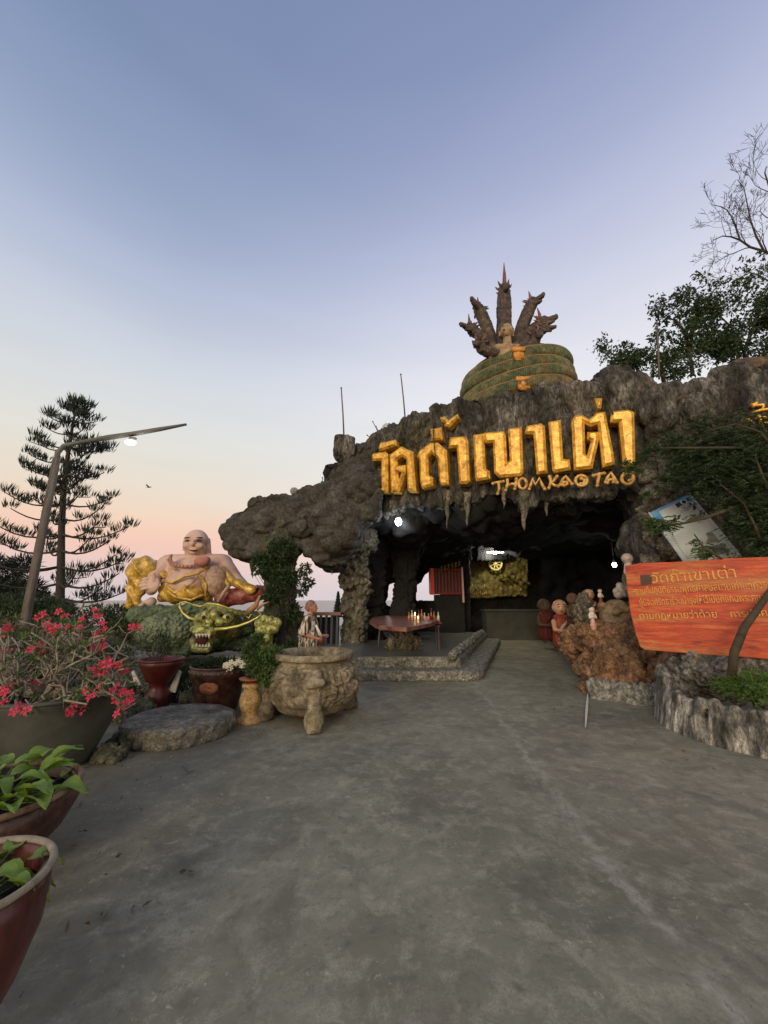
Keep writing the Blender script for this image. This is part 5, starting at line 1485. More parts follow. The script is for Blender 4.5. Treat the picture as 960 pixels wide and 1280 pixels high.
def hc_(co, no):
    x = co[:, 0] - wx; z = co[:, 2]; co = co + no * (.004 * (ridge(co * 30, 2, 3) - .5))[:, None]
    lim = .03 + np.clip((z - 1.455) * .9, -.06, .05); co[:, 0] = np.minimum(co[:, 0], wx + lim); return co


mk(f, 'hair', mat('greying_auburn_hair', [(.13, .06, .04), (.30, .17, .13)], scale=30, stretch=(1, 1, .3), rough=.7, bump=.5), wom, .007, 1, hc_)
bag = MB(); bag.ball(V(.2, -.08, .88), (.06, .07, .075)); bag.tube([V(.17, -.14, .95), V(.2, -.1, 1.02), V(.21, -.02, .95)], .006, 6)
tag(link('handbag', bag.fixmesh(), mat('dark_red_bag', [(.06, .02, .018), (.13, .04, .035)], scale=6, bump=.2)), 'small dark red bag held in front by the person in the striped top', 'bag')
b = MB(); b.add([V(.10, -.19, 1.13), V(.13, -.20, 1.15), V(.22, -.17, .98), V(.235, -.17, .94), V(.17, -.19, .97), V(.14, -.19, 1.05)], [(0, 1, 2, 3, 4, 5)])
me = b.mesh(); o = link('scarf', me, mat('white_cloth', [(.6, .58, .55), (.75, .73, .7)], scale=8, bump=.2), wom); sm = o.modifiers.new('s', 'SOLIDIFY'); sm.thickness = .012

# ================================================================== SMALL STATUES BESIDE THE PATH
M_robe = mat('dark_red_robe', [(.16, .022, .01), (.30, .055, .022)], scale=3, rough=.6, bump=.5, bscale=8, bdist=.02)
M_sskin = mat('glazed_statue_skin', [(.40, .22, .14), (.55, .34, .23)], scale=4, rough=.4, bump=.05)


def monk(loc, h, label, robe, skin, group=None, dark=False, hs=1.):
    x, y, z = loc; t = thing('monk_statue', loc, label, 'statue', group); q = h
    b = MB(); b.ball((x, y, z + .84 * q), (.145 * q * hs, .14 * q * hs, .155 * q * hs)); b.ball((x - .03 * q, y - .12 * q, z + .81 * q), (.02 * q, .025 * q, .02 * q)); b.cap((x, y, z + .62 * q), (x, y, z + .74 * q), .06 * q, .06 * q)
    for sg in (-1, 1): b.ball((x + sg * .145 * q * hs, y, z + .83 * q), (.02 * q, .03 * q, .045 * q))
    b.cap((x - .16 * q, y - .03 * q, z + .56 * q), (x - .19 * q, y - .13 * q, z + .42 * q), .05 * q, .045 * q); b.cap((x - .19 * q, y - .13 * q, z + .42 * q), (x - .05 * q, y - .24 * q, z + .40 * q), .04 * q, .03 * q)
    b.cap((x + .16 * q, y - .03 * q, z + .56 * q), (x + .15 * q, y - .14 * q, z + .42 * q), .05 * q, .045 * q); b.cap((x + .15 * q, y - .14 * q, z + .42 * q), (x + .0 * q, y - .24 * q, z + .40 * q), .04 * q, .03 * q)
    b.ball((x - .03 * q, y - .26 * q, z + .41 * q), (.05 * q, .035 * q, .045 * q)); b.ball((x, y, z + .55 * q), (.15 * q, .11 * q, .12 * q))
    for sg in (-1, 1): b.cap((x + sg * .08 * q, y, z + .1 * q), (x + sg * .08 * q, y - .1 * q, z + .035 * q), .045 * q, .035 * q)
    bo = link('body', blob(b, .017 * q, 2), skin, t)
    for sg in (-1, 1):
        b = MB(); b.tube([(x + sg * .055 * q - .02 * q + e_ * .03 * q, y - .137 * q * hs + abs(e_) * .01 * q, z + (.905 - .02 * abs(e_) - .008 * sg * e_) * q) for e_ in (-1, 0, 1)], .006 * q, 5); link('eyebrow', b.fixmesh(), M_dark, bo)
        b = MB(); b.ball((x + sg * .055 * q - .02 * q, y - .128 * q * hs, z + .85 * q), (.026 * q, .014 * q, .010 * q), seg=8, ring=6); link('eye', b.fixmesh(), M_dark, bo)
    b = MB(); b.ball((x - .025 * q, y - .135 * q * hs, z + .765 * q), (.032 * q, .012 * q, .009 * q), seg=8, ring=6); link('mouth', b.fixmesh(), mat('lip_red', [(.3, .05, .04)], bump=0), bo)
    b = MB(); b.cap((x, y, z + .57 * q), (x, y, z + .35 * q), .155 * q, .17 * q, 18); b.cap((x, y, z + .35 * q), (x, y, z + .16 * q), .17 * q, .19 * q, 18); b.cap((x + .14 * q, y, z + .6 * q), (x + .14 * q, y - .1 * q, z + .42 * q), .07 * q, .075 * q); b.cap((x + .1 * q, y - .06 * q, z + .64 * q), (x - .12 * q, y - .1 * q, z + .4 * q), .05 * q, .07 * q)

    def fz(co, no):
        a = np.arctan2(co[:, 1] - y, co[:, 0] - x); co = co.copy(); co[:, 2] = np.maximum(co[:, 2], z + .07 * q)
        return co + no * (.008 * q * np.sin(a * 14 + co[:, 2] * 6 / q))[:, None]
    link('robe', blob(b, .02 * q, 2, fz), robe, t)
    b = MB(); b.tube([(x + .13 * q, y - .07 * q, z + .66 * q), (x + .06 * q, y - .17 * q, z + .58 * q), (x - .06 * q, y - .19 * q, z + .48 * q), (x - .14 * q, y - .16 * q, z + .36 * q)], [.02 * q, .03 * q, .03 * q, .02 * q], 8); link('sash', b.fixmesh(), robe if label.startswith('dim') or 'brown' in label else mat('cream_sash', [(.35, .26, .2), (.5, .4, .33)], bump=0), t); return t


g = G(705, 814, .17)
monk((g.x, g.y, .16), 1.42, 'red-robed bald child monk statue with folded hands at the left end of the orange rock', M_robe, M_sskin, hs=.98)
g = G(690, 806, .17)
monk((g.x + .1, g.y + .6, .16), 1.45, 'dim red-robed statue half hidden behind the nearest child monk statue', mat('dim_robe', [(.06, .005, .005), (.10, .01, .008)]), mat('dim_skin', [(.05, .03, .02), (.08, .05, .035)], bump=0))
zr = lambda u, v, Y: P(u, v, Y)
p = zr(738, 765, 9.6); monk((p.x, 9.6, p.z - .35), .9, 'statue with pale face and red shawl behind the doll on the orange rock', M_robe, M_sskin)
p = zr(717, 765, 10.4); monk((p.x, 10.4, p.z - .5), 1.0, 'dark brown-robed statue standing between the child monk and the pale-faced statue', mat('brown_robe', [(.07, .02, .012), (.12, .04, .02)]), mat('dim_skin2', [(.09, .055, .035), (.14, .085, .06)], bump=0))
# slim white doll at the front of the rock
p = zr(742, 786, 7.75)
dl = thing('doll_figurine', (p.x, 7.75, p.z), 'slim white and pink doll figurine standing at the front of the orange rock', 'figurine')


def doll(t, p, h, top, low):
    b = MB(); x, y, z = p; b.cap((x, y, z + .03 * h), (x, y, z + .42 * h), .12 * h, .09 * h); b.ball((x, y, z + .14 * h), (.14 * h, .12 * h, .13 * h)); link('skirt', blob(b, .02 * h, 1), low, t)
    b = MB(); b.cap((x, y, z + .40 * h), (x, y, z + .62 * h), .085 * h, .12 * h); b.ball((x, y, z + .84 * h), (.13 * h, .12 * h, .14 * h)); b.cap((x, y, z + .6 * h), (x, y, z + .75 * h), .05 * h, .05 * h)
    for sg in (-1, 1): b.cap((x + sg * .12 * h, y, z + .62 * h), (x + sg * .15 * h, y - .06 * h, z + .46 * h), .04 * h, .035 * h); b.cap((x + sg * .15 * h, y - .06 * h, z + .46 * h), (x + sg * .03 * h, y - .12 * h, z + .5 * h), .035 * h, .025 * h)
    bo = link('torso', blob(b, .018 * h, 1), top, t)
    b = MB(); b.ball((x, y + .02 * h, z + .89 * h), (.14 * h, .12 * h, .11 * h)); link('hair', b.fixmesh(), M_dark, t)
    return t


doll(dl, (p.x, 7.75, p.z), .44, mat('white_glaze', [(.55, .48, .42), (.7, .63, .56)], rough=.3, bump=0), mat('pink_glaze', [(.5, .2, .16), (.65, .42, .36)], scale=14, rough=.3, bump=0))
p = zr(751, 750, 8.9); t = thing('doll_figurine', (p.x, 8.9, p.z), 'small doll figurine with white cap on top of the carved round stone', 'figurine')
doll(t, (p.x, 8.9, p.z - .1), .36, mat('white_glaze', []), M_robe)
p = zr(776, 742, 8.8); b = MB()
for dx, dz, r in [(0, .08, .10), (.1, .06, .08), (-.09, .05, .08), (0, .17, .08), (.05, .0, .1), (-.05, -.02, .1)]: b.ball((p.x + dx, 8.8, p.z + dz), r)
tag(link('white_figurine', blob(b, .016, 1, lambda co, no: co + no * (.02 * (ridge(co * 12, 2, 5) - .5))[:, None]), mat('white_glaze', [])), 'white curly lion-like figurine left of the red board top corner', 'figurine')
p = zr(785, 705, 7.7); t = thing('round_head_figurine', (p.x, 7.7, p.z), 'pale pinkish round-headed figure peeking above the red board corner', 'figurine')
b = MB(); b.ball((p.x, 7.7, zr(785, 698, 7.7).z), (.11, .10, .105)); b.cap((p.x, 7.7, p.z - .02), (p.x, 7.7, p.z - .3), .07, .12); b.ball((p.x - .03, 7.6, zr(785, 699, 7.7).z), (.02, .02, .015)); link('body', blob(b, .013, 2), mat('pale_pink_glaze', [(.45, .36, .31), (.6, .5, .44)], rough=.35, bump=0), t)
b = MB(); b.ball((p.x, 7.72, zr(785, 698, 7.7).z - .5), (.14, .14, .3)); link('base', b.fixmesh(), M_rock2, t)


def f(b):
    c = P(773, 772, 8.2); b.ball(c, (.36, .28, .36)); b.ball(c + Vector((-.05, -.24, -.05)), (.14, .1, .1)); b.ball(c + Vector((0, 0, -.3)), (.38, .3, .2))
    for sg in (-1, 1): b.ball(c + Vector((sg * .14 - .03, -.24, .1)), (.08, .06, .06)); b.ball(c + Vector((sg * .3, 0, .22)), (.1, .1, .1)); b.cap(c + Vector((sg * .16 - .03, -.26, .2)), c + Vector((sg * .03 - .03, -.28, .14)), .04, .03)
    b.cap(c + Vector((-.2, -.24, -.18)), c + Vector((.14, -.26, -.18)), .05, .05)


cs = mk(f, 'carved_stone', mat('carved_tan_stone', [(.08, .055, .03), (.24, .17, .09), (.36, .27, .16)], scale=6, rough=.85, bump=.9, bscale=12, bdist=.03), None, .02, 1, lambda co, no: co + no * (.05 * (ridge(co * 5, 3, 7) - .5))[:, None])
tag(cs, 'round tan stone carved like a curly lion face, on the orange rock', 'statue')
b = MB(); add_px(b, 728, 768, 12, 9.2, vs=1.3); add_px(b, 730, 752, 9, 9.2, vs=1.4)
tag(link('stone', blob(b, .025, 2, rock_disp(.05, .04, .02, ls=(4, 4, 4), seed=83)), M_rock2), 'upright tan rock lump left of the carved lion-faced stone', 'stone')
# ================================================================== STONE URN
M_urn = mat('carved_sandstone', [(.05, .04, .026), (.20, .165, .105), (.42, .36, .25)], grit=.32, gscale=22, scale=5, detail=9, rough=.85, bump=.8, bscale=20, bdist=.012, cols2=[(.10, .085, .04), (.2, .17, .08)], scale2=4, mix2=(.55, .7))
uc = Vector((P(392, 850, 5.72).x, 5.72, 0))
urn = thing('stone_urn', uc, 'big round carved sandstone urn with bulging relief on three paw feet', 'urn')
b = MB()
b.lathe(uc, [(0, .06), (.28, .06), (.46, .13), (.575, .27), (.61, .43), (.58, .60), (.50, .70), (.475, .735), (.50, .76), (.555, .775), (.56, .83), (.545, .85), (.50, .85), (.475, .80), (.44, .70), (.46, .55), (.42, .4), (.2, .3), (0, .3)], 64)


def ud(co, no):
    r = np.hypot(co[:, 0] - uc.x, co[:, 1] - uc.y); z = co[:, 2]; a = np.arctan2(co[:, 1] - uc.y, co[:, 0] - uc.x)
    out = ((no[:, 0] * (co[:, 0] - uc.x) + no[:, 1] * (co[:, 1] - uc.y)) > 0) * np.clip((z - .22) * 8, 0, 1) * np.clip((.71 - z) * 12, 0, 1)
    q = np.stack([a * .6 * 1.0, z * 1.2, r * 0], 1); w = q + .28 * np.stack([fbm(q * 3.2, 2, 4), fbm(q * 3.2, 2, 9), q[:, 0] * 0], 1)
    s = np.sin(w[:, 0] * 22 + 6 * np.sin(w[:, 1] * 11)) * np.sin(w[:, 1] * 26 + 5 * np.sin(w[:, 0] * 9))
    d1, d2, c = worley(np.stack([w[:, 0] * 5.2, w[:, 1] * 5.2, q[:, 2]], 1), 5)
    rings = np.abs(np.sin(d1 * 9)) ** .7
    h = (.055 * (rings - .5) * (c > .25) + .055 * np.clip((d2 - d1) * 2, 0, .8) + .010 * s) * out + .004 * fbm(co * 30, 2, 3)
    return co + no * h[:, None]


link('bowl', blob(b, .0125, 1, ud), M_urn, urn)
b = MB(); b.lathe(uc, [(0, .62), (.43, .62)], 32); link('ash', b.mesh(), mat('grey_ash', [(.07, .065, .055), (.14, .13, .11)], scale=8), urn)
for ang in (-78, -166, 42):
    a = math.radians(ang); d = Vector((math.cos(a), math.sin(a), 0)); sd = Vector((-d.y, d.x, 0))
    b = MB(); b.ball(uc + d * .56 + Vector((0, 0, .50)), (.10, .10, .085)); b.cap(uc + d * .56 + Vector((0, 0, .48)), uc + d * .60 + Vector((0, 0, .2)), .085, .095)
    b.ball(uc + d * .62 + Vector((0, 0, .13)), (.125, .125, .155)); b.ball(uc + d * .62 + Vector((0, 0, .07)), (.115, .115, .09)); b.ball(uc + d * .60 + Vector((0, 0, .55)), (.10, .09, .08))
    for k in (-1.2, -.4, .4, 1.2): b.ball(uc + d * .725 + sd * k * .05 + Vector((0, 0, .05)), (.03, .035, .045))
    b.cap(uc + d * .66 + sd * -.07 + Vector((0, 0, .53)), uc + d * .68 + sd * .07 + Vector((0, 0, .56)), .045, .05)

    def fd(co, no):
        co = co + no * (.014 * (ridge(co * 11, 3, 8) - .5))[:, None]; co[:, 2] = np.maximum(co[:, 2], .004); return co
    link('paw_leg', blob(b, .013, 1, fd), M_urn, urn)

# ================================================================== POTS AND PEDESTALS


def pot(name, c, prof, m_, label, wall=.03, soil=None, n=48, rim=None, wob=.004, cat='pot', extra=None):
    """prof: outer profile from the foot up; inner wall is made from it"""
    c = Vector(c); t = thing(name, c, label, cat)
    inner = [(max(r - wall, .01), z) for r, z in prof[::-1] if z > prof[0][1] + wall]
    b = MB(); b.lathe(c, [(0, prof[0][1])] + prof + inner + [(0, inner[-1][1])], n, wob=wob); link('pot_body', b.fixmesh(), m_, t)
    top = prof[-1]; zs = soil if soil else top[1] * .88
    b = MB(); ri = np.interp(zs, [z for r, z in prof], [r for r, z in prof]) - wall * .7; b.lathe(c, [(0, zs + .01), (ri, zs)], 24); link('soil', b.mesh(), mat('dark_soil', [(.012, .01, .007), (.04, .03, .02)], scale=20, bump=.8), t)
    if rim:
        b = MB(); r, z, w = rim; b.tube([c + Vector((r * math.cos(a), r * math.sin(a), z)) for a in np.linspace(0, 2 * math.pi, n + 1)], w, 10, caps=False); link('rim', b.mesh(), extra or m_, t)
    return t


M_redglaze = mat('dark_red_glaze', grit=.3, gscale=14, cols=[(.03, .008, .006), (.085, .018, .013), (.14, .04, .027)], scale=5, stretch=(1, 1, .3), detail=8, rough=.33, bump=.25, bscale=10, bdist=.008)
M_brownglaze = mat('brown_glaze', grit=.35, gscale=16, cols=[(.03, .012, .008), (.075, .03, .02), (.14, .075, .05)], scale=6, detail=8, rough=.4, bump=.4, bscale=12)
M_greypot = mat('grey_green_pot', [(.03, .034, .027), (.06, .064, .052), (.085, .09, .075)], scale=2.2, detail=8, rough=.7, bump=.25, bscale=12)
M_terra = mat('terracotta', grit=.3, gscale=20, cols=[(.26, .09, .04), (.42, .16, .07)], scale=7, rough=.75, bump=.3)
M_sand = mat('yellow_sandstone', grit=.35, gscale=24, cols=[(.22, .12, .04), (.46, .29, .11), (.54, .38, .18)], scale=8, detail=8, rough=.75, bump=.4)
M_rim = mat('buff_rim', [(.16, .13, .09), (.30, .26, .19)], scale=16, rough=.6, bump=.3)

pot('plant_pot', (-1.55, 1.66, 0), [(.12, 0), (.15, .05), (.22, .2), (.268, .36), (.275, .45), (.27, .54)], M_redglaze, 'glossy dark red pot with a pale rim, nearest at the lower left', .028, .46, rim=(.272, .545, .014), extra=M_rim)
pot('plant_pot', (-2.36, 2.62, 0), [(.22, 0), (.26, .06), (.38, .2), (.44, .32), (.43, .42)], M_brownglaze, 'wide dark brown glazed pot full of big lime green leaves', .03, .35, rim=(.435, .425, .018), extra=mat('worn_brown_rim', [(.10, .05, .03), (.25, .17, .11)], scale=12, bump=.4))
pot('plant_pot', (-1.42, 1.16, 0), [(.12, 0), (.17, .12), (.19, .26), (.18, .34)], mat('grey_stoneware', [(.08, .08, .07), (.17, .165, .14)], scale=6, rough=.7, bump=.4), 'grey stoneware pot cut off by the lower left corner', .02, .28)
pc = Vector((P(70, 900, 4.15).x, 4.15, 0))
pot('plant_pot', pc, [(.30, 0), (.33, .02), (.45, .3), (.53, .54), (.56, .62), (.575, .66)], M_greypot, 'huge plain grey-green pot under the pink flowering desert rose', .04, .56, rim=(.565, .66, .02))

# low round stone plinth
g = G(208, 925)
b = MB(); pcx = Vector((g.x + .02, g.y + .22, 0)); b.lathe(pcx, [(0, 0), (.60, 0), (.61, .09), (.59, .18), (.54, .205), (0, .21)], 56, wob=.02)


def pd(co, no):
    s = np.clip(1 - np.abs(no[:, 2]) * 1.1, 0, 1); d1, d2, c = worley(co * np.array([7, 7, 7]), 6)
    return co + no * ((.05 * (np.clip((d2 - d1) * 2, 0, 1) - .5) + .03 * (ridge(co * 9, 3, 5) - .5)) * s + .008 * fbm(co * 6, 3, 4))[:, None]


tag(link('stone_plinth', blob(b, .02, 1, pd), mat('plinth_stone', grit=.45, gscale=18, cols=[(.04, .038, .03), (.13, .123, .098), (.23, .215, .17)], scale=4, detail=9, rough=.9, bump=.7, bscale=16, bdist=.015)), 'low round plinth of rough grey stone left of the yellow baluster', 'plinth')

# red bowl on its foot
g = G(195, 884); c = Vector((g.x, g.y, 0)); k = 1 / 481 * g.y * .93 * 1.0; hh = (884 - 828) * k
pot('bowl_planter', c, [(.17, 0), (.17, hh * .30), (.13, hh * .36), (.13, hh * .50), (.19, hh * .58), (.29, hh * .88), (.31, hh)], mat('oxblood_bowl', [(.05, .008, .006), (.12, .018, .013)], scale=5, rough=.4, bump=.2), 'oxblood red bowl planter on a dark round foot, behind the low plinth', .02, hh * .92, rim=(.31, hh, .014))
for du, lab in ((24, 'white triangular tile leaning right of the red bowl planter'), (-24, 'white tile edge leaning left of the red bowl planter')):
    a = P(195 + du, 860, c.y + .05); b = MB(); sg = 1 if du > 0 else -1
    b.slab([(195 + du - sg * 9, 864), (195 + du + sg * 4, 838), (195 + du + sg * 3 + sg * 4, 840), (195 + du, 866)], [], lambda u, v: P(u, v, c.y + .05), Vector((0, .03, 0)))
    tag(link('tile', b.fixmesh(), mat('white_tile', [(.4, .39, .34), (.52, .5, .45)], scale=5, rough=.5, bump=.1), smooth=False), lab, 'tile')
# brown studded pot
c = Vector((P(273, 860, 6.0).x, 6.0, 0)); zt = P(273, 836, 5.7).z
t = pot('plant_pot', c, [(.24, 0), (.28, .05), (.33, zt * .5), (.37, zt - .14), (.40, zt - .12), (.40, zt)], M_brownglaze, 'wide brown pot with a studded band and red flower relief, left of the urn', .03, zt * .9, rim=(.4, zt, .014))
for k in range(14):
    a = math.radians(180 + 180 * (k + .5) / 14); b = MB(); b.ball(c + Vector((.405 * math.cos(a), .405 * math.sin(a), zt - .06)), .011, seg=8, ring=6); link('stud', b.fixmesh(), M_rim, t)
b = MB(); b.ball(c + Vector((0, -.33, zt - .24)), (.13, .05, .09)); link('red_relief', blob(b, .012, 1, lambda co, no: co + no * (.02 * (ridge(co * 16, 2, 5) - .5))[:, None]), M_terra, t)
# yellow baluster with terracotta cup
g = G(306, 907); c = Vector((g.x, g.y + .15, 0)); H_ = P(306, 850, g.y).z
t = thing('baluster_pedestal', c, 'yellow sandstone baluster pedestal with a terracotta cup, front left of the urn', 'pedestal')
b = MB(); b.lathe(c, [(0, 0), (.17, 0), (.17, .03), (.15, .06), (.10, .09), (.105, .14), (.13, .2), (.14, .27), (.12, .34), (.09, .39), (.09, .41), (.12, .43), (.12, .46), (.08, .48), (0, .48)], 40, wob=.006); link('baluster', b.fixmesh(), M_sand, t)
b = MB(); b.lathe(c, [(0, .47), (.09, .47), (.11, .52), (.15, H_ - .02), (.165, H_), (.14, H_ + .0), (.10, .55), (0, .55)], 32, wob=.01); link('cup', b.fixmesh(), M_terra, t)
b = MB(); b.lathe(c, [(0, H_ - .03), (.13, H_ - .04)], 20); link('soil', b.mesh(), mat('dark_soil', []), t)
cup = c.copy(); cupz = H_
# loose dark stones along the edge of the yard
rg = random.Random(12)
for k, (u, v, r, lab) in enumerate([(128, 955, .12, 'dark lumpy stone right of the huge grey-green pot'), (150, 938, .13, 'dark lumpy stone against the left side of the low plinth'), (168, 895, .16, 'dark stone block behind the low plinth under the red bowl'), (240, 885, .2, 'dark stone behind the plinth left of the studded pot'), (330, 893, .13, 'dark stone between baluster and urn'), (140, 905, .16, 'dark stone behind the huge pot')]):
    g = G(u, v); b = MB(); b.ball((g.x, g.y + r * .6, r * .5), (r * 1.2, r, r * .85)); b.ball((g.x + r * .5, g.y + r * .5, r * .4), (r * .9, r, r * .6))
    tag(link('stone', blob(b, .018, 1, rock_disp(.05, .04, .02, ls=(5, 5, 5), ss=(7, 7, 7), seed=90 + k)), M_moss), lab, 'stone')

# ================================================================== PLANTS
M_leafd = leafmat('dark_leaf', [(.012, .028, .010), (.035, .065, .022), (.06, .10, .03)], 3)
M_leafm = leafmat('mid_green_leaf', [(.03, .06, .015), (.07, .13, .03), (.12, .19, .05)], 3)
M_leafl = leafmat('lime_leaf', [(.09, .15, .02), (.17, .26, .04), (.28, .34, .08)], 5)
M_bark = mat('grey_bark', [(.09, .075, .055), (.24, .21, .165), (.36, .325, .265)], scale=10, detail=8, rough=.85, bump=.4, bscale=30, bdist=.006)
M_barkd = mat('dark_bark', [(.018, .014, .012), (.05, .04, .034)], scale=8, rough=.9, bump=.5)
M_petal = leafmat('pink_petal', [(.48, .012, .045), (.62, .03, .09), (.75, .14, .2)], 30, .5)

# flower prototype
fm = MB()
for k in range(5):
    a = 2 * math.pi * k / 5; d = Vector((math.cos(a), math.sin(a), 0)); s = Vector((-d.y, d.x, 0)); R = .042
    o_ = d * .006
    fm.add([o_ + Vector((0, 0, -.004)), d * R * .55 + s * R * .34 + Vector((0, 0, .006)), d * R + s * R * .2 + Vector((0, 0, .001)), d * R * 1.05 + Vector((0, 0, -.003)), d * R - s * R * .2 + Vector((0, 0, .001)), d * R * .55 - s * R * .34 + Vector((0, 0, .006)), d * R * .55 + Vector((0, 0, .001))],
           [(0, 1, 6), (1, 2, 6), (2, 3, 6), (3, 4, 6), (4, 5, 6), (5, 0, 6)])
fm.tube([(0, 0, -.03), (0, 0, 0)], [.004, .008], 5)
flower_me = fm.mesh('flower'); flower_me.materials.append(M_petal)

ad = thing('desert_rose', pc + Vector((0, 0, .6)), 'sprawling desert rose shrub with bare grey branches and pink flowers in the huge pot', 'shrub')
fl = [(250, 130), (383, 130), (590, 130), (25, 240), (600, 210), (800, 230), (310, 205), (455, 190), (355, 235), (465, 260), (615, 265), (240, 320), (265, 380), (380, 340), (545, 310), (600, 350), (50, 375), (20, 420), (640, 420), (600, 480),
      (640, 465), (740, 455), (60, 600), (15, 630), (185, 575), (535, 605), (700, 590), (770, 640), (720, 695), (435, 680), (115, 705), (70, 760), (510, 690), (90, 790), (690, 620), (10, 215), (0, 380)]
rg = random.Random(7); bb = MB(); trunk = pc + Vector((-.05, 0, .62)); nfl = 0; tips = []; tw = []
for k in range(3): bb.cap(trunk + Vector((rg.uniform(-.1, .1), rg.uniform(-.1, .1), -.08)), trunk + Vector((rg.uniform(-.15, .15), rg.uniform(-.1, .1), .12)), .07, .05)
hubs = [trunk + Vector((math.cos(a) * r, math.sin(a) * r * .7, z)) for a, r, z in [(0.2, .35, .15), (1.2, .3, .3), (2.2, .3, .28), (3.2, .4, .12), (4.2, .35, .1), (5.2, .3, .12), (.8, .1, .4)]]
for h_ in hubs:
    m_ = (trunk + h_) / 2 + Vector((rg.uniform(-.08, .08), rg.uniform(-.08, .08), -.03)); bb.tube([trunk, m_, h_], [.045, .032, .022], 8)
fpos = []
for x, y in fl:
    u, v = x / 4.8, 740 + y / 4.8; Y = rg.uniform(3.9, 4.9) if v < 830 else rg.uniform(3.35, 4.0)
    if (u, v) == (0, 0): continue
    fpos.append((P(u, v, Y), True))
for _ in range(60):
    u = rg.uniform(-30, 165); v = rg.uniform(775, 890); fpos.append((P(u, v, rg.uniform(3.5, 4.9)), False))
for p, isf in fpos:
    h_ = min(hubs, key=lambda q: (q - p).length + rg.uniform(0, .15)); L_ = (p - h_).length; pts = [h_]
    for k in (1, 2, 3, 4, 5):
        t = k / 6; q = h_.lerp(p, t) + Vector((rg.uniform(-1, 1), rg.uniform(-1, 1), rg.uniform(-1, 1) - .7 * math.sin(math.pi * t))) * .11 * L_; pts.append(q)
    pts.append(p); bb.tube(pts, [.015, .013, .0115, .010, .009, .007, .006], 6)
    for k in (2, 3, 4, 5):
        if rg.random() < .75:
            e = pts[k] + Vector((rg.uniform(-1, 1), rg.uniform(-1, 1), rg.uniform(-.4, 1))) * rg.uniform(.08, .2); bb.tube([pts[k], (pts[k] + e) / 2 + Vector((0, 0, -.02)), e], [.007, .0055, .004], 5); tw.append(e)
    if isf:
        for j in range(rg.randint(3, 5)):
            q = p + Vector((rg.uniform(-.055, .055), rg.uniform(-.05, .05), rg.uniform(-.05, .055)))
            o = bpy.data.objects.new('flower', flower_me); SC.collection.objects.link(o); o.parent = ad; o.location = q - ORG[ad.name]
            n_ = Vector((rg.uniform(-.7, .7), rg.uniform(-1.2, -.1), rg.uniform(-.1, .9))); o.rotation_euler = n_.to_track_quat('Z', 'Y').to_euler(); s_ = rg.uniform(.7, 1.1); o.scale = (s_,) * 3; nfl += 1
        tw.append(p)
    else: tw.append(p)
link('branches', bb.mesh(), M_bark, ad)
q = []; dd = []
for e in tw:
    if rg.random() < .55:
        for j in range(rg.randint(5, 9)): q.append(e + Vector((rg.uniform(-1, 1), rg.uniform(-1, 1), rg.uniform(-1, 1))) * .012); dd.append((rg.uniform(-1, 1), rg.uniform(-1, 1), rg.uniform(-.1, 1.2)))
lo_ = leaves('foliage', np.array([list(a) for a in q]), np.array(dd), .065, .022, M_leafm, ad, 3); lo_['kind'] = 'stuff'

# dry tangled hedge behind it
hg = thing('dry_hedge', (-4.2, 6.6, 0), 'tangled olive-brown hedge with sparse leaves behind the pink flowering shrub', 'hedge')
b = MB(); tips = []
rg = random.Random(21)
for k in range(26):
    p = Vector((rg.uniform(-7.2, -4.6), rg.uniform(5.8, 7.6), 0)); grow(b, p, Vector((rg.uniform(-.3, .3), rg.uniform(-.2, .2), 1)), .42, .02, 3, rg, tips, .9, .1, 3, .8, (2, 3), .004, .3, 5)
o = link('twigs', b.mesh(), M_bark, hg)
cl = [(t[0], .16) for t in tips]; ps, dr = scatter(cl, 9000, 5)
ps[:, 2] = np.clip(ps[:, 2], .02, 1.5); o = leaves('foliage', ps, dr, .07, .022, leafmat('olive_leaf', [(.03, .035, .012), (.075, .085, .03), (.14, .13, .055)], 3), hg, 5); o['kind'] = 'stuff'


def shrub(name, clumps, n, L_, w_, m_, label, seed, cat='shrub', stems=8, base=None, droop=0., z=1., spread=.6):
    """clumps: (u, v, rpx, Y)"""
    cs_ = [(P(u, v, Y), r * S(v, Y)) for u, v, r, Y in clumps]; mx = sum((c for c, r in cs_), Vector()) / len(cs_)
    bz = base if base is not None else Vector((mx.x, mx.y, 0)); t = thing(name, bz, label, cat); rr = random.Random(seed); b = MB()
    for c, r in cs_:
        for k in range(stems):
            e = c + Vector((rr.uniform(-1, 1), rr.uniform(-1, 1), rr.uniform(-1, 1))) * r * .75; s = bz + Vector((rr.uniform(-.1, .1), rr.uniform(-.1, .1), 0)); m = s.lerp(e, .6) + Vector((rr.uniform(-1, 1), rr.uniform(-1, 1), 0)) * .06
            b.tube([s, m, e], [.014, .009, .004], 5, caps=False)
    link('stems', b.mesh(), M_barkd, t)
    ps, dr = scatter(cs_, n, seed, z); o = leaves('foliage', ps, dr, L_, w_, m_, t, seed, droop=droop); o['kind'] = 'stuff'; return t


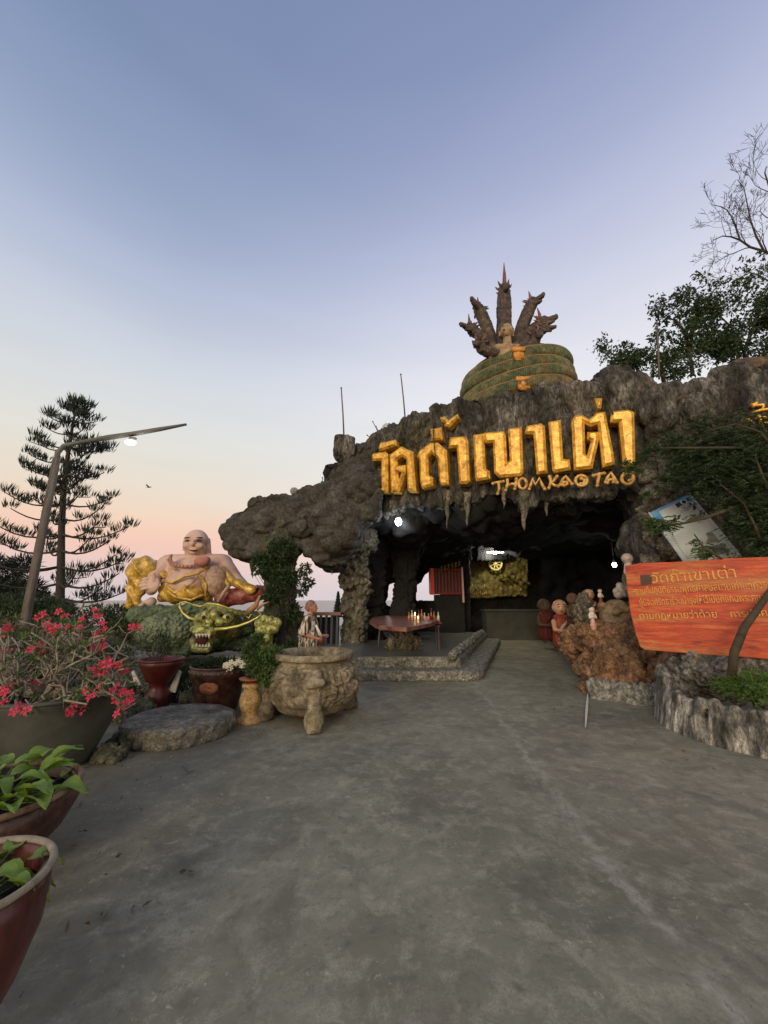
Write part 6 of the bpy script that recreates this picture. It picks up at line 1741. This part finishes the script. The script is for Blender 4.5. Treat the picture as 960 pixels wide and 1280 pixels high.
shrub('leafy_plant', [(325, 830, 17, 5.45), (340, 822, 13, 5.5), (315, 815, 12, 5.5), (335, 845, 12, 5.4), (322, 800, 8, 5.6)], 2600, .055, .026, M_leafm, 'bushy green plant growing from the terracotta cup on the baluster', 31, 'plant', 5, base=cup + Vector((0, 0, cupz - .03)))
b = MB(); b.tube([P(318, 835, 5.5), P(317, 815, 5.5), P(315, 795, 5.5)], .006, 5)
shrub('leafy_plant', [(262, 834, 11, 6.0), (285, 830, 8, 6.0), (248, 833, 7, 6.0), (275, 832, 9, 6)], 1100, .06, .028, M_leafd, 'low dark plant filling the brown studded pot', 32, 'plant', 4, base=Vector((P(273, 860, 6.0).x, 6.0, .6)))
kl = thing('white_flowers', P(292, 838, 5.75), 'cluster of creamy white flowers over the brown studded pot', 'flowers')
wf = flower_me.copy(); wf.materials.clear(); wf.materials.append(mat('cream_petal', [(.65, .62, .42), (.8, .78, .6)], bump=0)); rg = random.Random(2)
for k in range(34):
    x, y = rg.choice([(284, 832), (290, 829), (297, 827), (303, 830), (287, 834)]); p = P(x + rg.uniform(-3.5, 3.5), y + rg.uniform(-3, 3), 5.7 + rg.uniform(-.04, .04)); o = bpy.data.objects.new('blossom', wf); SC.collection.objects.link(o); o.parent = kl; o.location = p - ORG[kl.name]
    o.rotation_euler = Vector((rg.uniform(-.6, .6), -1, rg.uniform(-.1, 1))).to_track_quat('Z', 'Y').to_euler(); o.scale = (.75,) * 3
b = MB()
for k in range(6): b.tube([P(292, 842, 5.78), P(285 + 4 * k, 836, 5.75), P(283 + 4 * k, 831, 5.72)], .005, 5)
link('stems', b.mesh(), M_leafm, kl)

# pillar vines
vn = thing('climbing_vine', P(352, 820, 9.3), 'dark green vine climbing the mossy left pillar', 'vine')
cs_ = [(P(u, v, Y), r * S(v, Y)) for u, v, r, Y in [(352, 690, 18, 9.35), (338, 712, 13, 9.3), (362, 722, 13, 9.3), (345, 745, 15, 9.25), (362, 765, 14, 9.25), (340, 785, 14, 9.25), (352, 725, 14, 9.25), (325, 700, 9, 9.2), (322, 712, 6, 9.1), (382, 712, 7, 9.3), (385, 728, 7, 9.3), (378, 738, 6, 9.3), (365, 812, 12, 9.2)]]
ps, dr = scatter(cs_, 6000, 9); o = leaves('foliage', ps, dr, .10, .042, M_leafd, vn, 9, droop=.2); o['kind'] = 'stuff'
b = MB(); rr = random.Random(4)
for c, r in cs_:
    for k in range(3): e = c + Vector((rr.uniform(-1, 1), rr.uniform(-.4, .4), rr.uniform(-1, 1))) * r; b.tube([P(352, 815, 9.2), P(352 + rr.uniform(-12, 12), 760, 9.1), e], [.010, .008, .004], 5, caps=False)
link('stems', b.mesh(), M_barkd, vn)
shrub('shrub', [(330, 838, 18, 8.2), (355, 828, 18, 8.3), (305, 840, 14, 8.0), (372, 818, 8, 8.4)], 3000, .085, .035, M_leafd, 'dark green shrub between the dragon claws and the mossy pillar', 33)
shrub('shrub', [(30, 775, 26, 10.5), (75, 780, 24, 10.5), (120, 778, 22, 10.5), (155, 785, 18, 10.5), (-5, 770, 26, 10.5), (60, 765, 18, 10.8), (150, 770, 14, 10.8)], 11000, .12, .03, M_leafd, 'dark spiky hedge under the tall monkey-tail pine', 34, 'hedge')
shrub('shrub', [(20, 830, 40, 7.6), (80, 815, 36, 7.8), (130, 830, 34, 7.4), (160, 855, 20, 6.9), (-20, 820, 40, 7.6)], 9000, .085, .02, leafmat('olive_leaf', []), 'dense olive undergrowth between the pink flowers and the dark hedge', 35)
shrub('shrub', [(230, 850, 18, 6.6), (228, 842, 9, 6.9), (160, 870, 16, 6.2), (250, 865, 10, 6.3)], 2600, .06, .02, M_leafd, 'dark low greenery between the red bowl and the studded pot', 36)
# sprigs in the red bowl
g = G(195, 884)
bp_ = thing('bowl_plant', (g.x, g.y, .55), 'thin dark seedling sticks growing in the red bowl planter', 'plant'); b = MB()
for u, v in [(180, 808), (199, 800), (205, 812), (190, 815), (212, 806)]: b.tube([Vector((g.x, g.y, .52)), P((u + 195) / 2, 822, g.y), P(u, v, g.y)], [.014, .010, .005], 6)
link('stems', b.mesh(), M_barkd, bp_)
ps, dr = scatter([(P(u, v, g.y), .09) for u, v in [(180, 806), (200, 800), (207, 812), (213, 804)]], 500, 3); o = leaves('foliage', ps, dr, .05, .018, M_leafd, bp_, 3); o['kind'] = 'stuff'

# big lime leaves, each its own part


def bigleaf(L_, W_, seed):
    rr = random.Random(seed); n = 7; vs = []; fs = []
    for i in range(n + 1):
        t = i / n; w = W_ * (math.sin(math.pi * t ** .62) ** .9) * (1 + .08 * math.sin(5 * t + seed)); z = .35 * L_ * t * (1 - t) * 1.2 - .22 * L_ * t * t
        for s_ in (-1, -.5, 0, .5, 1): vs.append((s_ * w / 2, t * L_, z + .22 * w * abs(s_) + .012 * math.sin(9 * t + s_ * 3)))
    for i in range(n):
        for j in range(4): a = i * 5 + j; fs.append((a, a + 1, a + 6, a + 5))
    me_ = bpy.data.meshes.new('leaf'); me_.from_pydata(vs, [], fs); me_.update(); me_.shade_smooth(); return me_


M_lime = leafmat('broad_lime_leaf', [(.11, .19, .018), (.19, .30, .035), (.32, .40, .09)], 6, .45)
LM = []
for k in range(4): me = bigleaf(.24, .15, k); me.materials.append(M_lime); LM.append(me)


def rosette(name, c, n, r, label, seed, tilt=(.2, 1.1), sc=(.7, 1.1), bias=None):
    t = thing(name, c, label, 'plant'); rr = random.Random(seed); b = MB()
    for k in range(n):
        a = rr.uniform(0, 2 * math.pi); rad = r * math.sqrt(rr.random()); z = rr.uniform(.0, .12) + .08 * (1 - rad / r)
        o = bpy.data.objects.new('leaf', LM[k % 4]); SC.collection.objects.link(o); o.parent = t
        p = Vector((rad * math.cos(a), rad * math.sin(a), z)); o.location = p; el_ = rr.uniform(*tilt); s_ = rr.uniform(*sc)
        o.rotation_euler = Euler((el_ - .35, rr.uniform(-.3, .3), a - math.pi / 2 + rr.uniform(-.5, .5)), 'XYZ'); o.scale = (s_,) * 3
        b.tube([Vector(c) + Vector((p.x * .2, p.y * .2, -.04)), Vector(c) + p * .6, Vector(c) + p], [.007, .006, .004], 5)
    link('stalks', b.mesh(), M_leafm, t); return t


rosette('leafy_plant', (-2.36, 2.62, .36), 46, .40, 'plant with big lime green leaves spilling over the wide brown pot', 5, (.0, .8), (.6, .95))
rosette('leafy_plant', (-1.56, 1.67, .42), 30, .2, 'young green leaves inside the nearest glossy red pot', 6, (-.1, .5), (.4, .6))
rosette('leafy_plant', (-1.44, 1.22, .32), 12, .14, 'bright leaf tips rising from the cut-off corner pot', 8, (.2, .9), (.45, .7))

# ================================================================== TREES
# Norfolk-type pine on the left
pn = thing('pine_tree', P(82, 760, 15.5) * 1.0, 'tall sparse pine on the left with tiered bare branches carrying spiky tufts', 'tree')
M_pbark = mat('pine_bark', [(.018, .016, .014), (.045, .04, .034)], scale=6, rough=.9, bump=.5)
PY = 15.5; ptop = P(97, 506, PY); pbot = P(74, 775, PY); pb0 = Vector((pbot.x, PY, 0)); b = MB(); rr = random.Random(14)
tr_ = [P(u, v, PY) for u, v in [(74, 775), (76, 720), (77, 660), (80, 610), (86, 560), (92, 525), (97, 506)]]
b.tube([pb0] + tr_, [.17, .165, .145, .12, .10, .075, .045, .02], 10); link('trunk', b.fixmesh(), M_pbark, pn)
sp_ = S(640, PY); ps = []; dr = []; nb = 0


def tuft(c, s, n, rr):
    for _ in range(n):
        a = rr.uniform(0, 2 * math.pi); r = s * math.sqrt(rr.random()); b0 = c + Vector((r * math.cos(a) * .9, r * math.sin(a) * .9, rr.uniform(-.25, .25) * s)); ps.append(list(b0)); dr.append([math.cos(a) * .5 * r / s + rr.uniform(-.25, .25), math.sin(a) * .5 * r / s + rr.uniform(-.25, .25), 1.0])


vs_lv = [513, 527, 543, 561, 578, 595, 613, 631, 650, 670, 690, 711, 732, 750]
for li, v in enumerate(vs_lv):
    t = np.interp(v, [506, 525, 560, 610, 660, 720, 775], [0, 1 / 6, 2 / 6, 3 / 6, 4 / 6, 5 / 6, 1]); x0 = np.interp(v, [506, 525, 560, 610, 660, 720, 775], [97, 92, 86, 80, 77, 76, 74]); c0_ = P(x0, v, PY)
    Lp = np.interp(v, [505, 520, 560, 620, 680, 720, 760], [8, 26, 40, 54, 74, 88, 84]) * sp_; nbr = 4; ph = (.25 if li % 2 else -.2) + rr.uniform(-.15, .15)
    for k in range(nbr):
        a = ph + (0, 2.7, 3.5, 5.6)[k] + rr.uniform(-.25, .25); L_ = Lp * rr.uniform(.75, 1.12); d = Vector((math.cos(a), math.sin(a), 0)); pts = []
        for j in range(7):
            s = j / 6; pts.append(c0_ + d * L_ * s + Vector((0, 0, L_ * (-.10 * math.sin(math.pi * s) + .16 * s * s + .03))))
        bm_ = MB(); bm_.tube(pts, [.05 * (1 - .6 * j / 6) * (.6 + .4 * Lp / 2.6) for j in range(7)], 5)
        for j, s in [(6, 1.), (5, .8), (4, .62), (3, .5)][: (4 if Lp > 1.3 else 3)]:
            if j < 6 and rr.random() < (.25 if j == 5 else .62): continue
            q = pts[j]; sz = .25 * rr.uniform(.75, 1.25) * (.75 + .25 * s); tuft(q + Vector((0, 0, .03)), sz, int(42 * (sz / .24)), rr)
            if j < 6:
                for sg in (-1, 1):
                    if rr.random() < .3: e = q + Vector((-d.y, d.x, 0)) * sg * .35 * rr.uniform(.6, 1.2) + d * .2 + Vector((0, 0, .05)); bm_.tube([q, e], [.02, .015], 4); tuft(e, sz * .75, 20, rr)
        link('branch', bm_.mesh(), M_pbark, pn); nb += 1
for _ in range(3): tuft(ptop + Vector((rr.uniform(-.15, .15), 0, rr.uniform(-.45, .0))), .32, 90, rr)
tuft(P(96, 515, PY), .4, 140, rr)
M_needle = leafmat('dark_needles', [(.010, .020, .013), (.022, .04, .024), (.04, .06, .035)], 2)
o = leaves('needles', np.array(ps), np.array(dr), .34, .04, M_needle, pn, 6, fold=.1); o['kind'] = 'stuff'
# second, partly hidden pine at the left edge
shrub('pine_tree', [(10, 715, 16, 17), (30, 705, 14, 17), (5, 735, 20, 17), (35, 735, 16, 17), (15, 755, 24, 17), (50, 752, 18, 17), (-15, 745, 24, 17), (-10, 705, 12, 17), (75, 760, 14, 17)], 6000, .36, .045, M_needle, 'lower dark pine mass at the left edge behind the lamp post', 44, 'tree', 6, z=.55)

# lamp post
lp = thing('street_lamp', G(18, 845), 'leaning weathered wooden post with a long arm and a small lit lamp', 'street lamp')
M_post = mat('weathered_wood_post', [(.04, .033, .026), (.11, .094, .076), (.17, .15, .125)], scale=5, stretch=(3, 3, .4), detail=8, rough=.85, bump=.5, bscale=14, bstretch=(3, 3, .4))
LY = 6.6; b = MB(); f_ = P(12, 862, LY); b.tube([Vector((f_.x, LY, 0)), P(26, 805, LY), P(46, 700, LY), P(71, 573, LY)], [.078, .07, .065, .058], 14); link('post', b.fixmesh(), M_post, lp)
b = MB(); b.tube([P(71, 578, LY), P(72, 566, LY), P(80, 557, LY), P(95, 554, LY), P(110, 551, LY)], [.045, .045, .04, .035, .035], 10)
b.tube([P(100, 553, LY), P(135, 547, LY), P(165, 542.5, LY), P(200, 536.5, LY), P(233, 530.5, LY)], [.035, .05, .045, .04, .022], 10); link('arm', b.fixmesh(), mat('grey_arm', [(.08, .085, .08), (.14, .145, .14)], rough=.6, bump=.1), lp)
b = MB(); p = P(166, 548, LY); b.ball(p, (.075, .05, .022)); link('lamp_housing', b.fixmesh(), mat('grey_arm', []), lp)
b = MB(); p = P(163, 553, LY); b.ball(p, (.10, .07, .045)); link('bulb', b.fixmesh(), mat('street_bulb', [(.9, .9, .85)], bump=0, emit=((1, .98, .9), 3.5)), lp)
ld = bpy.data.lights.new('lamp_light', 'POINT'); ld.energy = 12; ld.color = (1, .97, .9); ld.shadow_soft_size = .12; lo_ = bpy.data.objects.new('lamp_light', ld); SC.collection.objects.link(lo_); lo_.location = P(163, 562, LY)

# bare tree and leafy trees on the right skyline


def limb(b, pts, Y, r0, r1, rng_, tips, depth=3, spread=.75, up=.15, L_=.9, every=1, ratio=.74):
    """limb traced in pixels, with random twigs leaving it"""
    P3 = [P(u, v, Y + (rng_.uniform(-.3, .3) if i else 0)) for i, (u, v) in enumerate(pts)]; n = len(P3)
    rad = [r0 + (r1 - r0) * i / (n - 1) for i in range(n)]; b.tube(P3, rad, 8, caps=False)
    for i in range(1, n):
        for _ in range(every):
            d = (P3[i] - P3[i - 1]).normalized(); e = (d * .6 + Vector((rng_.uniform(-1, 1), rng_.uniform(-1, 1), rng_.uniform(-.6, 1))) * spread).normalized()
            grow(b, P3[i].lerp(P3[i - 1], rng_.random() * .6), e, L_ * rng_.uniform(.6, 1.1), rad[i] * .55, depth, rng_, tips, spread, up, 4, ratio, (2, 3), .006, .25, 5)
    return P3


bt_ = thing('bare_tree', P(1020, 520, 12.5), 'leafless tree with tangled fine twigs at the upper right edge', 'tree'); b = MB(); rr = random.Random(3); tips = []; TY = 12.5
b.tube([Vector((P(1020, 560, TY).x, TY, 0)), P(1020, 560, TY), P(1010, 440, TY), P(990, 350, TY)], [.3, .26, .2, .14], 10)
limb(b, [(990, 350), (975, 322), (955, 314), (938, 309), (925, 300), (914, 296), (903, 295), (892, 300)], TY, .06, .014, rr, tips, 3, .8, .1, .75)
limb(b, [(925, 300), (920, 285), (914, 270), (908, 262), (900, 258), (890, 256)], TY, .03, .01, rr, tips, 2, .8, .1, .6)
limb(b, [(990, 350), (980, 300), (970, 262), (962, 235), (956, 216), (958, 208)], TY, .06, .014, rr, tips, 3, .8, .1, .85)
limb(b, [(955, 314), (945, 295), (938, 275), (934, 255), (930, 235), (922, 225)], TY, .04, .01, rr, tips, 3, .8, .15, .6)
limb(b, [(1000, 400), (975, 360), (950, 345), (930, 338)], TY, .05, .012, rr, tips, 3, .8, .1, .7)
limb(b, [(990, 350), (1010, 300), (1020, 250)], TY, .06, .02, rr, tips, 3, .8, .2, 1.0)
b0 = link('branches', b.mesh(), mat('grey_brown_bark', [(.03, .024, .028), (.065, .052, .058)], scale=8, bump=.3), bt_)


def leafy(name, label, clumps, trunks, Y, n, L_, w_, seed, m_=None):
    t = thing(name, Vector((P(trunks[0][0][0], trunks[0][0][1], Y).x, Y, 4.0)), label, 'tree'); b = MB(); rr = random.Random(seed); tips = []
    for tr in trunks: limb(b, tr, Y, .06, .02, rr, tips, 2, .8, .1, .5)
    link('branches', b.mesh(), M_barkd, t)
    cs_ = [(P(u, v, Y + rr.uniform(-.4, .4)), r * S(v, Y)) for u, v, r in clumps]
    ps, dr = scatter(cs_, n, seed); tp = np.array([list(q[0]) for q in tips]); rg_ = np.random.RandomState(seed); pick = tp[rg_.randint(0, len(tp), n // 3)] + rg_.normal(size=(n // 3, 3)) * .10
    ps = np.concatenate([ps, pick]); dr = np.concatenate([dr, rg_.normal(size=(n // 3, 3))]); o = leaves('foliage', ps, dr, L_, w_, m_ or M_leafd, t, seed, droop=.15); o['kind'] = 'stuff'


def clumpset(seed, boxes):
    rr = random.Random(seed); out = []
    for u0, v0, u1, v1, n, r in boxes:
        for _ in range(n): out.append((rr.uniform(u0, u1), rr.uniform(v0, v1), r * rr.uniform(.5, 1.15)))
    return out


leafy('leafy_tree', 'small leafy tree with forked bare trunk above the golden letters end', clumpset(1, [(818, 375, 850, 430, 9, 9), (850, 352, 880, 400, 11, 10), (868, 336, 880, 350, 3, 5), (880, 358, 905, 390, 6, 9), (835, 430, 875, 465, 9, 9)]), [[(866, 470), (862, 440), (856, 415), (845, 400), (832, 398)], [(862, 440), (866, 415), (872, 400), (884, 388)]], 11, 2300, .13, .07, 51)
leafy('leafy_tree', 'dense dark leafy tree at the right edge below the bare tree', clumpset(2, [(905, 340, 960, 380, 14, 10), (880, 380, 960, 440, 26, 12), (870, 425, 960, 465, 22, 12), (960, 350, 1010, 460, 14, 16), (925, 320, 960, 345, 5, 6)]), [[(940, 480), (930, 440), (915, 410), (900, 395)], [(930, 440), (945, 400), (950, 370)]], 11.4, 7500, .13, .065, 52)
leafy('leafy_tree', 'low leafy bush crown left of the pale thin post on the skyline', clumpset(3, [(768, 436, 812, 460, 15, 8), (812, 440, 850, 470, 10, 8)]), [[(800, 475), (795, 455), (780, 445)], [(830, 478), (826, 460), (836, 448)]], 10.5, 2300, .12, .06, 53)

# fern-leaved tree in front of the rock on the right
ft = thing('fern_leaved_tree', G(912, 868), 'dark feathery-leaved small tree in front of the rock, trunk crossing the red board', 'tree'); b = MB(); FY = 4.75; rr = random.Random(8)
tp_ = [P(u, v, Y) for u, v, Y in [(914, 850, 4.8), (918, 815, 4.78), (930, 785, 4.75), (948, 760, 4.8), (966, 735, 4.9), (985, 690, 5.0), (1000, 620, 5.1)]]
b.tube([G(912, 868) + Vector((0, 0, .05))] + tp_, [.055, .048, .045, .042, .036, .032, .03, .025], 10)
tips = []
for a, c in [((966, 735), [(958, 700), (945, 660), (930, 630), (900, 605)]), ((985, 690), [(970, 640), (955, 600), (940, 560)]), ((948, 760), [(930, 722), (905, 700), (880, 685), (868, 668)]), ((1000, 620), [(975, 570), (950, 540), (920, 530), (880, 540)]), ((930, 560), [(905, 560), (870, 560), (835, 560)]), ((930, 630), [(880, 648), (850, 655), (830, 655)])]:
    pts = [P(u, v, rr.uniform(5.0, 5.5)) for u, v in [a] + c]; b.tube(pts, [.028, .022, .017, .012, .008][:len(pts)], 6); tips += pts[1:]
link('trunk', b.mesh(), mat('brown_green_bark', [(.025, .02, .011), (.075, .056, .03)], scale=9, bump=.4), ft)
rgn = np.random.RandomState(5)


def fronds(centres, n, seed, L_=.22, pin=9):
    """compound leaves: small leaflets in two rows along short stalks"""
    rg_ = np.random.RandomState(seed); ps = []; dr = []
    C_ = np.array([list(c) for c, r in centres]); R_ = np.array([r for c, r in centres]); k = rg_.choice(len(R_), n, p=R_ ** 2 / (R_ ** 2).sum())
    for i in range(n):
        c = C_[k[i]] + rg_.normal(size=3) * R_[k[i]] * .5; d = rg_.normal(size=3); d[2] = d[2] * .4 - .1; d /= np.linalg.norm(d); s = np.cross(d, rg_.normal(size=3) * .4 + np.array([0, 0, 1])); s /= np.linalg.norm(s) + 1e-6
        l = L_ * rg_.uniform(.7, 1.3)
        for j in range(pin):
            t = j / pin; q = c + d * l * t + np.array([0, 0, -.25 * l * t * t])
            for sg in (-1, 1): ps.append(q); dr.append(s * sg + d * .7)
    return np.array(ps), np.array(dr)


cl = [(P(u, v, Y), r * S(v, Y)) for u, v, r, Y in [(900, 600, 30, 5.5), (930, 570, 34, 5.5), (955, 620, 32, 5.4), (890, 560, 26, 5.7), (860, 570, 22, 5.8), (948, 650, 24, 5.3), (955, 680, 26, 5.2), (925, 655, 14, 5.4), (840, 590, 16, 5.9), (835, 555, 16, 6), (880, 530, 16, 5.9),
                                          (945, 540, 24, 5.6), (970, 580, 40, 5.5), (820, 608, 6, 6.1), (850, 598, 14, 5.9), (885, 600, 20, 5.6), (985, 650, 40, 5.3), (812, 560, 7, 6.2), (940, 690, 8, 5.4)]]
a, c = fronds(cl, 2300, 4); o = leaves('foliage', a, c, .055, .018, M_leafd, ft, 4); o['kind'] = 'stuff'
cl = [(P(u, v, Y), r * S(v, Y)) for u, v, r, Y in [(818, 656, 9, 5.9), (830, 655, 8, 5.9), (842, 652, 4, 5.9), (876, 680, 6, 5.7), (884, 692, 6, 5.7), (868, 645, 4, 5.7), (790, 585, 5, 6.6), (783, 580, 4, 6.7), (808, 618, 5, 6.3), (800, 575, 5, 6.5)]]
a, c = fronds(cl, 150, 6, .16, 7); o = leaves('front_sprays', a, c, .06, .022, M_leafm, ft, 6); o['kind'] = 'stuff'
gc = thing('ground_cover', G(940, 870), 'low bright green feathery plants on the bank behind the pleated kerb', 'plant')
cl = [(P(u, v, Y), r * S(v, Y)) for u, v, r, Y in [(905, 853, 9, 4.75), (925, 852, 11, 4.7), (945, 850, 12, 4.65), (965, 855, 14, 4.6), (940, 862, 11, 4.5), (960, 868, 12, 4.4), (985, 860, 18, 4.5), (920, 862, 7, 4.6)]]
a, c = fronds(cl, 420, 7, .14, 7); c[:, 2] += .4; o = leaves('foliage', a, c, .035, .012, leafmat('fresh_green', [(.05, .11, .015), (.10, .19, .03), (.15, .26, .05)], 4), gc, 7); o['kind'] = 'stuff'

# litter: small leaves and grit on the yard
M_dead = mat('dead_leaf', [(.06, .04, .022), (.13, .085, .045)], scale=8, bump=0)
rg = np.random.RandomState(8); n = 70; pos = np.zeros((n, 3))
for i in range(n):
    if i < 45: q = G(*[(110, 960), (90, 1030), (75, 1110), (130, 940), (60, 1200), (160, 950), (860, 945), (700, 880), (330, 915)][i % 9])
    else: q = G(rg.uniform(80, 200), rg.uniform(900, 1150))
    pos[i] = (q.x + rg.normal() * .12, q.y + rg.normal() * .2, .02)
d = rg.normal(size=(n, 3)); d[:, 2] = abs(d[:, 2]) * .15
o = leaves('fallen_leaves', pos, d, .045, .022, M_dead, None, 4); tag(o, 'scattered small dead leaves on the concrete yard', 'leaves', kind='stuff')

# kinds that repeat share a group
for nm_, g_ in {'monk_statue': 'robed statues beside the path', 'plant_pot': 'plant pots on the left side of the yard', 'stone': 'loose stones around the yard', 'pole': 'thin rods on the cave roof', 'tile': 'white tiles by the red bowl',
                'doll_figurine': 'small dolls on the orange rock', 'leafy_tree': 'leafy trees on the right skyline', 'candle': 'candles on the side table', 'cable': 'black cables over the cave front', 'twig': 'dry sprouts on the cave roof'}.items():
    for o in SC.objects:
        if o.parent is None and o.name.split('.')[0] == nm_ and 'group' not in o: o['group'] = g_
